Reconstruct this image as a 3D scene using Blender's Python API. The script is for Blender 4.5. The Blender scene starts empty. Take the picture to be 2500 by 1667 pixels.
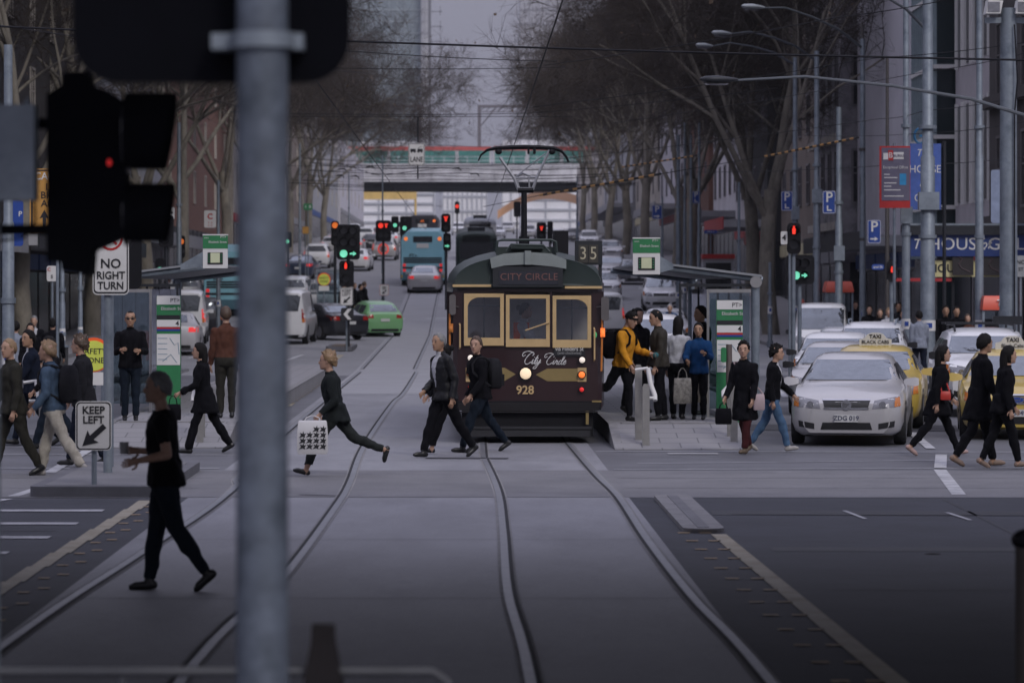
import bpy, bmesh, math, random
import numpy as np
from mathutils import Vector as V, Matrix, noise
from mathutils.bvhtree import BVHTree
PI = math.pi; R = math.radians
C = bpy.context.scene.collection
# ---- camera model: focal length in photo pixels, street vanishing point and eye height
F, CX, CY, H = 8000.0, 1140.0, 700.0, 2.5
PROF = [(-200, 0), (0, 0), (95, 0), (138, .42), (182, 2.3), (250, 4.7), (400, 8.6), (570, 12.5), (900, 15), (4000, 20)]
def gz(Y):
    for (a, za), (b, zb) in zip(PROF, PROF[1:]):
        if Y <= b:
            t = (Y - a) / (b - a); t = max(0, min(1, t))
            return za + (zb - za) * t
    return PROF[-1][1]
def at(px, py, Y): return V(((px - CX) * Y / F, Y, H - (py - CY) * Y / F))
def gnd(px, py, z=0):
    Y = F * (H - z) / (py - CY); return V(((px - CX) * Y / F, Y, z))
def spot(px, s, z=None):
    Y = F / s; return V(((px - CX) / s, Y, gz(Y) if z is None else z))
# ---- materials
MATS = {}
def M(name, rgb, rough=.6, metal=0., var=.18, scale=5., bump=0., emit=0., spec=.5, coat=0., stretch=None, dirt=None, grain=0.):
    if name in MATS: return MATS[name]
    m = bpy.data.materials.new(name); m.use_nodes = True; nt = m.node_tree; n = nt.nodes; l = nt.links
    b = n['Principled BSDF']; b.inputs['Roughness'].default_value = rough; b.inputs['Metallic'].default_value = metal
    b.inputs['Specular IOR Level'].default_value = spec
    if coat: b.inputs['Coat Weight'].default_value = coat; b.inputs['Coat Roughness'].default_value = .05
    c = (*rgb, 1)
    if emit:
        b.inputs['Base Color'].default_value = c; b.inputs['Emission Color'].default_value = c; b.inputs['Emission Strength'].default_value = emit
    elif var:
        tc = n.new('ShaderNodeTexCoord'); src = tc.outputs['Object']
        if stretch:
            mp = n.new('ShaderNodeMapping'); mp.inputs['Scale'].default_value = stretch; l.new(src, mp.inputs['Vector']); src = mp.outputs['Vector']
        t = n.new('ShaderNodeTexNoise'); t.inputs['Scale'].default_value = scale; t.inputs['Detail'].default_value = 11; t.inputs['Roughness'].default_value = .65
        l.new(src, t.inputs['Vector'])
        r = n.new('ShaderNodeMapRange'); r.inputs['From Min'].default_value = .25; r.inputs['From Max'].default_value = .75
        r.inputs['To Min'].default_value = 1 - var; r.inputs['To Max'].default_value = 1 + var; l.new(t.outputs['Fac'], r.inputs['Value'])
        mx = n.new('ShaderNodeMix'); mx.data_type = 'RGBA'; mx.blend_type = 'MULTIPLY'; mx.inputs[0].default_value = 1
        mx.inputs[6].default_value = c; l.new(r.outputs[0], mx.inputs[7]); out = mx.outputs[2]
        if dirt:
            t2 = n.new('ShaderNodeTexNoise'); t2.inputs['Scale'].default_value = dirt[1]; t2.inputs['Detail'].default_value = 8; t2.inputs['Roughness'].default_value = .7
            l.new(src, t2.inputs['Vector']); r2 = n.new('ShaderNodeMapRange'); r2.inputs['From Min'].default_value = .48; r2.inputs['From Max'].default_value = .66
            l.new(t2.outputs['Fac'], r2.inputs['Value']); m2 = n.new('ShaderNodeMix'); m2.data_type = 'RGBA'
            l.new(r2.outputs[0], m2.inputs[0]); l.new(out, m2.inputs[6]); m2.inputs[7].default_value = (*dirt[0], 1); out = m2.outputs[2]
        if grain:
            t4 = n.new('ShaderNodeTexNoise'); t4.inputs['Scale'].default_value = 45; t4.inputs['Detail'].default_value = 5; t4.inputs['Roughness'].default_value = .8; l.new(tc.outputs['Object'], t4.inputs['Vector'])
            r4 = n.new('ShaderNodeMapRange'); r4.inputs['From Min'].default_value = .3; r4.inputs['From Max'].default_value = .7; r4.inputs['To Min'].default_value = 1 - grain; r4.inputs['To Max'].default_value = 1 + grain; l.new(t4.outputs['Fac'], r4.inputs['Value'])
            m4 = n.new('ShaderNodeMix'); m4.data_type = 'RGBA'; m4.blend_type = 'MULTIPLY'; m4.inputs[0].default_value = 1; l.new(out, m4.inputs[6]); l.new(r4.outputs[0], m4.inputs[7]); out = m4.outputs[2]
        l.new(out, b.inputs['Base Color'])
        if bump:
            bp = n.new('ShaderNodeBump'); bp.inputs['Strength'].default_value = bump; bp.inputs['Distance'].default_value = .02
            t3 = n.new('ShaderNodeTexNoise'); t3.inputs['Scale'].default_value = scale * 4; t3.inputs['Detail'].default_value = 4; l.new(src, t3.inputs['Vector'])
            l.new(t3.outputs['Fac'], bp.inputs['Height']); l.new(bp.outputs[0], b.inputs['Normal'])
    else: b.inputs['Base Color'].default_value = c
    MATS[name] = m; return m
def glass(name, tint=(.5, .55, .6), refl=.25, rough=.03):
    if name in MATS: return MATS[name]
    m = bpy.data.materials.new(name); m.use_nodes = True; nt = m.node_tree; n = nt.nodes; l = nt.links
    n.remove(n['Principled BSDF']); o = n['Material Output']
    t = n.new('ShaderNodeBsdfTransparent'); t.inputs[0].default_value = (*tint, 1)
    g = n.new('ShaderNodeBsdfGlossy'); g.inputs['Roughness'].default_value = rough; g.inputs[0].default_value = (.9, .93, 1, 1)
    f = n.new('ShaderNodeLayerWeight'); f.inputs[0].default_value = .22
    a = n.new('ShaderNodeMath'); a.operation = 'MULTIPLY_ADD'; a.inputs[1].default_value = 1.; a.inputs[2].default_value = refl; a.use_clamp = True
    l.new(f.outputs[0], a.inputs[0]); mx = n.new('ShaderNodeMixShader'); l.new(a.outputs[0], mx.inputs[0]); l.new(t.outputs[0], mx.inputs[1]); l.new(g.outputs[0], mx.inputs[2])
    l.new(mx.outputs[0], o.inputs['Surface']); MATS[name] = m; return m
def bricks(name, c1, c2, mortar, sc=1., offset=.5, bw=.5, rh=.25, ms=.02, vertical=True):
    if name in MATS: return MATS[name]
    m = bpy.data.materials.new(name); m.use_nodes = True; nt = m.node_tree; n = nt.nodes; l = nt.links; b = n['Principled BSDF']; b.inputs['Roughness'].default_value = .85
    tc = n.new('ShaderNodeTexCoord'); src = tc.outputs['Object']
    if vertical:
        sp = n.new('ShaderNodeSeparateXYZ'); cb = n.new('ShaderNodeCombineXYZ'); ad = n.new('ShaderNodeMath'); ad.operation = 'ADD'
        l.new(src, sp.inputs[0]); l.new(sp.outputs[0], ad.inputs[0]); l.new(sp.outputs[1], ad.inputs[1]); l.new(ad.outputs[0], cb.inputs[0]); l.new(sp.outputs[2], cb.inputs[1]); src = cb.outputs[0]
    t = n.new('ShaderNodeTexBrick'); t.inputs['Color1'].default_value = (*c1, 1); t.inputs['Color2'].default_value = (*c2, 1); t.inputs['Mortar'].default_value = (*mortar, 1)
    t.inputs['Scale'].default_value = sc; t.inputs['Brick Width'].default_value = bw; t.inputs['Row Height'].default_value = rh; t.inputs['Mortar Size'].default_value = ms; t.offset = offset
    l.new(src, t.inputs['Vector']); l.new(t.outputs['Color'], b.inputs['Base Color']); MATS[name] = m; return m
# ---- mesh builder: collects shapes and links them as ONE mesh object
class MB:
    def __init__(s): s.v = []; s.f = []; s.m = []; s.cur = 0; s.T = None
    def mat(s, i): s.cur = i; return s
    def pts(s, ps):
        k = len(s.v)
        if s.T is not None: ps = [s.T @ V(p) for p in ps]
        s.v += [tuple(p) for p in ps]; return k
    def face(s, ix): s.f.append(tuple(ix)); s.m.append(s.cur)
    def quad(s, a, b, c, d): k = s.pts([a, b, c, d]); s.face((k, k + 1, k + 2, k + 3)); return s
    def poly(s, ps): k = s.pts(ps); s.face(range(k, k + len(ps))); return s
    def box(s, x0, x1, y0, y1, z0, z1, rot=None):
        ps = [V((x, y, z)) for z in (z0, z1) for x, y in ((x0, y0), (x1, y0), (x1, y1), (x0, y1))]
        if rot is not None:
            c = V(((x0 + x1) / 2, (y0 + y1) / 2, (z0 + z1) / 2)); ps = [c + rot @ (p - c) for p in ps]
        k = s.pts(ps)
        for f in ((3, 2, 1, 0), (4, 5, 6, 7), (0, 1, 5, 4), (1, 2, 6, 5), (2, 3, 7, 6), (3, 0, 4, 7)): s.face([k + i for i in f])
        return s
    def loft(s, rings, cap=True, close=True):
        n = len(rings[0]); ks = [s.pts(r) for r in rings]
        for a, b in zip(ks, ks[1:]):
            for i in range(n if close else n - 1):
                j = (i + 1) % n; s.face((a + i, a + j, b + j, b + i))
        if cap: s.face([ks[0] + i for i in range(n)][::-1]); s.face([ks[-1] + i for i in range(n)])
        return s
    def tube(s, ps, r, n=8, cap=True):
        ps = [V(p) for p in ps]; rs = r if isinstance(r, (list, tuple)) else [r] * len(ps); rings = []; up = None
        for i, p in enumerate(ps):
            d = (ps[min(i + 1, len(ps) - 1)] - ps[max(i - 1, 0)])
            d = d.normalized() if d.length > 1e-9 else V((0, 0, 1))
            if up is None: up = V((0, 0, 1)) if abs(d.z) < .9 else V((1, 0, 0))
            a = d.cross(up)
            if a.length < 1e-6: a = d.cross(V((0, 1, 0)))
            a.normalize(); b = a.cross(d); up = b
            rings.append([p + (a * math.cos(2 * PI * k / n) + b * math.sin(2 * PI * k / n)) * rs[i] for k in range(n)])
        return s.loft(rings, cap)
    def cyl(s, x, y, z0, z1, r, r2=None, n=12): return s.tube([(x, y, z0), (x, y, z1)], [r, r if r2 is None else r2], n)
    def ball(s, c, rx, ry=None, rz=None, n=10, m=6):
        ry = ry or rx; rz = rz or rx; c = V(c)
        return s.loft([[c + V((rx * math.sin(t) * math.cos(2 * PI * k / n), ry * math.sin(t) * math.sin(2 * PI * k / n), -rz * math.cos(t))) for k in range(n)]
                       for t in [PI * max(.04, min(.96, i / m)) for i in range(m + 1)]])
    def disc(s, c, r, axis='y', n=16, d=.01, r2=None):
        a = {'y': V((0, 1, 0)), 'x': V((1, 0, 0)), 'z': V((0, 0, 1))}[axis] * d / 2; c = V(c); return s.tube([c - a, c + a], [r, r2 or r], n)
    def prism(s, poly, y0, y1, plane='xz'):
        g = (lambda p, y: (p[0], y, p[1])) if plane == 'xz' else ((lambda p, y: (y, p[0], p[1])) if plane == 'yz' else (lambda p, y: (p[0], p[1], y)))
        return s.loft([[g(p, y0) for p in poly], [g(p, y1) for p in poly]])
    def build(s, name, mats, parent=None, smooth=None, loc=None):
        me = bpy.data.meshes.new(name); me.from_pydata(s.v, [], s.f)
        if not isinstance(mats, (list, tuple)): mats = [mats]
        for m in mats: me.materials.append(m)
        me.polygons.foreach_set('material_index', s.m)
        bm = bmesh.new(); bm.from_mesh(me)
        if smooth == 50 or smooth == 60: bmesh.ops.remove_doubles(bm, verts=bm.verts, dist=.0005)
        bmesh.ops.recalc_face_normals(bm, faces=bm.faces)
        if smooth is not None:
            for f in bm.faces: f.smooth = True
            for e in bm.edges:
                if len(e.link_faces) == 2 and e.calc_face_angle(0) > R(smooth): e.smooth = False
        bm.to_mesh(me); bm.free(); o = bpy.data.objects.new(name, me); C.objects.link(o)
        if parent is not None: o.parent = parent
        if loc is not None: o.location = loc
        return o
def rrect(w, h, r, n=4, cx=0, cz=0):
    out = []
    for (sx, sz, a0) in ((1, 1, 0), (-1, 1, 90), (-1, -1, 180), (1, -1, 270)):
        for i in range(n + 1):
            a = R(a0 + 90 * i / n); out.append((cx + sx * (w / 2 - r) + r * math.cos(a), cz + sz * (h / 2 - r) + r * math.sin(a)))
    return out
def tag(o, label, cat, group=None, kind=None):
    if label: o['label'] = label
    if cat: o['category'] = cat
    if group: o['group'] = group
    if kind: o['kind'] = kind
    return o
def struct(o): o['kind'] = 'structure'; return o
def thing(name, label, cat, loc=(0, 0, 0), rz=0, group=None, sc=1):
    o = bpy.data.objects.new(name, None); C.objects.link(o); o.location = loc; o.rotation_euler = (0, 0, rz); o.scale = (sc, sc, sc); o.empty_display_size = .2
    return tag(o, label, cat, group)
KIDS = {}
def dup(root, loc, rz=0, sc=None, label=None, group=None):
    r = root.copy(); C.objects.link(r); r.location = loc; r.rotation_euler = (0, 0, rz)
    if sc is not None: r.scale = (sc, sc, sc) if not isinstance(sc, tuple) else sc
    if label: r['label'] = label
    if group: r['group'] = group
    if root.name not in KIDS: KIDS[root.name] = [(ch, list(ch.children)) for ch in root.children]
    for ch, gs in KIDS[root.name]:
        c = ch.copy(); C.objects.link(c); c.parent = r
        for g in gs: d = g.copy(); C.objects.link(d); d.parent = c
    return r
def text(s, size, mat, parent, x=0, z=0, y=0, name='lettering', shear=0, bold=0, sx=1, ext=.003, align='CENTER', rot=None, space=1):
    cu = bpy.data.curves.new('t', 'FONT'); cu.body = s; cu.size = size; cu.align_x = align; cu.align_y = 'CENTER'; cu.shear = shear; cu.offset = bold; cu.extrude = ext; cu.space_character = space; cu.resolution_u = 3
    o = bpy.data.objects.new('t', cu); C.objects.link(o)
    me = bpy.data.meshes.new_from_object(o.evaluated_get(bpy.context.evaluated_depsgraph_get())); bpy.data.objects.remove(o)
    me.materials.clear(); me.materials.append(mat); me.name = name
    o = bpy.data.objects.new(name, me); C.objects.link(o); o.parent = parent; o.location = (x, y, z); o.scale = (sx, 1, 1)
    o.rotation_euler = rot if rot is not None else (PI / 2, 0, 0); return o
# ---- palette
ASPH = M('asphalt', (.100, .101, .115), .62, var=.25, scale=.9, bump=.25, dirt=((.070, .071, .082), .35), grain=.4)
ASPHN = M('new_asphalt', (.030, .032, .044), .8, var=.3, scale=.8, bump=.25, dirt=((.020, .022, .031), .3), grain=.5)
CONC = M('concrete', (.205, .205, .225), .62, var=.2, scale=.7, bump=.15, dirt=((.155, .155, .172), .5), grain=.22, stretch=(1.2, .35, 1))
BAND = M('pale_concrete', (.150, .148, .160), .85, var=.16, scale=.8, bump=.12, dirt=((.115, .115, .127), .6), grain=.25)
KERB = M('kerb_stone', (.20, .195, .20), .85, var=.25, scale=4, bump=.3)
PAVE = bricks('paving', (.24, .235, .245), (.21, .205, .215), (.12, .12, .13), 1, .5, .6, .45, .012, vertical=False)
BLUESTONE = M('bluestone', (.10, .10, .115), .8, var=.25, scale=3)
WHITE = M('line_white', (.42, .42, .44), .7, var=.35, scale=6, dirt=((.22, .22, .24), 3))
YELL = M('line_yellow', (.31, .275, .21), .7, var=.3, scale=5, dirt=((.2, .17, .11), 2.5))
STEEL = M('rail_steel', (.20, .205, .225), .45, .5, var=.3, scale=8)
GROOVE = M('rail_groove', (.012, .012, .016), .9, var=0)
GALV = M('galvanised', (.20, .23, .265), .5, .3, var=.25, scale=3, dirt=((.12, .145, .18), 2))
DKMET = M('dark_metal', (.02, .022, .028), .5, .3, var=.2)
BLK = M('black_paint', (.006, .006, .009), .6, 0, var=.2, spec=.25)
RUB = M('rubber', (.012, .012, .014), .8, 0, var=.2, scale=9)
SIGNW = M('sign_white', (.62, .61, .60), .5, var=.07, scale=3)
SIGNK = M('sign_black', (.01, .01, .014), .5, var=0)
SIGNR = M('sign_red', (.42, .02, .02), .5, var=.1)
SIGNB = M('sign_blue', (.012, .05, .26), .5, var=.12)
SIGNG = M('sign_green', (.02, .17, .06), .5, var=.15, scale=3)
SIGNY = M('sign_lime', (.62, .68, .10), .5, var=.1)
SIGNO = M('sign_orange', (.45, .23, .05), .5, var=.15)
STAINL = M('stainless', (.42, .41, .41), .35, .8, var=.15, scale=4)
GL = glass('clear_glass', (.62, .70, .72), .06)
def darkglass(name, c, lo, hi, rough=.06):
    m = bpy.data.materials.new(name); m.use_nodes = True; nt = m.node_tree; n = nt.nodes; l = nt.links; b = n['Principled BSDF']; b.inputs['Base Color'].default_value = (*c, 1); b.inputs['Roughness'].default_value = .5
    g = n.new('ShaderNodeBsdfGlossy'); g.inputs['Roughness'].default_value = rough; g.inputs[0].default_value = (.85, .92, 1, 1); w = n.new('ShaderNodeLayerWeight'); w.inputs[0].default_value = .5
    tc = n.new('ShaderNodeTexCoord'); t = n.new('ShaderNodeTexNoise'); t.inputs['Scale'].default_value = 1.6; t.inputs['Detail'].default_value = 3; l.new(tc.outputs['Object'], t.inputs['Vector'])
    bp = n.new('ShaderNodeBump'); bp.inputs['Strength'].default_value = .5; bp.inputs['Distance'].default_value = .2; l.new(t.outputs['Fac'], bp.inputs['Height']); l.new(bp.outputs[0], g.inputs['Normal'])
    r = n.new('ShaderNodeMapRange'); r.inputs['To Min'].default_value = lo; r.inputs['To Max'].default_value = hi; l.new(w.outputs['Facing'], r.inputs['Value'])
    mx = n.new('ShaderNodeMixShader'); l.new(r.outputs[0], mx.inputs[0]); l.new(b.outputs[0], mx.inputs[1]); l.new(g.outputs[0], mx.inputs[2]); l.new(mx.outputs[0], n['Material Output'].inputs['Surface']); MATS[name] = m; return m
CARGL = darkglass('car_glass', (.012, .015, .02), .06, .42, .04)
TRGL = glass('tram_glass', (.88, .90, .92), .03)
LRED = M('lamp_red', (1., .05, .03), emit=1.3)
LDRED = M('lamp_dim_red', (.8, .03, .03), emit=.5)
LGRN = M('lamp_green', (.25, 1., .66), emit=.9)
LAMB = M('lamp_amber', (1., .22, .04), emit=.8)
LWARM = M('lamp_warm', (1., .78, .52), emit=.62)
LWHT = M('lamp_white', (1., .88, .76), emit=.5)
LOFF = M('lamp_off', (.03, .03, .035), .3, var=0)
# ---- world, light, camera
sc = bpy.context.scene
w = bpy.data.worlds.new('World'); sc.world = w; w.use_nodes = True; nt = w.node_tree; bg = nt.nodes['Background']
sky = nt.nodes.new('ShaderNodeTexSky'); sky.sky_type = 'NISHITA'; sky.sun_disc = False; sky.sun_elevation = R(38); sky.sun_rotation = R(155); sky.air_density = 1; sky.dust_density = 5; sky.ozone_density = 1
hs = nt.nodes.new('ShaderNodeHueSaturation'); hs.inputs['Saturation'].default_value = .25
mx = nt.nodes.new('ShaderNodeMix'); mx.data_type = 'RGBA'; mx.inputs[0].default_value = .85
# overcast dome: the zenith of a cloudy sky is about three times as bright as its horizon
tc = nt.nodes.new('ShaderNodeTexCoord'); sp = nt.nodes.new('ShaderNodeSeparateXYZ'); nt.links.new(tc.outputs['Generated'], sp.inputs[0])
mr = nt.nodes.new('ShaderNodeMapRange'); mr.inputs['From Min'].default_value = .08; mr.inputs['From Max'].default_value = 1; mr.inputs['To Min'].default_value = .88; mr.inputs['To Max'].default_value = 3.3; nt.links.new(sp.outputs[2], mr.inputs['Value'])
cl = nt.nodes.new('ShaderNodeTexNoise'); cl.inputs['Scale'].default_value = 2.2; cl.inputs['Detail'].default_value = 5; nt.links.new(tc.outputs['Generated'], cl.inputs['Vector'])
cm = nt.nodes.new('ShaderNodeMath'); cm.operation = 'MULTIPLY_ADD'; cm.inputs[1].default_value = .9; cm.inputs[2].default_value = .57; nt.links.new(cl.outputs['Fac'], cm.inputs[0])
mm = nt.nodes.new('ShaderNodeMath'); mm.operation = 'MULTIPLY'; nt.links.new(cm.outputs[0], mm.inputs[0]); nt.links.new(mr.outputs[0], mm.inputs[1])
vm = nt.nodes.new('ShaderNodeVectorMath'); vm.operation = 'SCALE'; vm.inputs[0].default_value = (4.85, 4.85, 6.25); nt.links.new(mm.outputs[0], vm.inputs['Scale'])
nt.links.new(sky.outputs[0], hs.inputs['Color']); nt.links.new(hs.outputs[0], mx.inputs[6]); nt.links.new(vm.outputs[0], mx.inputs[7])
nt.links.new(mx.outputs[2], bg.inputs[0]); bg.inputs[1].default_value = .085
su = bpy.data.lights.new('sun', 'SUN'); su.energy = 1.4; su.angle = R(14); su.color = (1, .96, .9); so = bpy.data.objects.new('sun', su); C.objects.link(so)
so.rotation_euler = (R(52), 0, R(25))
cam = bpy.data.cameras.new('camera'); co = bpy.data.objects.new('camera', cam); C.objects.link(co); sc.camera = co
co.location = (0, 0, H); co.rotation_euler = (PI / 2, 0, 0); cam.sensor_width = 36; cam.lens = 36 * F / 2500; cam.shift_x = (1250 - CX) / 2500; cam.shift_y = -(833.5 - CY) / 2500
cam.clip_start = .1; cam.clip_end = 6000; cam.dof.use_dof = True; cam.dof.focus_distance = 52; cam.dof.aperture_fstop = 2.8
sc.view_settings.view_transform = 'Standard'; sc.view_settings.look = 'None'; sc.view_settings.exposure = -.34; sc.view_settings.gamma = 1
sc.cycles.max_bounces = 5; sc.cycles.diffuse_bounces = 2; sc.cycles.glossy_bounces = 2; sc.cycles.transparent_max_bounces = 12; sc.cycles.transmission_bounces = 3; sc.cycles.volume_bounces = 0
sc.cycles.use_adaptive_sampling = True; sc.cycles.use_denoising = True; sc.cycles.caustics_reflective = False; sc.cycles.caustics_refractive = False
# street air: even pale haze round the whole scene
hz_ = bpy.data.materials.new('haze'); hz_.use_nodes = True; nt = hz_.node_tree; nt.nodes.remove(nt.nodes['Principled BSDF']); pv = nt.nodes.new('ShaderNodeVolumePrincipled'); pv.inputs['Color'].default_value = (.93, .93, 1, 1); pv.inputs['Density'].default_value = .00011; pv.inputs['Anisotropy'].default_value = .2; nt.links.new(pv.outputs[0], nt.nodes['Material Output'].inputs['Volume'])
b = MB(); b.box(-880, 880, -55, 1700, -1.5, 160); tag(b.build('haze', hz_), None, None, None, 'stuff')
# added slab on piers, out of view overhead, put in to shade the near roadway
b = MB(); b.box(-70, 70, 12.2, 31, 5.45, 6.3)
for y in np.arange(13, 30, 5): b.box(-70, 70, y, y + .7, 5.28, 5.449)
for y in (11.9, 31.01): b.box(-70, 70, y, y + .29, 5.35, 7.2)
for x in (-34, 34):
    for y in (15, 28): b.cyl(x, y, -.02, 5.279, .8)
struct(b.build('added_shade_slab', BAND))
# ================= SETTING: ground, road, tracks, markings, pavements =================
YS = [-60, 0, 40, 70, 95, 105, 115, 125, 138, 150, 165, 182, 205, 230, 250, 300, 350, 400, 480, 570, 700, 900, 1500, 4000]
def strip(name, xl, xr, y0, y1, z, m, side=None, drop=0):
    b = MB(); ys = sorted({y0, y1} | {y for y in YS if y0 < y < y1})
    fl = xl if callable(xl) else (lambda y: xl); fr = xr if callable(xr) else (lambda y: xr)
    rows = [((fl(y), y, gz(y) + z), (fr(y), y, gz(y) + z)) for y in ys]
    for a, c in zip(rows, rows[1:]): b.quad(a[0], a[1], c[1], c[0])
    if drop:
        b.mat(1)
        for a, c in zip(rows, rows[1:]):
            for i in (0, 1): b.quad(a[i], c[i], (c[i][0], c[i][1], c[i][2] - drop), (a[i][0], a[i][1], a[i][2] - drop))
        b.quad(rows[0][0], rows[0][1], (rows[0][1][0], rows[0][1][1], rows[0][1][2] - drop), (rows[0][0][0], rows[0][0][1], rows[0][0][2] - drop))
    return struct(b.build(name, m))
strip('ground', -900, 900, -60, 4000, -.02, ASPH)
strip('road', -60, 60, -60, 3000, 0, ASPH)
strip('new_road_surface', 1.92, 40, -20, 38.8, .004, ASPHN)
strip('new_road_surface', -40, -3.3, -20, 38.6, .004, ASPHN)
strip('tram_track_bed', -3.3, 1.92, -20, 570, .008, CONC)
strip('far_road_brightened', -13.2, 11.3, 92, 570, .004, M('road_far_glare', (.21, .21, .225), .75, var=.2, scale=.5, dirt=((.16, .16, .172), .25)))  # lighter copy of the asphalt: grazing brightness of the far road put into its colour
strip('tram_track_bed', -3.29, 1.91, 76, 570, .0115, M('concrete_far_glare', (.27, .27, .29), .75, var=.15, scale=.5, dirt=((.27, .27, .285), .3)))  # track bed again in paler concrete, distant glare painted into the colour
strip('crossing_band', 1.922, 45, 38.8, 44.4, .008, BAND)
strip('crossing_band', -45, -3.302, 38.8, 44.6, .008, BAND)
strip('crossing_band', -3.3, 1.92, 38.8, 44.5, .012, BAND)
# rails: steel head, dark groove, pale concrete shoulder, each rail one thing
def smooth_line(ps, per=6):
    out = []
    for i in range(len(ps) - 1):
        p0, p1, p2, p3 = ps[max(0, i - 1)], ps[i], ps[i + 1], ps[min(len(ps) - 1, i + 2)]
        for k in range(per):
            t = k / per; out.append(.5 * ((2 * p1) + (p2 - p0) * t + (2 * p0 - 5 * p1 + 4 * p2 - p3) * t * t + (3 * p1 - p0 - 3 * p2 + p3) * t ** 3))
    return out + [ps[-1]]
def rail(label, pix, side, far):
    ps = [V((x, 6, 0)) for x in [(pix[-1][0] - CX) / (pix[-1][1] - CY) * H]] + [gnd(*p) for p in sorted(pix, key=lambda p: -p[1])]
    ps = smooth_line(ps) + [V((far, y, gz(y))) for y in (98, 110, 125, 138, 160, 182, 215, 250, 320, 400, 570)]
    b = MB()
    for mi, (u0, u1, z) in enumerate(((-.035, .035, .020), (.035, .07, .018), (-.062, -.035, .014), (.07, .09, .014))):
        b.mat(min(mi, 2))
        for p, q in zip(ps, ps[1:]):
            b.quad(p + V((u0 * side, 0, z)), p + V((u1 * side, 0, z)), q + V((u1 * side, 0, z)), q + V((u0 * side, 0, z)))
    return tag(b.build('tram_rail', [STEEL, GROOVE, KERB]), label, 'tram rail', 'rails of the two tram tracks')
rail('steel tram rail running straight out from under the maroon tram front', [(1180, 1118), (1215, 1200), (1228, 1300), (1240, 1450), (1295, 1667)], 1, .3)
rail('curving steel tram rail that borders the dark new asphalt on the right', [(1390, 1085), (1455, 1160), (1510, 1215), (1580, 1320), (1690, 1460), (1880, 1667)], -1, 1.72)
rail('steel tram rail running to the left edge past the black T-shirt man', [(985, 822), (700, 1055), (565, 1200), (350, 1350), (0, 1585)], 1, -3.15)
rail('winding steel tram rail passing under the rear foot of the woman with the white bag', [(1060, 832), (1000, 940), (960, 985), (890, 1090), (855, 1180), (820, 1240), (690, 1415), (470, 1630)], -1, -1.55)
# painted markings
def paint(name, polys, m, z=.012):
    b = MB()
    for p in polys: b.poly([(q[0], q[1], gz(q[1]) + z) for q in p])
    return struct(b.build(name, m))
def line(x0, y0, x1, y1, w, steps=1):
    d = V((x1 - x0, y1 - y0)).normalized(); n = V((-d.y, d.x)) * w / 2
    a, b = V((x0, y0)), V((x1, y1)); return [a + n, a - n, b - n, b + n]
dr = lambda y: .25 * (39 - y) / 18
yl = [line(2.42 + dr(y) + .03, y, 2.42 + dr(y - 1.5) + .03, y - 1.5, .155) for y in np.arange(33, 8, -1.5)]
yl += [line(-3.74 - .010 * (38.8 - y), y, -3.74 - .010 * (37.3 - y), y - 1.5, .16) for y in np.arange(38.2, 10, -1.5)]
yl += [line(-4.3, y, -4.3, y - 6, .2) for y in (112, 100, 88)] + [line(-3.75, y, -3.75, y - 1.6, .16) for y in (70, 66, 62)]
paint('yellow_line', yl, YELL)
tl = []
for k, y in enumerate(np.arange(33.2, 12, -1.04)):
    for x in (2.12, 2.34): tl.append(line(x + dr(y) * .95 - .06, y, x + dr(y) * .95 + .06, y, .11))
for y in np.arange(37.5, 14, -1.3):
    for x in (-3.5, -3.62): tl.append(line(x - .05, y + (x + 3.5) * 3, x + .05, y + (x + 3.5) * 3, .12))
for y in np.arange(86, 70, -1.3):
    for x in (-3.75, -3.95): tl.append(line(x - .06, y, x + .06, y, .2))
paint('yellow_marker', tl, M('marker_tile', (.30, .21, .12), .7, var=.3, scale=4))
wl = [line(-9, y, x, y, .3) for y, x in ((36.5, -4.05), (34.5, -4.1), (32.6, -4.15), (30.7, -4.3))]
wl += [line(-6.6, 33, -5.4, 38.5, .14), line(-5.4, 39, -5.15, 43, .14), line(-5.6, 44, -5.9, 54, .16)]
wl += [line(7.05, 48.7, 6.5, 45, .17), line(6.45, 44.7, 5.9, 39.3, .17), line(7.6, 56, 7.15, 50.5, .15)]
wl += [line(1.95, 49.6, 14, 49.3, .08), line(2.0, 44.7, 14, 45.6, .05), line(2.4, 46.2, 9, 47.6, .045), line(-3.4, 45.0, -13, 45.2, .07), line(-3.4, 48.6, -13, 48.9, .07), line(-3.4, 50.8, -13, 51.2, .05)]
wl += [line(3.0, 48.95, 3.75, 48.95, .28)]
wl += [line(4.2 + k * .55, 36.5 - k * .15, 4.28 + k * .55, 35.2 - k * .1, .05) for k in range(0, 8, 2)]
wl += [line(-5.9, y, -4.7, y, .12) for y in (84, 89, 95, 101, 107)] + [line(-6.2, 98, -5.6, 112, .16), line(-6.2, 98, -4.6, 93, .14)]
wl += [line(-9.2, y, -9.1, y + 4, .13) for y in range(60, 300, 12)] + [line(7.2, y, 7.5, y + 5, .15) for y in range(74, 300, 14)] + [line(4.1, y, 4.1, y + 9, .14) for y in range(96, 240, 11)]
wl += [line(-1.9, 152, 1.9, 153.5, .5), line(-6, 138, -3.4, 146, .3), line(-3.4, 146, -3.0, 152, .3)]
paint('white_line', wl, WHITE)
paint('concrete_joint', [line(-3.28, y, 1.9, y, .018) for y in list(np.arange(14, 38, 6.1)) + list(np.arange(47, 130, 7.3))] + [line(1.95, y, 40, y, .03) for y in (40.6, 42.7)] + [line(-40, y, -3.3, y, .03) for y in (40.6, 42.7)], M('joint_dark', (.11, .11, .12), .9, var=.3), .0145)
paint('road_patch', [line(-.6, 47.6, .6, 47.5, .22), line(-2.0, 39.2, -1.55, 39.0, .08)], M('tar_patch', (.05, .05, .06), .8, var=.3), .02)
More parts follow.
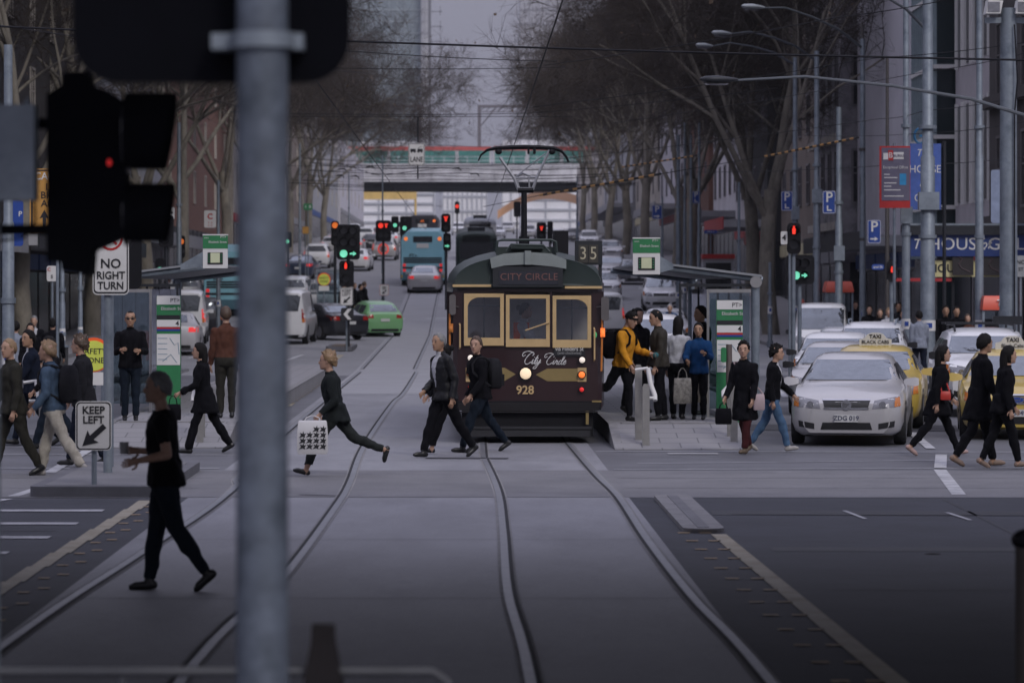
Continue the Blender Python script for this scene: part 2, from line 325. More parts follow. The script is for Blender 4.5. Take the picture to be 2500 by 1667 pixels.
paint('asphalt_seam', [line(2.9, 35.9, 16, 35.2, .05), line(2.9, 31.2, 18, 30.8, .5), line(2.9, 27.0, 18, 27.2, .06), line(2.7, 36.2, 7.5, 36.0, .7), line(-12, 33.6, -4.2, 33.5, .06), line(5.2, 10, 5.6, 38.5, .04), line(7.9, 10, 8.3, 38.5, .35)], M('seam_tar', (.020, .021, .028), .7, var=.5, scale=3), .007)
paint('worn_patch', [[V((4.2, 21.5)), V((6.9, 21.2)), V((7.2, 24.6)), V((4.4, 24.9))], [V((9, 32)), V((12.5, 31.7)), V((12.4, 34)), V((9.2, 34.2))], [V((4.4, 57)), V((8.5, 56.6)), V((8.8, 59)), V((4.6, 59.5))], [V((-9, 52)), V((-6.4, 51.6)), V((-6.3, 55)), V((-8.8, 55.4))]], M('patch_asphalt', (.045, .046, .056), .8, var=.3, scale=2), .009)
b = MB(); b.ball((4.35, 30.6, .0), .085, .05, .018); tag(b.build('leaf_litter', M('litter', (.02, .018, .016), .9)), 'small dark scrap of litter lying alone on the dark right hand asphalt', 'litter')
# traffic islands
def island(name, x0, x1, y0, y1, h, r=.3, top=BAND, side=KERB):
    b = MB(); p = rrect(x1 - x0, y1 - y0, min(r, (x1 - x0) / 2.1), 5, (x0 + x1) / 2, (y0 + y1) / 2); z = gz((y0 + y1) / 2)
    b.prism(p, z, z + h, 'xy'); b.mat(1); b.prism(rrect(x1 - x0 - .3, y1 - y0 - .3, min(r, (x1 - x0 - .3) / 2.1), 5, (x0 + x1) / 2, (y0 + y1) / 2), z + h + .001, z + h + .005, 'xy'); return struct(b.build(name, [side, top]))
island('traffic_island', -5.2, -3.62, 38.9, 44.5, .13, .12, BAND, BLUESTONE)
island('traffic_island', 2.2, 2.62, 33.2, 38.7, .05, .2)
island('traffic_island', -5.0, -4.05, 116, 121, .16, .12, M('soil', (.10, .075, .055), .95, var=.4, scale=8), BLUESTONE)
# pavements and tram platforms
strip('pavement', 11.3, 60, 62, 560, .13, [PAVE, KERB], drop=.14)
strip('pavement', -60, -13.2, 64, 560, .13, [PAVE, KERB], drop=.14)
strip('pavement', -60, -18, -40, 38, .13, [PAVE, KERB], drop=.14)
def platform(x0, x1, yf, yt, yb, h):
    b = MB(); b.prism([(yf, 0.0), (yb, 0.0), (yb, h), (yt, h), (yf, .012)], x0, x1, 'yz')
    b.mat(1)
    for x in (x0, x1 - .12): b.prism([(yf + .05, .014), (yt, h + .012), (yb, h + .012), (yb, h), (yt, h), (yf, .005)], x - .01, x + .13, 'yz')
    b.box(x0 + .2, x1 - .2, yt + .02, yt + .32, h + .001, h + .014)
    return struct(b.build('tram_platform', [PAVE, KERB]))
platform(2.28, 4.35, 50.3, 52.6, 92, .3)
platform(-5.85, -3.75, 50.8, 53.2, 92, .3)
# ================= BUILDINGS =================
WINM = [M('window_frame', (.16, .15, .16), .6), glass('window_glass', (.10, .11, .13), .10)]
WINK = M('window_dark', (.018, .02, .025), .25, 0, var=.4, scale=.7)
def window_proto(w, h, frame, arch=False):
    b = MB(); t = .09; b.box(-w / 2 - t, w / 2 + t, -.06, .10, 0 - t, 0); b.box(-w / 2 - t, w / 2 + t, -.05, .10, h, h + t)
    b.box(-w / 2 - t, -w / 2, -.045, .10, 0, h); b.box(w / 2, w / 2 + t, -.045, .10, 0, h); b.box(-.03, .03, -.03, .08, 0, h); b.box(-w / 2, w / 2, -.028, .08, h * .55, h * .55 + .05)
    o = b.build('window', frame); p = MB(); p.box(-w / 2, w / 2, .0, .02, 0, h); q = p.build('pane', WINK, o); return o
def windows(parent, proto, spots, rz):
    first = True
    for x, y, z in spots:
        if first: o = proto; first = False; q = None
        else:
            o = proto.copy(); C.objects.link(o); c = proto.children[0].copy(); C.objects.link(c); c.parent = o
        o.parent = parent; o.location = (x, y, z); o.rotation_euler = (0, 0, rz)
def building(name, label, x0, x1, y0, y1, ztop, wall, side=1, rows=4, cols=3, ww=1.0, wh=1.7, z1=5.2, dz=3.4, frame=None, front=(0, 0), cornice=None, shop=None, awning=None, group=None):
    zb = min(gz(y0), gz(y1)) - .5; z0 = gz(y0); t = thing(name, label, 'building', (0, 0, 0), 0, group)
    b = MB(); b.box(x0, x1, y0, y1, zb, ztop); xf = x0 if side > 0 else x1; k = -1 if side > 0 else 1
    b.build('wall', wall, t)
    L = y1 - y0
    if cornice:
        c = MB(); c.box(*sorted((xf + .4 * k, xf + k * .003)), y0 - .4, y1 + .01, ztop - .9, ztop - .49); c.box(*sorted((xf + .6 * k, xf + k * .003)), y0 - .6, y1 + .012, ztop - .5, ztop - .15)
        c.box(x0 + .003 if side > 0 else x0, x1, y0 - .55, y0 - .003, ztop - .5, ztop - .15)
        for i in range(int(L / .7)): c.box(*sorted((xf + .3 * k, xf + .004 * k)), y0 + i * .7, y0 + i * .7 + .3, ztop - 1.3, ztop - .9)
        for zz in (z0 + 4.4, z0 + 8.2):
            if zz < ztop - 2: e = MB(); e.box(*sorted((xf + .3 * k, xf + k * .003)), y0 - .25, y1 + .011, zz, zz + .35); e.build('string_course', cornice, t)
        c.build('cornice', cornice, t)
    if cols and rows:
        fr = frame or WINM[0]; pr = window_proto(ww, wh, fr); sp = []
        for r in range(rows):
            for c in range(cols): sp.append((xf + k * .02, y0 + (c + .5) * L / cols, z0 + z1 + r * dz))
        windows(t, pr, sp, PI / 2 if side < 0 else -PI / 2)
    if front[0]:
        pr = window_proto(ww, wh, frame or WINM[0]); sp = []
        for r in range(front[1]):
            for c in range(front[0]): sp.append((xf - k * (1.0 + c * (ww + 1.1)), y0 - .02, z0 + z1 + r * dz))
        windows(t, pr, sp, 0)
    if shop:
        s = MB(); n = max(1, int(L / 3.2))
        for i in range(n):
            a = y0 + L * i / n + .25; e = y0 + L * (i + 1) / n - .25; s.mat(0); s.box(*sorted((xf + .02 * k, xf + .06 * k)), a, e, z0 + .5, z0 + 2.9); s.mat(1); s.box(*sorted((xf + .02 * k, xf + .10 * k)), a, e, z0 + 3.0, z0 + 3.6)
        s.mat(0); s.box(xf - k * .4 if k < 0 else x1 - 6, xf - k * .4 + 6 if k < 0 else x1 - .4, y0 - .06, y0 - .02, z0 + .4, z0 + 3.0); s.build('shopfront', [WINK, shop], t)
    if awning:
        a = MB(); a.box(*sorted((xf + .004 * k, xf + 2.3 * k)), y0 - .05, y1 - .3, z0 + 3.75, z0 + 4.15); a.mat(1); a.box(*sorted((xf + 2.3 * k, xf + 2.36 * k)), y0 - .06, y1 - .3, z0 + 3.65, z0 + 4.3); a.build('awning', [GREYW, awning], t)
    return t
STONED = M('dark_stone', (.042, .036, .036), .85, var=.3, scale=1.2)
PINKP = M('stone_panel', (.36, .335, .355), .8, var=.15, scale=1)
RENDER = M('pale_render', (.54, .52, .565), .85, var=.10, scale=.4, dirt=((.44, .425, .465), .25))
CLASS = M('grey_stone', (.29, .275, .295), .85, var=.3, scale=1.5, dirt=((.10, .10, .11), .9))
BROWN = M('brown_render', (.19, .155, .135), .85, var=.15, scale=.6)
CHAR = M('charcoal_wall', (.03, .03, .034), .8, var=.2)
BRICK = bricks('red_brick', (.20, .085, .055), (.16, .065, .045), (.14, .12, .11), 1, .5, .24, .08, .008)
CREAM = M('cream_stone', (.44, .40, .36), .85, var=.2, scale=.8, dirt=((.24, .21, .19), .5))
GREYW = M('grey_wall', (.33, .33, .35), .85, var=.2, scale=.7)
PALE = M('pale_facade', (.58, .56, .59), .8, var=.12, scale=.5, dirt=((.45, .43, .45), .3))
RDSH = M('red_fascia', (.35, .02, .025), .5); BLSH = M('blue_fascia', (.02, .07, .25), .5); GRSH = M('grey_fascia', (.25, .25, .27), .6); YLSH = M('cream_fascia', (.5, .45, .28), .6)
X = 17
building('stone_building', 'dark ornate stone building at the right edge of the picture', X - .1, 40, 92, 106, 26, STONED, 1, 5, 3, 1.1, 2.2, 5.0, 3.6, frame=M('dark_frame', (.10, .09, .09), .7), cornice=STONED, shop=BLSH)
t = building('panel_building', 'building of pale stone panels with dark window strips beside the glass stairwell', X, 40, 106.02, 114, 30, PINKP, 1, 0, 0, shop=RDSH)
for i in range(4):
    b = MB(); a = 106.4 + i * 1.9
    for zz in (5.4, 10.1, 14.8): b.mat(0); b.box(X - .03, X - .005, a, a + 1.2, zz, zz + 3.3); b.mat(1); b.box(X - .12, X - .004, a - .12, a, zz - .1, zz + 3.4); b.box(X - .12, X - .004, a + 1.2, a + 1.32, zz - .1, zz + 3.4)
    b.build('window_strip', [WINK, SIGNW], t)
b = MB()
t = thing('glass_stairwell', 'narrow glass curtain wall block with white floor bands and fine fins', 'building')
b.box(X - .6, 36, 114.3, 120, -.5, 40); b.build('wall', M('dark_glass', (.012, .022, .026), .2, var=.3, scale=.5), t)
b = MB()
for zz in np.arange(5.2, 38, 2.45): b.box(X - .75, X - .603, 114.2, 120, zz, zz + .14); b.box(X - .75, X + 1.6, 114.15, 114.29, zz, zz + .14)
b.build('floor_band', SIGNW, t); b = MB()
for y in np.arange(114.4, 120, .55): b.box(X - .74, X - .603, y, y + .05, 3.5, 39.5)
b.build('fin', M('fin', (.25, .31, .34), .5), t)
building('rendered_building', 'tall blank pale rendered building behind the blue banner', X - .2, 45, 120.1, 141, 48, RENDER, 1, 0, 0, shop=BLSH, awning=DKMET)
t = building('classical_building', 'grey stone classical building with a heavy cornice and pale upper storey', X - .9, 32, 141.2, 152, 17.2, CLASS, 1, 2, 4, .9, 2.2, 5.6, 4.2, cornice=CREAM, shop=GRSH, front=(1, 2))
building('office_block', 'plain brown office block rising behind the classical building', X - .5, 40, 152.3, 172, 40, BROWN, 1, 7, 5, 1.2, 1.8, 5.5, 3.4, shop=YLSH)
building('charcoal_building', 'charcoal painted shop building with a big pale letter N on its end wall', X - 1.2, 34, 172.3, 186, 16, CHAR, 1, 2, 3, 1, 1.6, 5.5, 3.4, shop=RDSH, awning=RDSH)
nb = bpy.data.objects['charcoal_building']
text('N', 2.0, SIGNW, nb, X + 1.2, gz(172) + 8.2, 172.25)
RB = [(186.3, 205, 18, PALE, 'cream stone shop building behind the blue and white pole cluster', RDSH), (205.3, 226, 22, PALE, 'grey rendered shop building with a blue fascia behind the fifth right hand tree', BLSH), (226.3, 252, 13, BRICK, 'red brick warehouse on the right beyond the grey shop building', GRSH),
      (252.3, 285, 13, RENDER, 'pale low building on the right in the distance', RDSH), (285.3, 330, 12, CREAM, 'cream walk-up building far down the right side', YLSH), (330.3, 400, 12, GREYW, 'long grey building far down the right side near the bridge', GRSH), (400.3, 500, 12, CREAM, 'last cream building on the right before the railway bridge', BLSH)]
for i, (a, e, h, m, lb, sh) in enumerate(RB): building('shop_building', lb, X - (.2, .0, .3)[i % 3], 36, a, e, gz(a) + h, m, 1, 4, 5, 1.1, 1.9, 5.4, 3.5, shop=sh, awning=GRSH if i % 2 else None, group='buildings along the right side of the street')
LB = [(70, 112, 22, CHAR, 'dark building behind the left hand signals', GRSH), (112.3, 150, 24, STONED, 'dark stone building behind the left tram shelter', BLSH), (150.3, 186, 20, GREYW, 'grey shop building behind the no right turn sign', GRSH), (186.3, 238, 21, BRICK, 'red brick building with pale window surrounds on the left', DKMET),
      (238.3, 290, 15, CREAM, 'cream stone building on the left beyond the brick one', RDSH), (290.3, 360, 13, BROWN, 'brown building far down the left side', GRSH), (360.3, 440, 13, GREYW, 'grey building far down the left side', BLSH), (440.3, 540, 13, RENDER, 'pale building on the left next to the railway bridge', GRSH)]
for i, (a, e, h, m, lb, sh) in enumerate(LB): building('shop_building', lb, -40, -X - (.3, 0, .15)[i % 3], a, e, gz(a) + h, m, -1, 4, 6, 1.1, 1.9, 5.4, 3.5, shop=sh, awning=(DKMET if i % 2 else GRSH) if i < 3 else None, frame=CREAM, front=(0, 0), group='buildings along the left side of the street')
# ================= RAILWAY BRIDGE, TRAIN, FAR TOWERS =================
s14 = F / 570; zz = lambda y: H + (CY - y) / s14
t = thing('railway_bridge', 'pale steel railway bridge crossing the street in the distance', 'bridge', (0, 0, 0))
PBR = M('bridge_paint', (.60, .59, .62), .7, var=.15, scale=.5, dirt=((.33, .32, .34), .3))
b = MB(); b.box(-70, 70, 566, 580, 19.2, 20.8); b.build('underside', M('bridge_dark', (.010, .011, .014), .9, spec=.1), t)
b = MB(); b.box(-70, 70, 565.4, 565.9, 20.6, 23.2); b.box(-70, 70, 565.2, 566.2, 23.2, 23.5)
for x in np.arange(-70, 70, 2.2): b.box(x, x + .22, 565.15, 565.398, 20.62, 23.19)
b.build('girder', PBR, t); b = MB()
for x in np.arange(-70, 70, 2.0): b.box(x, x + .12, 565.3, 565.4, 23.5, 24.9)
for z in (24.2, 24.85): b.box(-70, 70, 565.3, 565.42, z, z + .1)
b.build('railing', PBR, t)
for x in (-27, -21, 21, 27): b = MB(); b.cyl(x, 572, 11, 19.19, .9); b.build('pier', PBR, t)
b = MB(); b.box(-70, 70, 572, 580, 20.8, 23.3); b.build('deck', PBR, t)
b = MB(); b.box(-23.8, -8.6, 560, 560.6, zz(491), zz(473)); b.cyl(-23.6, 560.3, gz(560), zz(491), .2); b.cyl(-8.8, 560.3, gz(560), zz(491), .2); tag(b.build('height_bar', M('bar_yellow', (.62, .42, .14), .6, var=.2, scale=1)), 'yellow height limit bar hanging in front of the railway bridge', 'barrier')
t = thing('passenger_train', 'passenger train with a red roof line and green windows stopped on the bridge', 'train', (0, 0, 0))
TRW = M('train_white', (.48, .47, .49), .5); TRR = M('train_red', (.50, .09, .08), .5); TRG = M('train_green', (.06, .22, .19), .3, var=.3, scale=.6)
for i, (x0, x1) in enumerate(((-29.5, -20), (-19.6, 4.2), (4.6, 28.5))):
    b = MB(); b.mat(0); b.box(x0, x1, 573, 576, 23.5, 26.3); b.mat(1); b.box(x0, x1, 572.96, 576.05, 26.3, 27.0)
    if i == 0: b.box(x0, x1, 572.93, 572.99, 23.7, 26.3)
    b.build('carriage', [TRW, TRR], t)
    if i: 
        for k in range(4): b = MB(); w = (x1 - x0) / 4; b.box(x0 + w * k + .3, x0 + w * (k + 1) - .3, 572.9, 572.97, 24.1, 26.25); b.build('window', TRG, t)
OLD = M('gantry_steel', (.13, .125, .14), .7)
def gantry(lb, xa, xb, xp, y):
    t = thing('railway_gantry', lb, 'gantry', (xp, y, 23.3), 0, 'overhead line gantries on the railway bridge'); b = MB()
    b.box(-.3, .3, -.3, .3, 0, 11.5); b.build('post', OLD, t); b = MB(); b.box(xa - xp, xb - xp, -.2, .2, 11.0, 11.5); b.box(xa - xp, xb - xp, -.1, .1, 10.2, 10.35)
    for k in range(8): x = xa - xp + (xb - xa) * k / 8; b.tube([(x, 0, 10.3), (x + (xb - xa) / 8, 0, 11.2)], .07, 4)
    b.tube([((xa - xp if xa < xp else xb - xp) * .35, 0, 11), (0, 0, 7.5)], .12, 5); b.build('beam', OLD, t)
gantry('rusty gantry frame on the bridge left of the street, behind the tram lane sign', -19.5, -8.4, -8.4, 583)
gantry('rusty gantry frame on the bridge above the tram', 2.2, 10.6, 2.2, 583)
def tower(name, lb, x0, x1, y, z1, wall, line_, nx, nz, z0=5):
    t = thing(name, lb, 'tower', (0, 0, 0)); b = MB(); b.box(x0, x1, y, y + 25, z0, z1); b.build('wall', wall, t); b = MB()
    for i in range(nx + 1): x = x0 + (x1 - x0) * i / nx; b.box(x - .15, x + .15, y - .35, y - .01, z0, z1)
    for k in range(nz): z = z0 + (z1 - z0) * k / nz; b.box(x0, x1, y - .3, y - .012, z, z + .5)
    b.build('grid', line_, t); return t
tower('glass_tower', 'tall blue grey glass tower behind the left hand trees', -44, -16.2, 1150, 128, M('tower_glass', (.20, .24, .27), .4, var=.25, scale=.12), M('tower_grid', (.27, .31, .34), .6), 10, 30)
tower('edge_tower', 'slim pale concrete lift core standing on the right edge of the glass tower', -16, -13.4, 1148, 128, M('tower_pale', (.52, .52, .55), .7), M('tower_pale2', (.42, .42, .45), .7), 2, 30)
b = MB(); b.box(-13.4, -12.5, 1140, 1141, 8, 128); 
for z in np.arange(20, 128, 5.2): b.box(-12.5, -8.6, 1140.2, 1140.8, z, z + .25); b.box(-9.4, -9.2, 1140.2, 1140.8, z - 1.2, z + 2.2)
tag(b.build('hoist_mast', M('mast', (.14, .14, .16), .7)), 'dark construction hoist mast with side arms beside the glass tower', 'mast')
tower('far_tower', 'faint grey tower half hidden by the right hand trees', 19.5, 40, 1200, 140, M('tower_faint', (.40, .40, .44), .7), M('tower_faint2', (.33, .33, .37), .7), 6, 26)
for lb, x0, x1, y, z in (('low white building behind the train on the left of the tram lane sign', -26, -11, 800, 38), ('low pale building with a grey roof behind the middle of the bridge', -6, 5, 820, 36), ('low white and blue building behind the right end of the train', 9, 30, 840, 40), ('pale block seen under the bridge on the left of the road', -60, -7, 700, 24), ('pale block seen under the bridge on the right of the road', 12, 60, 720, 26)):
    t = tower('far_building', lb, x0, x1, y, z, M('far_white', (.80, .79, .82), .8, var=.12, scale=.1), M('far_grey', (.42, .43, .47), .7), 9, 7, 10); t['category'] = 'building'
b = MB()
for k in range(24):
    a = k / 24; x = lambda q: 6 + 14 * q; y = lambda q: 640 - 50 * q * q; zt = lambda q: 14.5 + 6.2 * math.sin(PI * (.25 + .6 * (1 - q))); e = (k + 1) / 24
    b.quad((x(a), y(a), zt(a) - 1.6), (x(e), y(e), zt(e) - 1.6), (x(e), y(e), zt(e)), (x(a), y(a), zt(a))); b.quad((x(a), y(a) + .5, zt(a) - 1.6), (x(e), y(e) + .5, zt(e) - 1.6), (x(e), y(e) + .5, zt(e)), (x(a), y(a) + .5, zt(a))); b.quad((x(a), y(a), zt(a)), (x(e), y(e), zt(e)), (x(e), y(e) + .5, zt(e)), (x(a), y(a) + .5, zt(a)))
tag(b.build('curved_ramp', M('ramp_orange', (.62, .34, .18), .7)), 'orange curved ramp wall seen under the bridge beyond the tram pole', 'ramp')
# ================= TREES =================
BARK = M('bark', (.19, .17, .14), .9, var=.45, scale=1.6, bump=.4, dirt=((.085, .077, .066), 1.2), stretch=(1, 1, .5))
TWIG = M('twig', (.052, .041, .035), .9, var=.35, scale=.8)
LEAF = M('dry_leaf', (.13, .09, .06), .9, var=.4, scale=.7)
def tree_meshes(seed, fork=5.0, lean=0.0, ntw=11000):
    rn = random.Random(seed); tv = []; tf = []; trunk = MB(); cr = MB(); tips = []
    def rv(k): return V((rn.gauss(0, k), rn.gauss(0, k), rn.gauss(0, k)))
    def branch(p, d, ln, r, lv):
        n = (5, 6, 5, 4, 3)[lv]; ps = [p.copy()]; rs = [r]; dd = d.copy(); ds = [dd.copy()]
        for i in range(n):
            dd = (dd + rv((.05, .06, .09, .14, .18)[lv]) + V((0, 0, (0, .05, .03, 0, -.03)[lv]))).normalized(); p = p + dd * ln / n; ps.append(p.copy()); rs.append(r * (1 - (.22 if lv == 0 else .55) * (i + 1) / n)); ds.append(dd.copy())
        (trunk if lv <= 2 else cr).tube(ps, rs, (10, 8, 6, 3, 3)[lv], cap=False)
        if lv >= 2: tips.append((ps, rs))
        if lv == 4: return
        k = (5, 6, 5, 4)[lv]
        for i in range(k):
            t = (1 - .05 * i) if lv == 0 else 1 - .68 * i / k; j = min(n, max(1, int(round(t * n)))); q = ps[j]; dj = ds[j]; ax = rv(1).normalized(); side = (ax - ax.dot(dj) * dj).normalized()
            if lv == 0: a = 2 * PI * i / k + rn.uniform(-.45, .45); tilt = rn.uniform(.35, .95) if i else .25; nd = V((math.cos(a) * math.sin(tilt), math.sin(a) * math.sin(tilt), math.cos(tilt))).normalized()
            else: sp = (0, .55, .7, .8)[lv]; nd = (dj * (1 - sp * .35) + side * sp).normalized()
            if lv == 1 and nd.z < .15: nd.z = .2; nd.normalize()
            branch(q, nd, ln * ((1.35, .58, .6, .6)[lv]) * rn.uniform(.8, 1.15), rs[j] * ((.50, .62, .6, .6)[lv] if i else (.62, .8, .7, .7)[lv]), lv + 1)
    branch(V((0, 0, -.3)), V((lean, 0, 1)).normalized(), fork, .33, 0)
    def seg(a, b2, r0, r1):
        d = (b2 - a); u = d.cross(V((.3, .2, 1)) if abs(d.z) < .9 * d.length else V((1, 0, 0))).normalized(); w2 = d.cross(u).normalized(); k = len(tv)
        for (c, r) in ((a, r0), (b2, r1)):
            for q in range(3): an = 2 * PI * q / 3; tv.append(c + u * (r * math.cos(an)) + w2 * (r * math.sin(an)))
        for q in range(3): tf.append((k + q, k + (q + 1) % 3, k + 3 + (q + 1) % 3, k + 3 + q))
    for i in range(ntw):
        ps, rs = tips[rn.randrange(len(tips))]; j = rn.randrange(1, len(ps)); p = ps[j - 1].lerp(ps[j], rn.random()); d0 = (ps[j] - ps[j - 1]).normalized()
        d = (d0 * .8 + rv(.6) + V((0, 0, rn.choice((-.25, .3))))).normalized(); L = rn.uniform(.5, 1.5); m = p + d * L * .5; d2 = (d + rv(.3)).normalized(); e = m + d2 * L * .5; r = rn.uniform(.006, .011)
        seg(p, m, r, r * .8); seg(m, e, r * .8, r * .35)
        for q in range(2): d3 = (d2 + rv(.6)).normalized(); seg(m, m + d3 * L * .45, r * .6, r * .3)
    lm = len(tf)
    for i in range(420):
        ps, rs = tips[rn.randrange(len(tips))]; p = ps[-1] + rv(.45); a = rv(.04); c2 = rv(.04); k = len(tv); tv.extend([p - a, p + c2, p + a, p - c2]); tf.append((k, k + 1, k + 2, k + 3))
    k0 = len(cr.v); cr.v += [tuple(q) for q in tv]; cr.f += [tuple(q + k0 for q in f) for f in tf]; cr.m += [0] * lm + [1] * (len(tf) - lm)
    return trunk, cr
TREES = []
for i, (sd, fk, ln) in enumerate(((3, 5.6, -.10), (11, 6.2, .05), (29, 5.9, .12))):
    tr, cr = tree_meshes(sd, fk, ln); r = thing('plane_tree', 'x', 'tree', (0, -50, -100), 0, 'bare plane trees lining the street')
    tr.build('trunk', BARK, r, 60); o = cr.build('crown', [TWIG, LEAF], r); TREES.append(r)
used = [False] * 3; rt = random.Random(5)
def plant(px, s, k, rz, scl, label, dz=.1):
    p = spot(px, s); p.z += dz
    if not used[k]: o = TREES[k]; o.location = p; o.rotation_euler = (0, 0, rz); o.scale = (scl,) * 3; o['label'] = label; used[k] = True
    else: dup(TREES[k], p, rz, scl, label)
for a in [(1885, 59, 0, 0.2, 1.14, 'large bare plane tree rising behind the white van on the right'), (1838, 54, 1, 1.1, 1.08, 'bare plane tree directly left of the large one behind the white van'), (1690, 45, 2, 2.6, 1.1, 'bare plane tree behind the right tram shelter roof'), (1648, 40, 0, 3.9, 1.06, 'bare plane tree standing behind the blue parking sign right of the shelter sign'),
          (1575, 35, 1, 4.4, 1.1, 'bare plane tree above the right shelter route sign'), (1527, 31, 2, 0.4, 1.1, 'bare plane tree in the middle of the distant right hand row'), (1487, 28, 0, 5.5, 1.1, 'bare plane tree right of the route number box in the distant row'), (1450, 25, 1, 1.9, 1.1, 'bare plane tree second from the far end of the right row'), (1425, 22, 2, 3.0, 1.1, 'farthest bare plane tree of the right row'),
          (225, 60, 1, 2.2, 1.14, 'bare plane tree behind the cluster of signals on the left'), (60, 70, 2, 4.2, 1.1, 'bare plane tree at the left edge of the picture'), (352, 53, 0, 2.7, 1.15, 'bare plane tree with low pale branches behind the no right turn sign'), (450, 47, 2, 5.0, 1.1, 'bare plane tree in front of the red brick building'), (555, 40, 1, 0.7, 1.1, 'bare plane tree hidden behind the big blurred pole'),
          (640, 34.5, 0, 4.6, 1.12, 'bare plane tree just right of the big blurred pole'), (705, 30, 2, 1.6, 1.1, 'bare plane tree over the dark parked car in the left row'), (752, 26.5, 1, 3.3, 1.1, 'bare plane tree second from the far end of the left row'), (792, 23.5, 0, 5.9, 1.1, 'farthest bare plane tree of the left row')]: plant(*a)
# ================= VEHICLES =================
CHROME = M('chrome', (.5, .5, .52), .2, .9, var=.05); TYRE = RUB; RIM = M('alloy_rim', (.25, .25, .27), .35, .7, var=.2)
HEADL = M('headlight_glass', (.20, .20, .22), .15, .3, var=.35, scale=9); TAILR = M('tail_red', (.28, .015, .012), .2, var=.15); INDI = M('indicator_orange', (.5, .16, .03), .2, var=.1)
PLATE = M('plate_white', (.5, .5, .5), .5, var=.1); GRILLE = M('grille_black', (.012, .012, .014), .5, var=.3, scale=30)
SEATM = M('car_interior', (.015, .015, .018), .9)
def paintm(n, c, met=.0): return M('paint_' + n, c, .32, met, var=.05, scale=2, coat=.6)
PW = paintm('white', (.62, .62, .64)); PS = paintm('silver', (.44, .43, .44), .25); PK = paintm('black', (.012, .013, .018)); PGN = paintm('green', (.16, .36, .16)); PYE = paintm('yellow', (.46, .33, .07)); PDB = paintm('dark_blue', (.02, .03, .06)); PRD = paintm('red', (.30, .02, .02)); PGR = paintm('grey', (.12, .12, .13), .2)
# stations: x, bottom, belt, half width, roof, roof half width
SEDAN = [(2.42, .36, .60, .55, .62, .3), (2.40, .22, .68, .70, .70, .4), (2.28, .18, .76, .83, .79, .5), (2.0, .18, .84, .91, .88, .55), (1.5, .18, .91, .93, .95, .58), (1.02, .18, .95, .94, 1.00, .62), (.62, .18, .96, .94, 1.20, .63), (.22, .18, .97, .94, 1.385, .60), (-.1, .18, .97, .94, 1.445, .60), (-.6, .18, .98, .94, 1.46, .60), (-1.05, .18, .99, .94, 1.42, .60), (-1.45, .18, 1.0, .93, 1.26, .61), (-1.85, .18, 1.01, .92, 1.07, .62), (-2.2, .2, 1.01, .89, 1.04, .62), (-2.38, .24, .98, .82, 1.0, .6), (-2.43, .34, .80, .76, .84, .5)]
HATCH = [(1.93, .36, .6, .55, .62, .3), (1.9, .22, .68, .68, .70, .4), (1.78, .18, .78, .79, .81, .5), (1.4, .18, .88, .84, .92, .55), (1.05, .18, .93, .85, 1.0, .58), (.62, .18, .95, .85, 1.24, .6), (.25, .18, .96, .85, 1.41, .58), (-.2, .18, .98, .85, 1.47, .58), (-.8, .18, 1.0, .85, 1.46, .57), (-1.3, .18, 1.02, .84, 1.41, .55), (-1.55, .18, 1.02, .83, 1.26, .56), (-1.76, .18, 1.0, .81, 1.04, .60), (-1.9, .22, .93, .79, .96, .6), (-1.95, .34, .7, .74, .74, .5)]
SUVS = [(2.28, .42, .7, .6, .72, .35), (2.25, .3, .82, .76, .85, .45), (2.1, .26, .94, .86, .98, .55), (1.6, .25, 1.02, .91, 1.07, .6), (1.12, .25, 1.06, .92, 1.13, .64), (.8, .25, 1.08, .92, 1.34, .66), (.42, .25, 1.09, .92, 1.58, .64), (.0, .25, 1.10, .92, 1.68, .65), (-.8, .25, 1.11, .92, 1.69, .65), (-1.6, .25, 1.12, .92, 1.66, .64), (-1.95, .25, 1.12, .91, 1.60, .62), (-2.15, .27, 1.10, .89, 1.22, .68), (-2.25, .3, 1.0, .86, 1.04, .66), (-2.3, .42, .75, .8, .8, .5)]
VANS = [(2.3, .4, .7, .65, .72, .4), (2.27, .28, .88, .78, .92, .5), (2.15, .24, 1.02, .83, 1.08, .6), (1.85, .24, 1.10, .845, 1.2, .66), (1.55, .24, 1.13, .85, 1.56, .68), (1.2, .24, 1.15, .85, 1.88, .68), (.8, .24, 1.15, .85, 1.96, .69), (-1.0, .24, 1.15, .85, 1.98, .69), (-2.1, .24, 1.15, .85, 1.95, .68), (-2.28, .26, 1.15, .84, 1.86, .68), (-2.34, .3, 1.1, .82, 1.3, .72), (-2.36, .42, .8, .78, .9, .6)]
def ring(st):
    x, zb, zl, wb, zr, wr = st; h = []
    lw = wb * .93; kz = zl - zb
    h = [(lw * .9, zb), (lw, zb + .06), (wb * .985, zb + .3 * kz), (wb, zb + .6 * kz), (wb * .985, zb + .86 * kz), (wb * .93, zl), (wb * .93 + (wr - wb * .93) * .45, zl + .48 * (zr - zl)), (wb * .93 + (wr - wb * .93) * .9, zl + .88 * (zr - zl)), (wr * .84, zr), (wr * .4, zr + .018)]
    return [V((x, y, z)) for y, z in h] + [V((x, -y, z)) for y, z in reversed(h)]
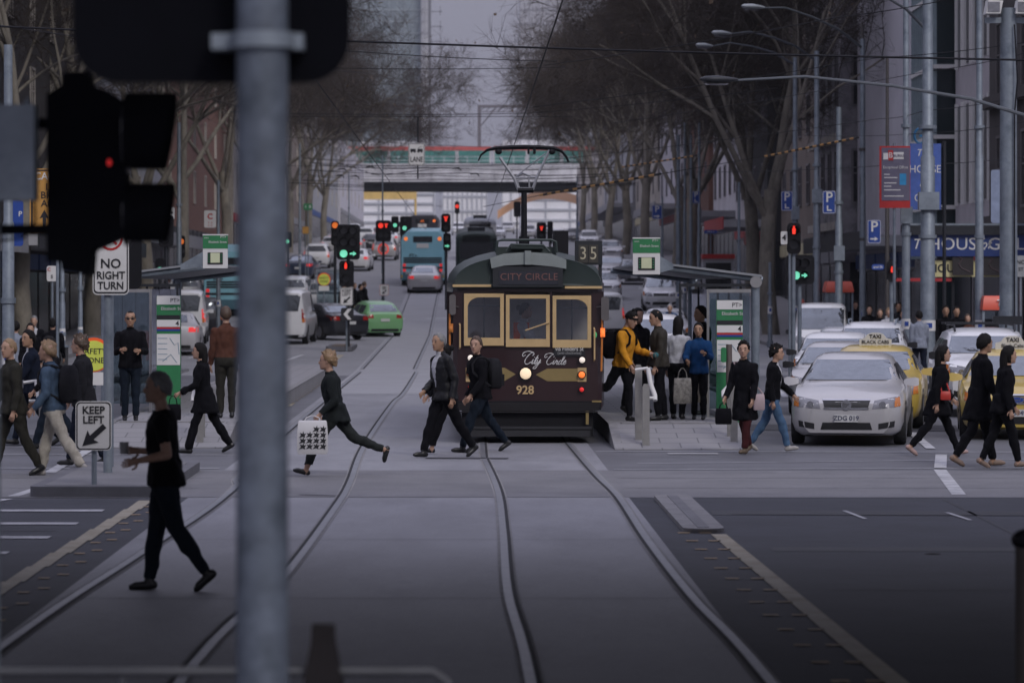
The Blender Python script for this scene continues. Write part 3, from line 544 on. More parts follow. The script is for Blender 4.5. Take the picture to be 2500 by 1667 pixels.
def patch(b, bvh, cs, axis, nx=5, ny=3, off=.006):
    g = []; cs = [V(c) for c in cs]
    for j in range(ny + 1):
        for i in range(nx + 1):
            u, v = i / nx, j / ny; p = (cs[0] * (1 - u) + cs[1] * u) * (1 - v) + (cs[3] * (1 - u) + cs[2] * u) * v
            o, d = {'f': (V((9, p.x, p.y)), V((-1, 0, 0))), 'r': (V((-9, p.x, p.y)), V((1, 0, 0))), 'l': (V((p.x, 9, p.y)), V((0, -1, 0))), 'm': (V((p.x, -9, p.y)), V((0, 1, 0)))}[axis]
            h = bvh.ray_cast(o, d); g.append(h[0] + h[1] * (off if h[1].dot(d) < 0 else -off) if h[0] else None)
    for j in range(ny):
        for i in range(nx):
            q = [g[j * (nx + 1) + i], g[j * (nx + 1) + i + 1], g[(j + 1) * (nx + 1) + i + 1], g[(j + 1) * (nx + 1) + i]]
            if all(p is not None for p in q): b.quad(*q)
    return b
def wheel(par, x, y, r, w, n=18):
    b = MB(); s = 1 if y > 0 else -1; b.loft([[(x + rr * math.cos(2 * PI * k / n), y + yy * s, r + rr * math.sin(2 * PI * k / n)) for k in range(n)] for rr, yy in ((r * .55, -w), (r * .93, -w), (r, -w * .8), (r, -w * .15), (r * .93, 0), (r * .68, .0))])
    t = b.build('wheel', TYRE, par, 40); b = MB(); b.loft([[(x + rr * math.cos(2 * PI * k / n), y + yy * s, r + rr * math.sin(2 * PI * k / n)) for k in range(n)] for rr, yy in ((r * .67, .004), (r * .6, -.01), (r * .3, .012), (r * .1, .02))])
    b.build('rim', RIM, t, 30)
def car(label, px, s, yaw, kind, paint_, sc=1., front=True, lights=False, roofsign=None, rack=False, plate=None, group='cars and vans on the street', emblem=None, name='car', cat='car', z=None, hs=1., style=0, detail=True, prop=None):
    st = {'sedan': SEDAN, 'hatch': HATCH, 'suv': SUVS, 'van': VANS, 'ute': SUVS}[kind]
    if hs != 1: st = [(a, b_, c, d, e * hs if e > c + .1 else e, f) for a, b_, c, d, e, f in st]
    L = (st[0][0] - st[-1][0]) / 2; Y = F / s; d = 1 if front else -1; a = R(yaw)
    hd = V((-math.sin(a), -math.cos(a), 0)) if front else V((math.sin(a), math.cos(a), 0)); rz = math.atan2(hd.y, hd.x)
    e0 = V(((px - CX) / s, Y, 0)); c = e0 - hd * d * L * sc; c.z = gz(c.y) if z is None else z
    if c.y > 110: pitch = -math.atan((gz(c.y + 2) - gz(c.y - 2)) / 4) * (1 if hd.y > 0 else -1)
    else: pitch = 0
    t = thing(name, label, cat, c, rz, group, sc); t.rotation_euler = (0, pitch, rz)
    b = MB(); b.loft([ring(q) for q in st]); bv = BVHTree.FromPolygons([V(p) for p in b.v], b.f)
    b.build('body', paint_, t, 38)
    gi = lambda i: st[i]
    hz = [q for q in st if q[4] > q[2] + .15]; cab0 = hz[0]; cab1 = hz[-1]
    ic = st.index(cab0); cowl = st[ic - 1]; top = next(q for q in st if q[4] > .93 * max(k[4] for k in st)); rtop = [q for q in st if q[4] > .93 * max(k[4] for k in st)][-1]; rb = st[st.index(cab1) + 1]
    zc, zt = cowl[4] + .03, top[4] - .035; wbm, wtm = cab0[3] * .93 - .10, top[5] - .06
    p = MB(); patch(p, bv, [(-wbm + .02, zc), (wbm - .02, zc), (wtm + .06, zt), (-wtm - .06, zt)], 'f', 18, 12, .011); wsn = p.build('windscreen', CARGL if detail else WINK, t, 60)
    zr0 = (rb[4] if rb[4] > rb[2] else rb[2]) + .05; zr1 = rtop[4] - .06
    if kind in ('van', 'suv', 'hatch'): zr0 = st[-3][2] + .06
    p = MB(); patch(p, bv, [(-rb[3] * .93 + .16, zr0), (rb[3] * .93 - .16, zr0), (rtop[5] - .02, zr1), (-rtop[5] + .02, zr1)], 'r', 6, 4, .008); p.build('rear_window', CARGL if detail else WINK, t, 60)
    # side windows
    xa, xb2, xm = cowl[0] - .12, cab1[0] + .1, (top[0] + rtop[0]) / 2
    for ax in ('l', 'm'):
        zlo = cowl[2] + .05; xs = [(xa - .15, xm + .05, top[0] - .05), (xm - .05, xb2 + .12, rtop[0] + .05)] if kind != 'van' else [(xa - .25, .55, top[0] - .12)]
        for i, (x0, x1, x2) in enumerate(xs):
            zt2 = zt - .07; p = MB()
            if i == 0: patch(p, bv, [(x0, zlo), (x1, zlo + .01), (x1, zt2 + .02), (x2, zt2)], ax, 5, 3, .008)
            else: patch(p, bv, [(x0, zlo + .01), (x1, zlo + .04), (x2, zt2), (x0, zt2 + .02)], ax, 5, 3, .008)
            p.build('side_window', WINK, t, 60)
    # wheels and arches
    wr = {'sedan': .33, 'hatch': .30, 'suv': .36, 'van': .33, 'ute': .36}[kind]; xw = L * .62; wy = st[5][3] * .985
    for x in (xw, -xw * .96):
        for sgn in (1, -1):
            ar = MB(); wheel(t, x, sgn * (wy + .004), wr, .2)
            cs = [(x + (wr + .065) * math.cos(an), wr + (wr + .065) * math.sin(an)) for an in np.linspace(-.35, PI + .35, 12)]
            hit = []
            for (cx_, cz_) in cs:
                h = bv.ray_cast(V((cx_, 9 * sgn, max(cz_, .2))), V((0, -sgn, 0))); hit.append(V((cx_, (h[0].y if h[0] else sgn * wy) + .004 * sgn, cz_)))
            m = ar.pts([(x, sgn * (abs(hit[6].y) + .002), wr)] + hit)
            for q2 in range(11): ar.face((m, m + 1 + q2, m + 2 + q2))
            ar.build('wheel_arch', GRILLE, t)
    # mirrors
    for sgn in (1, -1):
        m = MB(); xmir = cowl[0] - .28; m.loft([[V((xmir + dx, sgn * (cowl[3] * .95 + .02 + dy), cowl[2] + .05 + dz)) for dx, dz in ((.05 * k2, -.07 * k2), (-.05 * k2, -.07 * k2), (-.06 * k2, .07 * k2), (.02 * k2, .08 * k2))] for dy, k2 in ((-.04, .5), (.03, .8), (.14, 1), (.20, .75))]); m.build('mirror', BLK if style == 1 else paint_, t, 40)
    def pb(nm, m, polys, ax, nx=5, ny=3, off=.007):
        p = MB()
        for cs in polys: patch(p, bv, cs, ax, nx, ny, off)
        return p.build(nm, m, t, 50)
    n2 = st[2]; W = n2[3]; zh = n2[2]; k = zh / .76
    # front fittings
    for sgn in (1, -1):
        hl = pb('headlight', HEADL, [[(sgn * W * .50, zh * .80), (sgn * W * 1.02, zh * .84), (sgn * W * 1.0, zh * 1.06), (sgn * W * .54, zh * .97)]], 'f', 6, 4)
        if front and detail:
            pb('indicator', INDI, [[(sgn * W * .92, zh * .84), (sgn * W * 1.03, zh * .86), (sgn * W * 1.01, zh * 1.05), (sgn * W * .93, zh * 1.02)]], 'f', 3, 3, .010).parent = hl
            hit = bv.ray_cast(V((9, sgn * W * .70, zh * .89)), V((-1, 0, 0)))
            if hit[0]: b2 = MB(); b2.disc(hit[0] + V((.012, 0, 0)), .055, 'x', 12, .012); b2.build('lens', LWHT if lights else CHROME, hl)
    if front:
        pb('grille', GRILLE, [[(-W * .42, zh * .82), (W * .42, zh * .82), (W * .46, zh * .97), (-W * .46, zh * .97)]], 'f', 8, 3, .008)
        ch = MB(); patch(ch, bv, [(-W * .46, zh * .965), (W * .46, zh * .965), (W * .47, zh * 1.0), (-W * .47, zh * 1.0)], 'f', 8, 1, .014); patch(ch, bv, [(-W * .43, zh * .79), (W * .43, zh * .79), (W * .44, zh * .825), (-W * .44, zh * .825)], 'f', 8, 1, .014); ch.build('grille_trim', CHROME, t, 50)
        pb('lower_intake', GRILLE, [[(-W * .5, zh * .36), (W * .5, zh * .36), (W * .46, zh * .51), (-W * .46, zh * .51)]], 'f', 8, 3)
        for sgn in (1, -1): pb('fog_recess', GRILLE, [[(sgn * W * .62, zh * .37), (sgn * W * .92, zh * .42), (sgn * W * .93, zh * .55), (sgn * W * .62, zh * .49)]], 'f', 4, 3)
    pl = MB(); ax = 'f' if front else 'r'; zp = zh * .60 if front else zh * (.93 if kind in ('hatch', 'sedan') else .8); x0 = (9, -1) if front else (-9, 1)
    h = bv.ray_cast(V((x0[0], 0, zp)), V((x0[1], 0, 0)))[0]; xp = h.x + (.02 if front else -.02)
    pl.box(xp - .01, xp + .01, -.19, .19, zp - .06, zp + .06); po = pl.build('number_plate', PLATE, t)
    if plate: text(plate, .105, M('plate_ink', (.05, .055, .10), .6, var=0), po, x=xp + .013, y=0, z=zp, rot=(PI / 2, 0, PI / 2), bold=.0015, sx=1, name='plate_number')
    # rear fittings
    q = st[-3]; Wr = q[3]; zq = q[2]
    for sgn in (1, -1):
        cs = [(sgn * Wr * .60, zq * .80), (sgn * Wr * .97, zq * .80), (sgn * Wr * .97, zq * .98), (sgn * Wr * .62, zq * .95)] if kind in ('sedan', 'hatch') else [(sgn * Wr * .84, zq * .70), (sgn * Wr * .99, zq * .70), (sgn * Wr * .97, zq * 1.12), (sgn * Wr * .82, zq * 1.12)]
        tlm = pb('taillight', (LDRED if lights and not front else TAILR), [cs], 'r', 4, 3, .008)
        if kind in ('van', 'suv'): pb('indicator', INDI, [[(cs[0][0], zq * .70), (cs[1][0], zq * .70), (cs[1][0], zq * .82), (cs[0][0], zq * .82)]], 'r', 3, 2, .011).parent = tlm
    if not front: pb('bumper', GRILLE, [[(-Wr * .9, .26), (Wr * .9, .26), (Wr * .9, .36), (-Wr * .9, .36)]], 'r', 8, 2, .010)
    if emblem == 'round':
        hh = bv.ray_cast(V((9, 0, zh * .885)), V((-1, 0, 0)))[0]; e = MB(); e.disc((hh.x + .02, 0, zh * .885), .085, 'x', 18, .016); eo = e.build('emblem', CHROME, t); e = MB(); e.disc((hh.x + .03, -.012, zh * .875), .038, 'x', 10, .01); e.box(hh.x + .026, hh.x + .036, -.02, .055, zh * .885, zh * .885 + .02); e.box(hh.x + .026, hh.x + .036, -.06, -.03, zh * .885 - .05, zh * .885 + .04); e.build('emblem_figure', PGR, eo)
    if emblem == 'oval':
        hh = bv.ray_cast(V((9, 0, zh * .885)), V((-1, 0, 0)))[0]; e = MB(); e.prism([(.13 * math.cos(a2), zh * .885 + .055 * math.sin(a2)) for a2 in np.linspace(0, 2 * PI, 20, endpoint=False)], hh.x + .012, hh.x + .024, 'yz'); eo = e.build('emblem', CHROME, t); e = MB(); e.prism([(.115 * math.cos(a2), zh * .885 + .043 * math.sin(a2)) for a2 in np.linspace(0, 2 * PI, 20, endpoint=False)], hh.x + .02, hh.x + .028, 'yz'); e.build('emblem_field', SIGNB, eo); text('Ford', .065, CHROME, eo, x=hh.x + .03, z=zh * .885, rot=(PI / 2, 0, PI / 2), shear=.25, name='emblem_script')
    if rack:
        rk = MB(); zt3 = max(q3[4] for q3 in st) + .02
        for sgn in (1, -1): rk.tube([(.25, sgn * .56, zt3 - .06), (.15, sgn * .57, zt3 + .05), (-1.5, sgn * .57, zt3 + .05), (-1.6, sgn * .56, zt3 - .06)], .022, 6)
        if rack == 2: rk.box(-.1, .0, -.72, .72, zt3 + .06, zt3 + .10); rk.box(-1.0, -.9, -.72, .72, zt3 + .06, zt3 + .10); rk.box(-.35, -.2, .2, .75, zt3 + .10, zt3 + .22)
        rk.build('roof_rack', GALV if rack == 1 else DKMET, t)
    if kind == 'ute':
        u = MB(); u.box(-2.25, -.5, -.86, .86, 1.05, 1.12)
        for yy in np.arange(-.84, .85, .12): u.box(-2.27, -2.25, yy, yy + .02, 1.1, 1.75)
        for zz_ in np.arange(1.12, 1.78, .12): u.box(-2.285, -2.27, -.86, .86, zz_, zz_ + .02)
        u.build('tray_rack', GALV, t)
    if roofsign:
        top_z = max(q3[4] for q3 in st); g = MB(); g.prism([(x_ * .74, top_z + z_ * .86) for x_, z_ in ((-.40, 0), (.40, 0), (.40, .13), (.27, .16), (.20, .24), (.1, .275), (-.1, .275), (-.2, .24), (-.27, .16), (-.40, .13))], -.32, -.18, 'yz'); go = g.build('roof_sign', M('taxi_sign_white', (.56, .55, .52), .4, var=.05), t)
        text(roofsign[0], .10, SIGNK, go, x=-.17, z=top_z + .165, rot=(PI / 2, 0, PI / 2), bold=.002, name='sign_lettering'); text(roofsign[1], .088, SIGNK, go, x=-.17, z=top_z + .065, rot=(PI / 2, 0, PI / 2), name='sign_lettering')
    if prop == 'banner': text('www.ducon.com.au', .11, SIGNW, t, x=top[0] + .06, z=zt - .055, rot=(R(62), 0, PI / 2), name='windscreen_lettering', bold=.002)
    return t
car('silver sedan stopped first at the stop line beside the right tram platform', 2066, 156, 9.5, 'sedan', PS, .97, plate='ZDG 019', emblem='round')
car('yellow taxi with a white roof sign directly behind the first silver sedan', 2122, 140, 9.5, 'sedan', PYE, .98, roofsign=('TAXI', 'BLACK CABS'))
car('silver sedan with black mirrors third in the right hand queue', 2032, 126, 9, 'sedan', PS, .95, style=1)
car('white car with lettering across the top of its windscreen in the right hand queue', 2028, 113, 9, 'suv', PW, .95, style=1, prop='banner', hs=.92)
car('white four wheel drive with silver roof rails behind the yellow taxi', 2122, 104, 9, 'suv', PW, 1, style=1, rack=1, hs=.97)
car('white sedan low between the white van and the four wheel drive with roof rails', 2048, 91.5, 9, 'sedan', PW, .95)
car('white van parked with dark mirrors in front of the big plane tree', 2003, 84, 7, 'van', PW, 1, style=1, name='van', cat='van')
car('white estate car with a black roof rack beyond the yellow cab at the right edge', 2428, 128, 4, 'suv', PW, 1.04, style=1, rack=2, hs=.95)
car('yellow taxi at the right edge behind the two people in black', 2482, 150, 8, 'sedan', PYE, .98, roofsign=('TAXI', 'Black Cabs'), plate='M 3349', emblem='oval')
car('white four wheel drive with a bold black grille behind the man in the brown jacket', 1597, 86, 4, 'suv', PW, 1, style=1)
car('white sedan just behind the cyclist in blue', 1622, 68, 4, 'sedan', PW)
car('white crossover facing the camera beside the right shelter roof', 1614, 50.5, 2, 'suv', PW, .98)
car('pale car half hidden directly behind the white crossover', 1618, 46, 2, 'sedan', PS)
car('white utility seen from behind between the tram and the man in the yellow jumper', 1482, 58, -2, 'van', PW, .92, front=False, lights=True, style=1)
car('pale sedan with a black bumper coming down the hill right of the route number box', 1496, 40.5, 1, 'sedan', PS)
car('dark silver hatchback behind the right hand end of the pale sedan coming downhill', 1548, 42, 1, 'hatch', PGR)
car('white taxi like sedan higher up the hill right of the route number box', 1492, 33, 1, 'sedan', PW)
car('white sedan partly hidden by the right edge of the tram', 1478, 47, 2, 'hatch', PW)
car('small white car far up the hill on the right', 1440, 27, 1, 'suv', PW, detail=False)
car('small grey car far up the hill on the right', 1402, 23, 1, 'sedan', PGR, detail=False)
car('bright green hatchback turning right beside the arrow sign', 940, 58.5, -17, 'hatch', PGN, front=False)
car('black sedan behind the keep left arrow sign in the median', 858, 61, -32, 'sedan', PK, front=False)
car('white utility with a mesh tray rack behind the black sedan', 790, 52, 6, 'ute', PW, front=False)
car('white van with orange tail lights just right of the big blurred pole', 690, 64, 3, 'van', PW, 1.05, front=False, style=1, name='van', cat='van')
car('white car beyond the white van right of the big blurred pole', 712, 50, 3, 'suv', PW, .95, front=False)
car('dark blue sedan driving away in the left row beyond the pole', 727, 40, 4, 'sedan', PDB, front=False, lights=True)
car('silver sedan close behind the blue bus', 1035, 45, 1, 'sedan', PS, front=False, lights=True)
car('white van behind the left tram stop totem', 446, 64, -3, 'van', PW, 1.05, front=False, lights=True, name='van', cat='van')
car('silver sedan with a lit tail light seen past the left tram stop totem', 421, 72, -3, 'sedan', PS, front=False, lights=True)
car('black car right of the white van behind the left totem', 497, 58, -3, 'suv', PK, .92, front=False, lights=True)
car('white four wheel drive above the left totem in front of the blue bus', 452, 50, -3, 'suv', PW, .98, front=False)
car('silver people mover in the far queue left of the blue bus', 937, 33, 2, 'suv', PS, front=False, lights=True)
for i, (px, s, k, p, lb) in enumerate(((905, 28, 'sedan', PK, 'black sedan in the far queue left of the red no turn disc'), (893, 24, 'suv', PW, 'white car in the far queue above the twin traffic signal'), (925, 22, 'hatch', PRD, 'small red hatchback in the far queue'), (858, 30, 'sedan', PS, 'silver sedan in the far queue right of the twin signal'), (972, 20, 'van', PW, 'tiny white van near the bridge on the left'), (1010, 18, 'sedan', PK, 'tiny dark car near the bridge'), (840, 26, 'hatch', PW, 'small white hatchback beyond the far tram shelter'))):
    car(lb, px, s, 2, k, p, front=False, lights=True, detail=False)
for px, s, k, p, lb in ((772, 36, 'suv', PW, 'white four wheel drive in the far left queue right of the dark blue sedan'), (868, 37, 'sedan', PW, 'white sedan driving away just right of the twin signal'), (806, 30, 'hatch', PS, 'small silver hatchback in the far left queue'), (822, 25, 'sedan', PW, 'small white sedan left of the row end in the far queue'), (862, 21, 'suv', PW, 'tiny white car near the yellow height bar'), (950, 25.5, 'sedan', PW, 'small white sedan ahead of the silver people mover')):
    car(lb, px, s, 2, k, p, front=False, lights=True, detail=False)
for px, s, k, p, lb in ((1120, 19, 'suv', PW, 'tiny white car below the bridge left of the tram pole'), (1215, 21, 'sedan', PW, 'small white sedan just right of the tram pole in the distance'), (1290, 21.5, 'suv', PS, 'small silver car under the orange ramp'), (1365, 24, 'hatch', PW, 'small white hatchback coming down beside the distant tree trunks'), (1445, 34, 'sedan', PS, 'silver sedan coming downhill left of the route number box top'), (1180, 17, 'sedan', PW, 'tiny white car coming down below the bridge'), (1240, 18, 'suv', PS, 'tiny silver car coming down below the bridge right of the tram pole'), (1150, 15.5, 'sedan', PK, 'tiny dark car under the bridge'), (1330, 19, 'sedan', PW, 'tiny white car far up the hill beside the pole in front of the trees')):
    car(lb, px, s, 0, k, p, detail=False)
# ---- buses
def bus(label, px, s, yaw, body, low, w=2.5, h=3.15, L=11.5, name='bus', disp=None, mark=False):
    Y = F / s; a = R(yaw); hd = V((math.sin(a), math.cos(a), 0)); c = V(((px - CX) / s, Y, 0)) + hd * L / 2; zr = gz(Y); c.z = (zr + gz(Y + L)) / 2
    t = thing(name, label, 'bus', c, a, 'buses going away up the street'); t.rotation_euler = (math.atan((gz(Y + L) - zr) / L), 0, -a)
    b = MB(); sec = lambda y, k: [(x * k if abs(x) < 9 else x, y, z) for x, z in [(-w / 2 + .03, .35), (w / 2 - .03, .35), (w / 2, 1.0), (w / 2, 2.6), (w / 2 - .1, h - .25), (w / 2 - .35, h), (-w / 2 + .35, h), (-w / 2 + .1, h - .25), (-w / 2, 2.6), (-w / 2, 1.0)]]
    b.loft([sec(-L / 2, .97), sec(-L / 2 + .08, 1), sec(L / 2 - .2, 1), sec(L / 2, .95)]); b.build('body', body, t, 40)
    y = -L / 2 - .004; b = MB(); b.box(-w / 2 + .1, w / 2 - .1, y - .05, y, .36, .8); b.build('bumper', low, t)
    b = MB(); b.box(-.55, .55, y - .02, y, h - .62, h - .28); b.build('rear_window', WINK, t)
    if disp: text(disp, .2, LAMB, t, x=0, z=h - .45, y=y - .03, name='route_display')
    b = MB(); b.box(-.35, .35, y - .02, y, h - .95, h - .68); b.build('advert_panel', SIGNW, t)
    for k in range(3): b = MB(); b.box(-w / 2 + .15, w / 2 - .15, y - .025, y, 1.35 + k * .12, 1.42 + k * .12); b.build('vent', GRILLE, t)
    b = MB(); b.box(-w / 2 + .1, w / 2 - .1, y - .02, y, 1.02, 1.12); b.build('trim_band', DKMET, t)
    for sx in (-1, 1):
        b = MB(); b.disc((sx * (w / 2 - .28), y - .01, h - .42), .11, 'y', 10, .03); b.build('marker_light', LAMB, t)
        b = MB(); b.box(sx * (w / 2 - .2) - .08, sx * (w / 2 - .2) + .08, y - .03, y, .85, 1.0); b.box(sx * (w / 2 - .2) - .08, sx * (w / 2 - .2) + .08, y - .03, y, 1.15, 1.3); b.build('taillight', LDRED, t)
        b = MB(); b.box(sx * w / 2 - .012, sx * w / 2 + .012, -L / 2 + .6, L / 2 - .5, 1.35, 2.55); b.build('side_window', WINK, t)
        for yy in (-L / 2 + 2.6, L / 2 - 2.4): b = MB(); b.disc((sx * (w / 2 - .1), yy, .48), .48, 'x', 16, .24); b.build('wheel', TYRE, t)
    b = MB(); b.box(-w / 2 + .02, w / 2 - .02, y - .04, y - .0, .50, .66); b.build('reflector_strip', PYE, t)
    if mark: text('PT>', .28, SIGNK, t, x=-.55, z=1.75, y=y - .03, name='operator_mark')
    return t
BUSB = M('bus_blue', (.24, .50, .60), .4, var=.10, scale=1, coat=.3)
bus('blue public bus driving away left of the tram', 1032, 42.5, .5, BUSB, M('bus_low', (.05, .12, .16), .5), mark=True)
bus('blue bus standing behind the left totem beside the big pole', 562, 52, -2, BUSB, MATS['bus_low'], h=3.05, mark=True)
bus('dark bus with a lit route display in front of the first blue bus', 1031, 30, .5, M('bus_dark', (.03, .03, .04), .4), DKMET, disp='232')
# ================= THE MAROON TRAM =================
MAR = M('tram_maroon', (.024, .009, .011), .35, var=.12, scale=2, coat=.3); GOLD = M('tram_gold', (.50, .35, .17), .5, var=.12, scale=4); GOLDD = M('tram_dull_gold', (.22, .16, .06), .5, var=.12); TGRN = M('tram_roof_green', (.022, .034, .032), .55, var=.2, scale=3); TGRY = M('tram_roof_cap', (.20, .225, .22), .6, var=.12, scale=5)
ST = 153.; TY = F / ST; t0 = thing('tram', 'vintage maroon and cream tram with a round lit headlight, numbered 928', 'tram', ((1288 - CX) / ST, TY, 0), 0)
tx = lambda px: (px - 1288) / ST; tz = lambda py: (1082 - py) / ST
def tb(): return MB()
LEN = 13.5
def half(y, wz):  # plan outline: narrow bowed ends widening to full width
    return wz
prof = [(0.0, .55), (.0, 1.0)]
ends = [(0, 1.0), (.02, 1.12), (.10, 1.19), (1.9, 1.30), (LEN - 1.9, 1.30), (LEN - .1, 1.19), (LEN, 1.02)]
b = tb()
def ring_t(z0, z1): return [[V((-w, y, z0)), V((w, y, z0)), V((w, y, z1)), V((-w, y, z1))] for y, w in ends]
b.loft(ring_t(.56, tz(845))); b.build('lower_body', MAR, t0, 35)
b = tb(); b.loft(ring_t(tz(712), tz(690))); b.build('upper_panel', MAR, t0, 35)
# corner posts and interior so that one sees through the saloon
for sx in (-1, 1):
    b = tb(); b.box(*sorted((sx * 1.19, sx * 1.02)), .02, .16, tz(846), tz(711)); b.build('body_post', MAR, t0)
    for y in (2.0, 3.6, 5.2, 6.8, 8.4, 10, 11.5): b = tb(); b.box(*sorted((sx * 1.30, sx * 1.22)), y, y + .22, tz(846), tz(711)); b.build('body_post', MAR, t0)
b = tb(); b.box(-1.15, 1.15, .2, LEN - .3, .58, .63); b.build('saloon_floor', SEATM, t0)
b = tb(); b.box(-1.18, 1.18, 1.55, 1.62, .8, tz(700)); b.mat(1); b.box(-.35, .35, 1.53, 1.549, tz(840), tz(722)); b.build('cab_partition', [M('cab_wall', (.34, .31, .29), .8), M('cab_board', (.55, .53, .50), .8, var=.3, scale=2)], t0)
b = tb(); b.box(-1.1, 1.1, .35, .6, tz(848), tz(838)); b.build('dashboard', SEATM, t0)
# front windows: gold frames each with a pane
def front_window(pxa, pxb, pya, pyb, arch):
    xa, xb, za, zb = tx(pxa), tx(pxb), tz(pyb), tz(pya); f = .058; o = tb()
    o.box(xa, xa + f, -.055, .05, za, zb); o.box(xb - f, xb, -.055, .05, za, zb); o.box(xa + f, xb - f, -.052, .05, zb - .06, zb); o.box(xa + f, xb - f, -.052, .05, za, za + .125)
    if arch:
        cx_ = xa + f if arch < 0 else xb - f; d = -arch; n = 6; r = .15
        pts = [(cx_, zb - .06)] + [(cx_ + d * (r + r * math.cos(a)) , zb - .085 - r + r * math.sin(a)) for a in np.linspace(PI / 2 if d > 0 else PI / 2, PI, n)] if False else [(cx_, zb - .055)] + [(cx_ + d * r * (1 - math.cos(a)) * 1.3, zb - .06 - r + r * math.sin(a)) for a in np.linspace(0, PI / 2, n)]
        o.prism(pts, -.05, .04, 'xz')
    w = o.build('window', GOLD, t0); p = tb(); p.box(xa + f, xb - f, -.01, .0, za + .125, zb - .06); p.build('pane', TRGL, w)
    if arch:
        p = tb(); p.box(xa + f, xb - f, .012, .03, za + .62, za + .645); p.box((xa + xb) / 2 - .012, (xa + xb) / 2 + .012, .012, .03, za + .125, zb - .06); p.build('glazing_bar', DKMET, w)
front_window(1133, 1230, 716, 843, -1); front_window(1235, 1342, 719, 846, 0); front_window(1349, 1443, 721, 848, 1)
for pa_, pb_ in ((1231, 1234), (1343, 1348)): b = tb(); b.box(tx(pa_), tx(pb_), -.02, .1, tz(847), tz(711.5)); b.build('window_post', MAR, t0)
b = tb(); b.tube([(tx(1282), -.075, tz(806)), (tx(1341), -.075, tz(786))], .012, 6); b.build('wiper', GOLD, t0)
# side windows
for sx in (-1, 1):
    for y0_, y1_ in ((.2, 1.95), (2.25, 3.55), (3.85, 5.15), (5.45, 6.75), (7.05, 8.35), (8.65, 9.95), (10.25, 11.45)):
        b = tb(); wx = 1.2 if y0_ < 1 else 1.29
        if y0_ > 1: b.box(*sorted((sx * wx, sx * (wx - .02))), y0_, y1_, tz(845), tz(715)); b.build('side_window', TRGL, t0)
# roof: domed ends
rf = [(-.06, .60, 0.02), (-.02, 1.10, .04), (.25, 1.17, .28), (.7, 1.2, .45), (1.3, 1.24, .55), (2.2, 1.3, .60), (LEN - 2.2, 1.3, .6), (LEN - .7, 1.2, .45), (LEN, .9, .05)]
zr = tz(693)
b = tb(); b.loft([[V((w * math.cos(a), y, zr - .02 + h * max(0, math.sin(a)) ** .8)) for a in np.linspace(0, PI, 15)] for y, w, h in [(y, w, max(h, .03)) for y, w, h in rf]], cap=True); b.build('roof', TGRN, t0, 50)
# front dome flank: hood that carries the destination box
b = tb(); zs = tz(704)
n = 14
def hood(y, k): return [V((1.19 * k * math.cos(a), y, zs + (tz(622) - zs) * k * max(0, math.sin(a)) ** .72)) for a in np.linspace(0, PI, 2 * n + 1)]
b.loft([hood(-.035, .93), hood(-.05, .985), hood(.02, 1.0), hood(.6, 1.0), hood(1.0, .97)]); b.build('roof_hood', TGRN, t0, 45)
b = tb(); top = [(tx(p), tz(y)) for p, y in ((1196, 630), (1230, 619), (1288, 615), (1346, 619), (1382, 634))]; bot = [(tx(p), tz(y)) for p, y in ((1382, 656), (1346, 650), (1288, 645), (1230, 648), (1200, 655))]
b.prism(top[::-1] + bot[::-1], -.14, .5); b.mat(0); b.box(tx(1281), tx(1296), -.19, .2, tz(646), tz(612)); b.build('roof_cap', TGRY, t0, 30)
b = tb(); b.box(tx(1203), tx(1374), -.13, .3, tz(700), tz(650)); b.build('destination_box', M('box_dark', (.012, .014, .018), .5), t0); db = bpy.data.objects['destination_box']
b = tb(); b.box(tx(1217), tx(1362), -.14, -.131, tz(694), tz(662)); b.build('display_glass', M('display_glass', (.03, .032, .04), .2, var=.2), db)
text('CITY CIRCLE', .155, M('roll_letters', (.17, .075, .065), .6, var=.2), db, x=tx(1291), y=-.146, z=tz(676), name='roll_lettering', space=1.05)
b = tb(); b.box(tx(1105), tx(1199), -.07, .03, tz(700), tz(694)); b.box(tx(1379), tx(1470), -.07, .03, tz(704), tz(698)); b.build('gold_moulding', GOLD, t0)
# front apron details
def lamp(px, py, r, m, nm, par=t0, rim=BLK):
    b = tb(); b.disc((tx(px), -.03, tz(py)), r * 1.22, 'y', 20, .06); o = b.build(nm, rim, par); b = tb(); b.ball((tx(px), -.05, tz(py)), r, .035, r, 16, 8); b.build('lens', m, o, 60); return o
lamp(1283, 911, .095, LWARM, 'headlight')
for px, py, r, m, nm in ((1421, 878, .05, LWHT, 'marker_light'), (1420, 914, .055, LAMB, 'brake_light'), (1420, 950, .038, LDRED, 'tail_light'), (1149, 873, .05, LWHT, 'marker_light'), (1148, 909, .055, LAMB, 'brake_light'), (1148, 944, .038, LDRED, 'tail_light')): lamp(px, py, r, m, nm)
b = tb(); b.prism([(tx(1137), tz(929)), (tx(1232), tz(929)), (tx(1259), tz(913)), (tx(1232), tz(897)), (tx(1137), tz(897))], -.012, 0.01); b.prism([(tx(1431), tz(930)), (tx(1336), tz(930)), (tx(1308), tz(914)), (tx(1336), tz(899)), (tx(1431), tz(899))], -.012, .01); b.build('gold_arrow_band', GOLDD, t0)
b = tb()
for px in (1421, 1148): b.box(tx(px) - .07, tx(px) + .07, -.02, .01, tz(931), tz(897))
b.build('lamp_plate', GOLD, t0)
text('928', .19, GOLD, t0, x=tx(1282), y=-.02, z=tz(952), name='fleet_number', bold=.004)
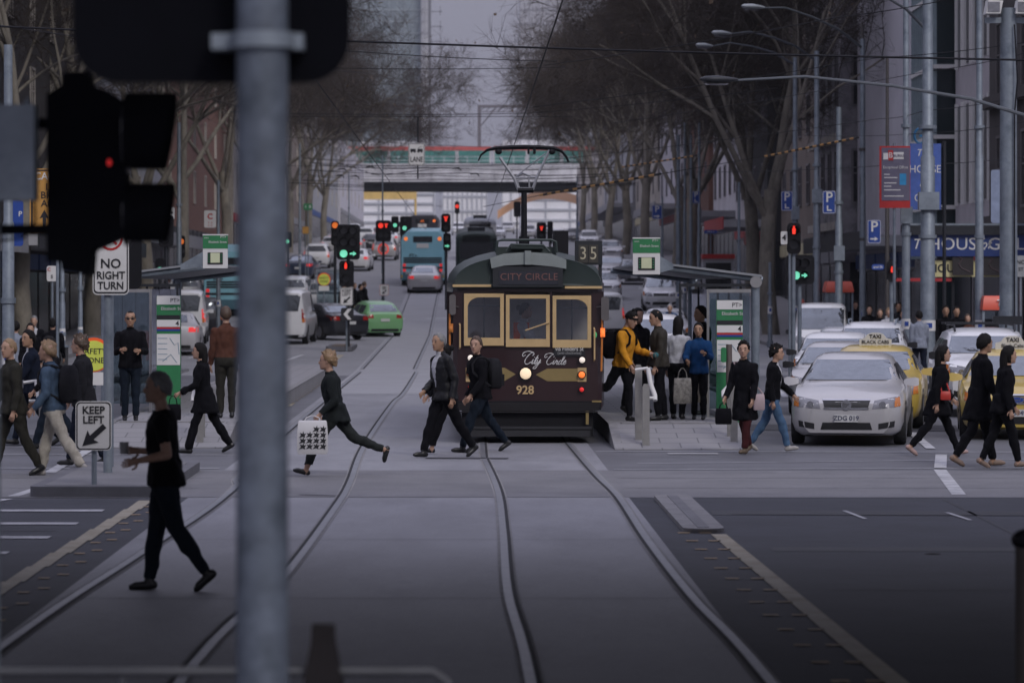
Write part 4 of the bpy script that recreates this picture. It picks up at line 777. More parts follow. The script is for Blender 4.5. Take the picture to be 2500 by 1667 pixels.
GLY = {'C': [[(1.3, 1.6), (1.5, 1.95), (1.25, 2.25), (.75, 2.0), (.3, 1.3), (.15, .6), (.4, .08), (.9, 0), (1.4, .4)], [(1.25, 2.25), (.3, 2.5), (-.5, 2.25), (-.7, 1.8), (-.4, 1.5), (-.1, 1.8)]], 'i': [[(0, .3), (.25, .9), (.12, .25), (.25, .02), (.5, .3)], [(.28, 1.3), (.32, 1.4)]], 't': [[(0, .4), (.42, 1.7), (.18, .3), (.3, 0), (.6, .3)], [(0, 1.1), (.65, 1.15)]],
 'y': [[(0, .9), (.05, .3), (.25, .1), (.6, .9), (.45, 0), (.1, -.8), (-.3, -.9), (-.3, -.6), (.3, 0), (.8, .35)]], 'r': [[(0, .2), (.25, .95), (.3, .75), (.55, .8), (.45, .3), (.55, .02), (.8, .3)]], 'c': [[(.55, .75), (.4, .92), (.15, .6), (.1, .2), (.3, 0), (.65, .3)]], 'l': [[(0, .3), (.45, 1.5), (.4, 2.0), (.2, 1.7), (.1, .4), (.25, 0), (.55, .3)]], 'e': [[(.1, .4), (.5, .65), (.4, .92), (.15, .65), (.1, .2), (.3, 0), (.7, .35)]]}
def script(word, x, z, u, m, par, y=-.02):
    b = MB()
    for ch in word:
        for st_ in GLY[ch]:
            q = smooth_line([V((p[0] + p[1] * .32, 0, p[1])) for p in st_], 4); b.tube([V((x + p.x * u, y, z + p.z * u)) for p in q], [u * (.05 + .055 * abs(math.sin(k * .55))) for k in range(len(q))], 5)
        x += u * {'C': 1.5, 'i': .5, 't': .55, 'y': .8, 'r': .75, 'c': .6, 'l': .5, 'e': .6}[ch]
    return b.build('script_lettering', m, par)
script('City', tx(1277), tz(888), .082, SIGNW, t0); script('Circle', tx(1331), tz(889), .072, SIGNW, t0)
b = tb(); b.box(tx(1352), tx(1428), -.04, -.01, tz(868), tz(832)); o = b.build('route_board', SIGNK, t0); text('via Flinders St', .098, SIGNW, o, x=tx(1390), y=-.045, z=tz(851), name='board_lettering', sx=.82); text('(anti-clockwise)', .06, M('board_grey', (.3, .3, .3), .6), o, x=tx(1390), y=-.045, z=tz(861), name='board_lettering')
b = tb()
for k in range(5): b.box(-1.16 + .01 * k, 1.16 - .01 * k, -.06, .02, tz(986 + 5 * k), tz(983 + 5 * k))
b.build('bumper_rib', M('bumper_black', (.014, .012, .014), .45), t0)
b = tb(); b.box(-1.17, 1.17, -.05, .0, tz(1000), tz(978)); b.box(-1.05, 1.05, .05, 1.5, .12, .56); b.build('skirt', BLK, t0)
b = tb(); b.box(-1.0, 1.0, -.08, .06, tz(1064), tz(1048)); b.box(-1.02, 1.02, -.10, .05, tz(1046), tz(1040)); b.build('lifeguard', M('guard_grey', (.018, .018, .022), .5), t0)
b = tb(); b.box(tx(1445), tx(1468), -.07, .0, tz(981), tz(977)); b.box(tx(1430), tx(1437), -.05, .0, tz(1035), tz(1002)); b.build('step_edge', GOLDD, t0)
for x in (-.72, .72):
    for y in (2.6, 4.2, 9.3, 10.9): b = tb(); b.disc((x, y, .36), .34, 'x', 20, .12); b.build('wheel', DKMET, t0)
b = tb(); b.box(-.95, .95, 2.0, 4.8, .3, .62); b.box(-.95, .95, 8.7, 11.5, .3, .62); b.build('bogie', BLK, t0)
# mirrors, handrails, indicators, route number
for pa, pb_, ya, yb in ((1097, 1113, 718, 768), (1467, 1486, 724, 782)):
    b = tb(); b.prism(rrect(tx(pb_) - tx(pa), tz(ya) - tz(yb), .04, 4, (tx(pa) + tx(pb_)) / 2, (tz(ya) + tz(yb)) / 2), -.12, -.06); b.tube([((tx(pa) + tx(pb_)) / 2, -.06, tz(745)), (1.1 * (1 if pa > 1288 else -1), .02, tz(750))], .012, 5); b.build('mirror', M('mirror_back', (.10, .09, .09), .5), t0, 40)
RAILO = M('rail_orange', (.50, .17, .03), .5, var=.1)
b = tb(); b.tube([(tx(1098), -.05, tz(765)), (tx(1098), -.05, tz(850))], .017, 6); b.build('handrail', RAILO, t0); b = tb(); b.tube([(tx(1470), -.05, tz(775)), (tx(1468), -.05, tz(905))], .017, 6); b.build('handrail', RAILO, t0)
for a_, ya, yb in ((1122, 790, 850), (1450, 800, 880)): b = tb(); b.tube([(tx(a_), -.02, tz(ya)), (tx(a_ + 1), -.07, tz(ya + 3)), (tx(a_ + 1), -.07, tz(yb - 3)), (tx(a_), -.02, tz(yb))], .014, 6); b.build('grab_rail', GOLD, t0)
for px, py, m in ((1101, 800, RAILO), (1471, 811, LAMB)): b = tb(); b.box(tx(px) - .035, tx(px) + .035, -.1, -.03, tz(py) - .07, tz(py) + .07); b.ball((tx(px), -.1, tz(py) - .02), .034, .03, .05); b.build('indicator', m, t0)
b = tb(); b.ball((tx(1453), -.02, tz(817)), .03, .03, .05); b.build('door_light', M('door_green', (.05, .4, .15), emit=.35), t0)
b = tb(); b.box(tx(1405), tx(1472), .2, .38, tz(646), tz(587)); b.box(tx(1463), tx(1471), .24, .34, tz(704), tz(645)); b.box(tx(1405), tx(1411), .24, .34, tz(665), tz(645)); o = b.build('route_box', M('box_dark', (.012, .014, .018)), t0)
for ch, px in (('3', 1425), ('5', 1450)):
    b = tb(); b.box(tx(px) - .075, tx(px) + .075, .185, .199, tz(641), tz(597)); b.build('route_blind', M('blind', (.04, .036, .03), .6), o); text(ch, .29, M('blind_ink', (.42, .38, .27), .6, var=.1), o, x=tx(px), y=.18, z=tz(619), name='route_figure', sx=.85)
# roof gear and pantograph
b = tb(); b.box(tx(1213), tx(1363), 1.2, 2.6, tz(620), tz(600)); b.tube([(tx(1213), 1.1, tz(615)), (tx(1216), 1.1, tz(586)), (tx(1228), 1.1, tz(583)), (tx(1350), 1.1, tz(583)), (tx(1362), 1.1, tz(588)), (tx(1364), 1.1, tz(615))], .025, 6); b.tube([(tx(1238), .9, tz(610)), (tx(1250), .9, tz(595)), (tx(1330), .9, tz(597)), (tx(1345), .9, tz(612))], .022, 6); b.box(tx(1250), tx(1330), 1.0, 1.2, tz(606), tz(598)); b.build('roof_walkway', TGRN, t0)
b = tb(); b.box(tx(1364), tx(1400), 2.6, 3.6, tz(628), tz(556)); b.build('resistor_box', BLK, t0)
b = tb(); b.cyl(tx(1288), 3.2, tz(600), tz(455), .055, .048); b.cyl(tx(1288), 3.2, tz(600), tz(570), .09); b.build('pantograph_post', BLK, t0)
SIL = M('pantograph_silver', (.30, .30, .32), .4, .5)
b = tb(); P3 = lambda px, py: V((tx(px), 3.2, tz(py)))
b.tube([P3(1272, 450), P3(1312, 450)], .05, 6); b.build('pantograph_base', BLK, t0); b = tb()
b.tube([P3(1273, 448), P3(1262, 418), P3(1225, 365)], .028, 6); b.tube([P3(1310, 448), P3(1322, 415), P3(1354, 346)], .028, 6); b.tube([P3(1276, 446), P3(1308, 446)], .026, 6); b.tube([P3(1262, 418) + V((0, .4, 0)), P3(1285, 404) + V((0, .4, 0)), P3(1320, 415) + V((0, .4, 0))], .018, 5); b.tube([P3(1265, 415) + V((0, .3, 0)), P3(1345, 352) + V((0, .3, 0))], .009, 4); b.tube([P3(1276, 446), P3(1270, 425), P3(1300, 416), P3(1302, 444)], .018, 5); b.tube([P3(1262, 418), P3(1322, 416)], .014, 5); b.build('pantograph_arm', SIL, t0)
b = tb(); pts = [(1170, 372), (1176, 358), (1192, 345), (1215, 340), (1250, 338), (1290, 337), (1330, 338), (1365, 340), (1385, 347), (1398, 362), (1404, 376)]; b.tube([P3(*q) for q in pts], [.012, .014, .018, .03, .035, .036, .035, .03, .018, .014, .012], 6)
b.tube([P3(*q) + V((0, .35, 0)) for q in pts], [.012, .014, .018, .03, .035, .036, .035, .03, .018, .014, .012], 6); b.ball(P3(1222, 350), .06, .05, .05); b.ball(P3(1360, 350), .06, .05, .05); b.box(tx(1297), tx(1302), 3.1, 3.4, tz(355), tz(340)); b.box(tx(1312), tx(1318), 3.1, 3.4, tz(355), tz(340)); b.build('collector_bow', BLK, t0)
# trams following behind
def tram_behind(lb, px, s, body, roofm, top, corner=None):
    Y = F / s; t = thing('tram', lb, 'tram', ((px - CX) / s, Y, gz(Y)), 0, 'trams queued behind the maroon tram'); t.rotation_euler = (math.atan((gz(Y + 12) - gz(Y)) / 12), 0, 0)
    b = MB(); b.loft([[V((-w, y, .3)), V((w, y, .3)), V((w, y, 2.7)), V((-w, y, 2.7))] for y, w in ((0, 1.0), (.15, 1.2), (13, 1.2))]); b.build('body', body, t, 35)
    b = MB(); b.loft([[V((w * math.cos(a), y, 2.68 + h * max(0, math.sin(a)) ** .7)) for a in np.linspace(0, PI, 11)] for y, w, h in ((-.05, 1.0, .3), (.1, 1.22, .45), (13, 1.22, .5))]); b.build('roof', roofm, t, 40)
    b = MB(); b.box(-.95, .95, -.03, .0, 1.55, 2.45); b.build('windscreen', WINK, t); b = MB(); b.box(-.8, .8, -.05, .0, 2.5, 2.85); o = b.build('destination_box', top, t)
    for x in (-.8, .8): b = MB(); b.disc((x, -.02, 1.0), .09, 'y', 10, .04); b.build('headlight', LWHT if corner is None else corner, t)
    b = MB(); b.box(-.5, .5, .6, 2, 3.1, 3.35); b.build('roof_box', DKMET, t)
    return t
tram_behind('dark green tram close behind the maroon tram on its left', 1163, 42, TGRN, TGRN, BLK)
tram_behind('white and red tram with a grey roof further back above the dark green tram', 1172, 33, M('tram_white', (.45, .45, .47), .5), M('tram_grey', (.25, .26, .30), .6), BLK, PRD)
# ================= STREET FURNITURE =================
def pole_thing(label, px, s, ytop, wpx, m=GALV, name='street_pole', cat='pole', group='steel poles along the street', ybase=None, taper=.75, box=None):
    p = spot(px, s); 
    if p.x > 11.3 and p.y > 62: p.z += .13
    t = thing(name, label, cat, p, 0, group); h = H + (CY - ytop) / s - p.z; r = wpx / s / 2
    b = MB(); b.tube([(0, 0, 0), (0, 0, h * .55), (0, 0, h * .55 + .05), (0, 0, h)], [r * 1.12, r * 1.05, r * taper * 1.1, r * taper], 12); b.build('shaft', m, t, 40)
    b = MB(); b.cyl(0, 0, 0, .25, r * 1.6); b.build('base_collar', m, t, 40)
    for z in (.35, .62): b = MB(); b.cyl(0, 0, h * z, h * z + .09, r * 1.35); b.build('clamp', m, t, 40)
    if box: b = MB(); b.box(-r * 1.5, r * 1.5, -r * 1.6, 0, h * box, h * box + .45); b.build('junction_box', m, t)
    b = MB(); b.cyl(0, 0, 1.25, 1.52, r * 1.16); b.build('sticker', SIGNW, t, 40); b = MB(); b.box(-r * .5, r * .5, -r * 1.2 - .002, -r * 1.16, 1.33, 1.45); b.build('blue_label', SIGNB, t)
    return t
for a in (('tall thick grey pole in front of the blue banner at the right', 2265, 96, -60, 33, .42), ('grey pole right of the thick pole, crossing the shop sign', 2391, 96, -60, 19, None), ('second grey pole left of the thick pole, beside the red bordered banner', 2212, 92, -60, 19, .38), ('slim dark brown pole left of the red bordered banner', 2166, 84, 138, 10, None),
          ('grey pole with a clamp left of the arrow parking sign', 2048, 80, 262, 17, .4), ('dark slim pole behind the lamp arm left of the arrow parking sign', 2105, 76, 60, 12, None), ('pale grey pole carrying the parking sign above the white van', 1994, 74, 125, 16, .5), ('grey pole left of the parking sign above the white van', 1941, 70, 150, 13, .45),
          ('pale pole left of the right hand green signal', 1880, 66, 640, 10, None), ('leftmost of the four slim poles behind the right shelter roof', 1656, 55, 330, 11, None), ('second of the four slim poles behind the right shelter roof', 1672, 53, 300, 8, None), ('third of the four slim poles behind the right shelter roof', 1687, 52, 330, 8, None), ('rightmost of the four slim poles behind the right shelter roof', 1707, 51, 300, 8, None),
          ('pale slim pole left of the forked tree trunk', 1804, 60, 445, 9, None), ('slim pole with a green box right of the route number box', 1409, 40, 430, 5, .4), ('blue grey pole below the parking sign with an arrow near the shelter sign', 1617, 50, 480, 6, None),
          ('grey pole at the left edge of the picture', 20, 152, 110, 28, None), ('grey pole left of the no right turn sign', 152, 104, 560, 14, None), ('second grey pole beside the mesh bin on the left', 196, 100, 560, 11, None), ('pale pole behind the low branches left of the white clearway sign', 437, 62, 300, 12, None), ('pale pole carrying the white clearway sign', 533, 58, 440, 10, None),
          ('white pole carrying the red no turn disc', 934, 48, 380, 5, None), ('slim pole in the far left row above the parked dark sedan', 732, 40, 350, 6, None), ('slim pole at the far left behind the twin signal', 852, 36, 420, 4, None)):
    pole_thing(a[0], a[1], a[2], a[3], a[4], M('dark_pole', (.05, .045, .045), .6) if 'dark' in a[0][:20] else GALV, box=a[5])
# floodlight mast at the right edge
p = spot(2462, 104); p.z += .13; t = thing('floodlight_mast', 'thick mast with two floodlights on top at the right edge', 'light mast', p); b = MB(); b.cyl(0, 0, 0, 8.9, .22, .19); b.build('shaft', GALV, t, 40)
b = MB(); b.box(-.55, .55, -.06, .06, 8.55, 8.68); b.build('crossarm', GALV, t)
for x in (-.38, .32): b = MB(); b.prism([(x - .2, 8.75), (x + .14, 8.75), (x + .2, 9.05), (x - .14, 9.08)], -.35, .1); o = b.build('floodlight', SIGNW, t); b = MB(); b.box(x - .16, x + .12, -.37, -.352, 8.79, 9.02); b.build('lens', HEADL, o)
b = MB(); b.tube([(.1, -.24, 8.5), (.16, -.3, 7.2), (.1, -.24, 6.4), (.1, -.24, 1)], .02, 5); b.build('cable', BLK, t)
# street lamps on long arms
def lamp_arm(label, head, root, s, rs, dark=False):
    Yh, Yr = F / s, F / rs; a, c = at(*head, Yh), at(*root, Yr); z0 = gz(c.y); t = thing('street_lamp', label, 'street lamp', (c.x, c.y, z0), 0, 'street lamps on long arms'); o = V((c.x, c.y, z0)); A, E = a - o, c - o
    mid = (A + E) / 2 + V((0, 0, .35)); b = MB(); b.tube([E, E.lerp(mid, .5) + V((0, 0, .12)), mid, mid.lerp(A, .55) + V((0, 0, .14)), A], [.045, .04, .035, .03, .026], 7); b.build('arm', M('arm_grey', (.085, .095, .11), .55, .2), t, 50)
    b = MB(); b.cyl(0, 0, 0, E.z + .3, .11, .08); b.build('column', GALV, t, 40)
    d = (A - E).normalized(); d.z = 0; d.normalize(); n = V((-d.y, d.x, 0)); b = MB(); L = .85 if not dark else .75
    b.loft([[A + d * x + n * (w * math.cos(k)) + V((0, 0, h * math.sin(k) + .02)) for k in np.linspace(0, 2 * PI, 10, endpoint=False)] for x, w, h in ((-.1, .04, .03), (.1, .11, .06), (L * .5, .16, .09), (L * .85, .13, .07), (L, .04, .02))]); o2 = b.build('lamp_head', DKMET if dark else M('lamp_shell', (.26, .28, .31), .5), t, 60)
    b = MB(); q = A + d * L * .5 + V((0, 0, -.075)); b.loft([[q + d * (.26 * sx) + n * (.11 * sy) for sx, sy in ((-1, -1), (1, -1), (1, 1), (-1, 1))], [q + V((0, 0, -.03)) + d * (.2 * sx) + n * (.08 * sy) for sx, sy in ((-1, -1), (1, -1), (1, 1), (-1, 1))]]); b.build('diffuser', HEADL, o2)
lamp_arm('street lamp with the highest pale head, reaching left over the trees', (1860, 20), (2106, 118), 78, 76)
lamp_arm('street lamp with a pale head just below the highest one', (1780, 84), (1994, 150), 72, 70)
lamp_arm('third pale street lamp head, lowest of the three pale ones', (1735, 114), (1941, 160), 66, 64)
lamp_arm('street lamp with a dark boxy head on a very long pale arm', (1790, 197), (2560, 300), 112, 110, True)
lamp_arm('street lamp arm rising from the thick pole to the top edge', (2050, -30), (2266, 78), 97, 95)
# overhead wires
def wire(label, pix, r=.012, m=BLK, sag=.0):
    ps = [at(x, y, F / s) for x, y, s in pix]; out = []
    for a, c in zip(ps, ps[1:]):
        for k in range(8): q = a.lerp(c, k / 8); q.z -= sag * 4 * (k / 8) * (1 - k / 8); out.append(q)
    b = MB(); b.tube(out + [ps[-1]], r, 5); return tag(b.build('overhead_wire', m), label, 'wire', 'overhead tram wires')
for lb, px, r in (('thick black feeder wire crossing the whole upper picture', [(-30, 64, 150), (2540, 148, 160)], .017), ('thin wire crossing below the thick feeder wire on the left', [(700, 112, 110), (1360, 150, 100)], .011), ('level wire crossing the sky gap just above the right tree', [(680, 163, 95), (1380, 164, 90)], .010), ('level wire crossing the sky above the railway gantry', [(560, 274, 80), (1290, 277, 72), (1900, 215, 80)], .011),
                  ('wire climbing to the right from the right hand treetop to the top edge', [(1330, 160, 90), (2050, 42, 100), (2400, -20, 105)], .012), ('wire climbing gently across the right buildings below the long lamp arm', [(1300, 262, 90), (2140, 142, 98), (2560, 95, 100)], .010), ('wire meeting the thick pole at the height of the lamp arm', [(1500, 300, 80), (2264, 175, 95), (2540, 120, 100)], .009),
                  ('lower wire crossing from the far trees to the thick pole', [(1300, 395, 70), (2150, 290, 88), (2264, 268, 95)], .010), ('wire from the thick pole over the panel building', [(2264, 270, 95), (2540, 225, 105)], .009), ('pair wire crossing the classical building at cornice height', [(1950, 330, 75), (2265, 325, 95), (2540, 290, 105)], .009), ('low wire crossing behind the parking signs', [(1700, 420, 66), (2150, 405, 84), (2540, 380, 100)], .010),
                  ('contact wire above the right hand track', [(1374, 0, 214), (1184, 560, 43)], .011), ('contact wire above the left hand track', [(630, 0, 222), (1040, 560, 43)], .011), ('wire crossing the left trees behind the black signals', [(-30, 58, 120), (900, 180, 80)], .010), ('low level wire crossing in front of the railway bridge', [(620, 330, 52), (1500, 372, 52)], .010), ('second low wire crossing in front of the railway bridge', [(700, 405, 44), (1480, 400, 44)], .011),
                  ('third low wire crossing under the railway bridge deck', [(740, 440, 34), (1400, 436, 34)], .014), ('fourth low wire crossing under the railway bridge deck', [(760, 455, 28), (1380, 448, 28)], .016), ('wire with pull offs just above the bridge girder', [(800, 418, 38), (1500, 392, 40)], .012)):
    wire(lb, px, r, sag=.06)
rw = random.Random(4)
for k in range(13):
    y0 = 392 + k * 6 + rw.uniform(-3, 3); s0 = rw.uniform(34, 50); wire('thin wire in the tangle of tram wires before the railway bridge', [(rw.uniform(700, 800), y0 + rw.uniform(-6, 6), s0), (rw.uniform(1000, 1150), y0 + 4, s0), (rw.uniform(1400, 1560), y0 + rw.uniform(-10, 8), s0)], rw.uniform(.012, .024), sag=.1)
for k in range(8):
    q = at(rw.uniform(800, 1250), rw.uniform(405, 455), F / 44); b = MB(); b.tube([q, q + V((.35, 0, .04)), q + V((.5, 0, -.1))], [.03, .05, .03], 6); tag(b.build('wire_insulator', BLK), 'black insulator fitting on the tangle of wires before the railway bridge', 'insulator', 'insulators on the wire tangle')
def striped(label, pa, pb_, sa, sb):
    a, c = at(*pa, F / sa), at(*pb_, F / sb); n = 26; t = MB()
    for k in range(n): t.mat(k % 2); t.tube([a.lerp(c, k / n), a.lerp(c, (k + 1) / n)], .034, 7)
    return tag(t.build('striped_cable_cover', [SIGNO, BLK]), label, 'cable cover', 'striped covers on the span wires')
striped('yellow and black striped cable cover right of the tram pole', (1318, 477), (1612, 425), 84, 96); striped('yellow and black striped cable cover in front of the classical building', (1868, 382), (2095, 336), 80, 86)
striped('faint striped cable cover against the trees above the long one', (1520, 408), (1700, 380), 60, 64)
wire('span wire carrying the long striped cable cover', [(1180, 505, 80), (1318, 477, 84), (1612, 425, 96), (1868, 382, 80)], .01); 
for lb, pix in (('wire hung with black insulators left of the white pole', [(820, 395, 46), (908, 425, 47), (935, 428, 48), (1080, 410, 46)]),): wire(lb, pix, .02)
# ---- traffic signals
def lantern(par, x, z, r, lit=None, y=-.0, kind='ball'):
    b = MB(); b.loft([[V((x + rr * math.cos(a), yy, z + rr * math.sin(a))) for a in np.linspace(-.5, PI + .5, 12)] for rr, yy in ((r * 1.1, y - .005), (r * 1.1, y - .26))] , cap=False, close=False); v = b.build('visor', BLK, par)
    b = MB()
    if kind == 'arrow': b.prism([(x - r * .8, z - r * .2), (x - r * .8, z + r * .2), (x + r * .05, z + r * .2), (x + r * .05, z + r * .6), (x + r * .85, z), (x + r * .05, z - r * .6), (x + r * .05, z - r * .2)], y - .012, y - .002)
    elif kind == 'man': b.prism([(x - r * .3, z - r * .8), (x + r * .3, z - r * .8), (x + r * .38, z + r * .35), (x + r * .18, z + r * .4), (x + r * .2, z + r * .9), (x - r * .2, z + r * .9), (x - r * .18, z + r * .4), (x - r * .38, z + r * .35)], y - .012, y - .002)
    elif kind == 'tee': b.prism([(x - r * .8, z + r * .75), (x + r * .8, z + r * .75), (x + r * .3, z + r * .1), (x + r * .25, z - r * .8), (x - r * .25, z - r * .8), (x - r * .3, z + r * .1)], y - .012, y - .002)
    else: b.disc((x, y - .007, z), r * .95, 'y', 16, .01)
    b.build('lens', lit or LOFF, v)
def signal(label, px, s, heads, ground=True, group='traffic signals along the street', postpx=None, board=True):
    p = spot(px, s); t = thing('traffic_signal', label, 'traffic signal', p, 0, group); zmax = 0
    for (pa, pb_, ya, yb, lights) in heads:
        x0, x1, z0, z1 = (pa - px) / s, (pb_ - px) / s, H - (yb - CY) / s - p.z, H - (ya - CY) / s - p.z; zmax = max(zmax, z1)
        b = MB(); b.prism(rrect(x1 - x0, z1 - z0, min(.12, (x1 - x0) / 3), 4, (x0 + x1) / 2, (z0 + z1) / 2), -.02, .0); 
        for nx in sorted({l[0] for l in lights}): b.box(x0 + (x1 - x0) * nx - .13, x0 + (x1 - x0) * nx + .13, .001, .2, z0 + .06, z1 - .06)
        h = b.build('backboard', BLK, t)
        for (u, v, r, m, k) in lights: lantern(h, x0 + (x1 - x0) * u, z1 - (z1 - z0) * v, r, m, -.025, k)
    if ground: b = MB(); b.cyl(((postpx or px) - px) / s, .12, 0, zmax - .1, .06); b.build('post', GALV if s > 80 else DKMET, t)
    return t
R3 = lambda u, r, lit: [(u, .17, r, lit[0], 'ball'), (u, .5, r, lit[1], 'ball'), (u, .83, r, lit[2], lit[3] if len(lit) > 3 else 'ball')]
signal('twin column traffic signal showing green ball and green arrow, in the median', 850, 69, [(822, 879, 548, 634, R3(.3, .14, (None, None, LGRN)) + R3(.7, .14, (None, None, LGRN, 'arrow'))), (828, 864, 636, 700, [(.45, .2, .13, LRED, 'man'), (.45, .7, .13, None, 'ball')])])
signal('traffic signal with one red ball left of and behind the twin median signal', 818, 58, [(808, 828, 540, 600, R3(.5, .13, (LAMB, None, None)))])
signal('traffic signal showing a red ball and a red arrow above the no turn disc', 936, 49, [(917, 955, 538, 590, [(.33, .25, .13, LRED, 'ball'), (.68, .25, .13, LRED, 'tee'), (.33, .7, .13, None, 'ball'), (.68, .7, .13, None, 'ball')])])
signal('far pair of signals showing two green lights left of the blue bus', 980, 40, [(955, 974, 528, 568, [(.5, .55, .12, LGRN, 'ball'), (.5, .2, .1, None, 'ball')]), (976, 1005, 528, 575, [(.4, .62, .13, LGRN, 'ball'), (.4, .2, .1, None, 'ball')])])
signal('tram signal with a red T and a green light right of the blue bus', 1089, 50, [(1077, 1100, 522, 567, [(.5, .28, .15, LRED, 'tee'), (.5, .75, .13, None, 'ball')]), (1082, 1101, 569, 613, [(.5, .72, .14, LGRN, 'arrow'), (.5, .3, .13, None, 'ball')])])
signal('small tram signal with a red T above the tram roof', 1322, 42, [(1310, 1334, 543, 585, [(.5, .35, .14, LRED, 'tee'), (.5, .75, .12, None, 'ball')])])
signal('back of a black signal left of the pole with the green box', 1343, 44, [(1336, 1350, 540, 590, [])])
signal('tiny red signal below the railway bridge', 1116, 28, [(1110, 1122, 492, 522, [(.5, .4, .16, LRED, 'ball')])])
signal('dark back of a signal below the bridge beside the tram pole', 1262, 30, [(1254, 1272, 492, 530, [])])
signal('pedestrian signal with a red man above the green arrow signal on the right', 1938, 90, [(1921, 1955, 544, 620, [(.5, .24, .13, LRED, 'man'), (.5, .7, .13, None, 'ball')])], group='traffic signals along the street')
signal('wide black traffic signal with green ball and green arrow on the right', 1953, 86, [(1918, 1988, 622, 694, [(.36, .7, .12, LGRN, 'ball'), (.64, .7, .12, LGRN, 'arrow'), (.36, .28, .12, None, 'ball'), (.64, .28, .12, None, 'ball')])])
signal('small pedestrian signal with a red light beside the thick pole', 2178, 86, [(2168, 2187, 634, 688, [(.5, .45, .1, LRED, 'man')])])
signal('black signal with a small red figure behind the big black signals on the left', 405, 80, [(388, 424, 525, 603, [(.42, .35, .12, LRED, 'man'), (.42, .75, .12, None, 'ball')])])
signal('signal with a glowing red ball in front of the brick building', 442, 60, [(433, 452, 575, 630, [(.5, .27, .12, LAMB, 'ball'), (.5, .7, .12, None, 'ball')])])
signal('signal with a green light under the left shelter roof', 390, 66, [(380, 402, 630, 672, [(.5, .7, .11, LGRN, 'ball')])])
signal('small far signal with a green light left of the median signal', 702, 44, [(693, 712, 566, 605, [(.4, .6, .12, LGRN, 'ball')])])
signal('black signal board seen from behind at the back of the no right turn sign', 322, 186, [(298, 346, 500, 706, [])], postpx=264)
# big blurred signals close to the viewer
NBLK = M('matt_black', (.0035, .0038, .006), .9, 0, var=.2, spec=.08)
t = thing('traffic_signal', 'huge out of focus grey pole carrying a black signal board seen from behind', 'traffic signal', (-.714, 11.43, 0)); b = MB(); b.tube([(0, 0, 0), (0, 0, 5.2)], [.093, .088], 24); b.build('pole', M('near_pole', (.10, .118, .15), .6, .1, var=.4, scale=9, dirt=((.05, .062, .08), 5)), t, 40)
b = MB(); b.prism(rrect(.98, 1.8, .16, 6, -.19, 4.12), .16, .175); b.build('backboard', NBLK, t)
for x in (-.42, .04):
    for z in (3.48, 3.85, 4.22): b = MB(); b.tube([(x, .18, z), (x, .36, z)], .16, 16); b.build('lantern', NBLK, t)
b = MB(); b.tube([(0, 0, 3.33), (0, 0, 3.385)], .112, 20); b.box(-.18, .14, .02, .155, 3.33, 3.385); b.build('clamp', GALV, t, 40)
SN = 520.
t = thing('traffic_signal', 'out of focus black traffic signal with deep visors and one red glint at the left', 'traffic signal', (-1170 / SN, F / SN, 0)); b = MB(); b.cyl(0, 0, 0, 3.5, .06); b.build('post', GALV, t)
u = lambda px: (px + 30) / SN; zq = lambda py: H + (CY - py) / SN
b = MB(); b.prism([(u(112), zq(638)), (u(112), zq(230)), (u(150), zq(207)), (u(152), zq(175)), (u(212), zq(175)), (u(216), zq(207)), (u(262), zq(222)), (u(304), zq(250)), (u(304), zq(575)), (u(222), zq(612)), (u(216), zq(672)), (u(150), zq(660)), (u(146), zq(640))], .02, .28); b.build('housing', NBLK, t)
for ya, yb, xe in ((222, 432, 425), (444, 606, 425)):
    cz, rr = (zq(ya) + zq(yb)) / 2, (zq(ya) - zq(yb)) / 2; b = MB()
    rg = [[V((x, .15 + rr * math.cos(a), cz + rr * math.sin(a))) for a in np.linspace(-.9, PI + .9, 16)] for x in (u(300), u(xe - 18))]; rg[1] = [V((p.x + (p.z - cz) * .16, p.y, p.z)) for p in rg[1]]
    b.loft(rg, cap=False, close=False); b.build('visor', NBLK, t, 60); b = MB(); b.disc((u(301), .15, cz), rr * .92, 'x', 16, .02); b.build('lens', LOFF, t)
b = MB(); b.ball((u(266), .015, zq(397)), .010, .006, .016); b.build('lit_lens', LDRED, t)
b = MB(); b.box(u(-60), u(90), -.10, .06, zq(490), zq(258)); b.tube([(u(68), -.02, zq(262)), (u(68), -.02, zq(240))], [.02, .008], 8); b.build('controller_box', GALV, t); b = MB(); b.tube([(u(84), -.02, zq(488)), (u(88), -.03, zq(540)), (u(60), -.03, zq(580)), (u(0), -.02, zq(588))], .008, 6); b.build('cable', NBLK, t)
for zz_ in (zq(300), zq(560)): b = MB(); b.box(-.02, u(130), .05, .12, zz_ - .025, zz_ + .025); b.build('bracket', NBLK, t)
# near railing and bollards
RAILG = M('railing_grey', (.055, .057, .066), .6, 0, var=.2)
t = thing('pedestrian_railing', 'out of focus pale railing along the bottom left of the picture', 'railing', (-3, 13.3, 0)); b = MB(); b.tube([(-3, 0, .94), (2.86, 0, .94), (2.92, 0, .90), (2.94, 0, .8), (2.94, 0, 0)], .022, 10); b.build('top_rail', RAILG, t, 60); b = MB(); b.tube([(-3, 0, .45), (2.92, 0, .45)], .018, 8); b.build('lower_rail', RAILG, t)
for x in (-2, -.8, .4, 1.6): b = MB(); b.cyl(x, 0, 0, .92, .02); b.build('rail_post', RAILG, t)
b = MB(); b.loft([[V((.066 * k * x, .066 * k * y, z)) for x, y in ((-1, -1), (1, -1), (1, 1), (-1, 1))] for z, k in ((0, 1.5), (.9, 1.2), (1.06, .75), (1.13, .7))]); tag(b.build('bollard', M('bollard_brown', (.018, .016, .017), .9, spec=.1), None, None, ((790 - CX) / 600, 13.3, 0)), 'out of focus dark brown timber bollard at the bottom centre', 'bollard')
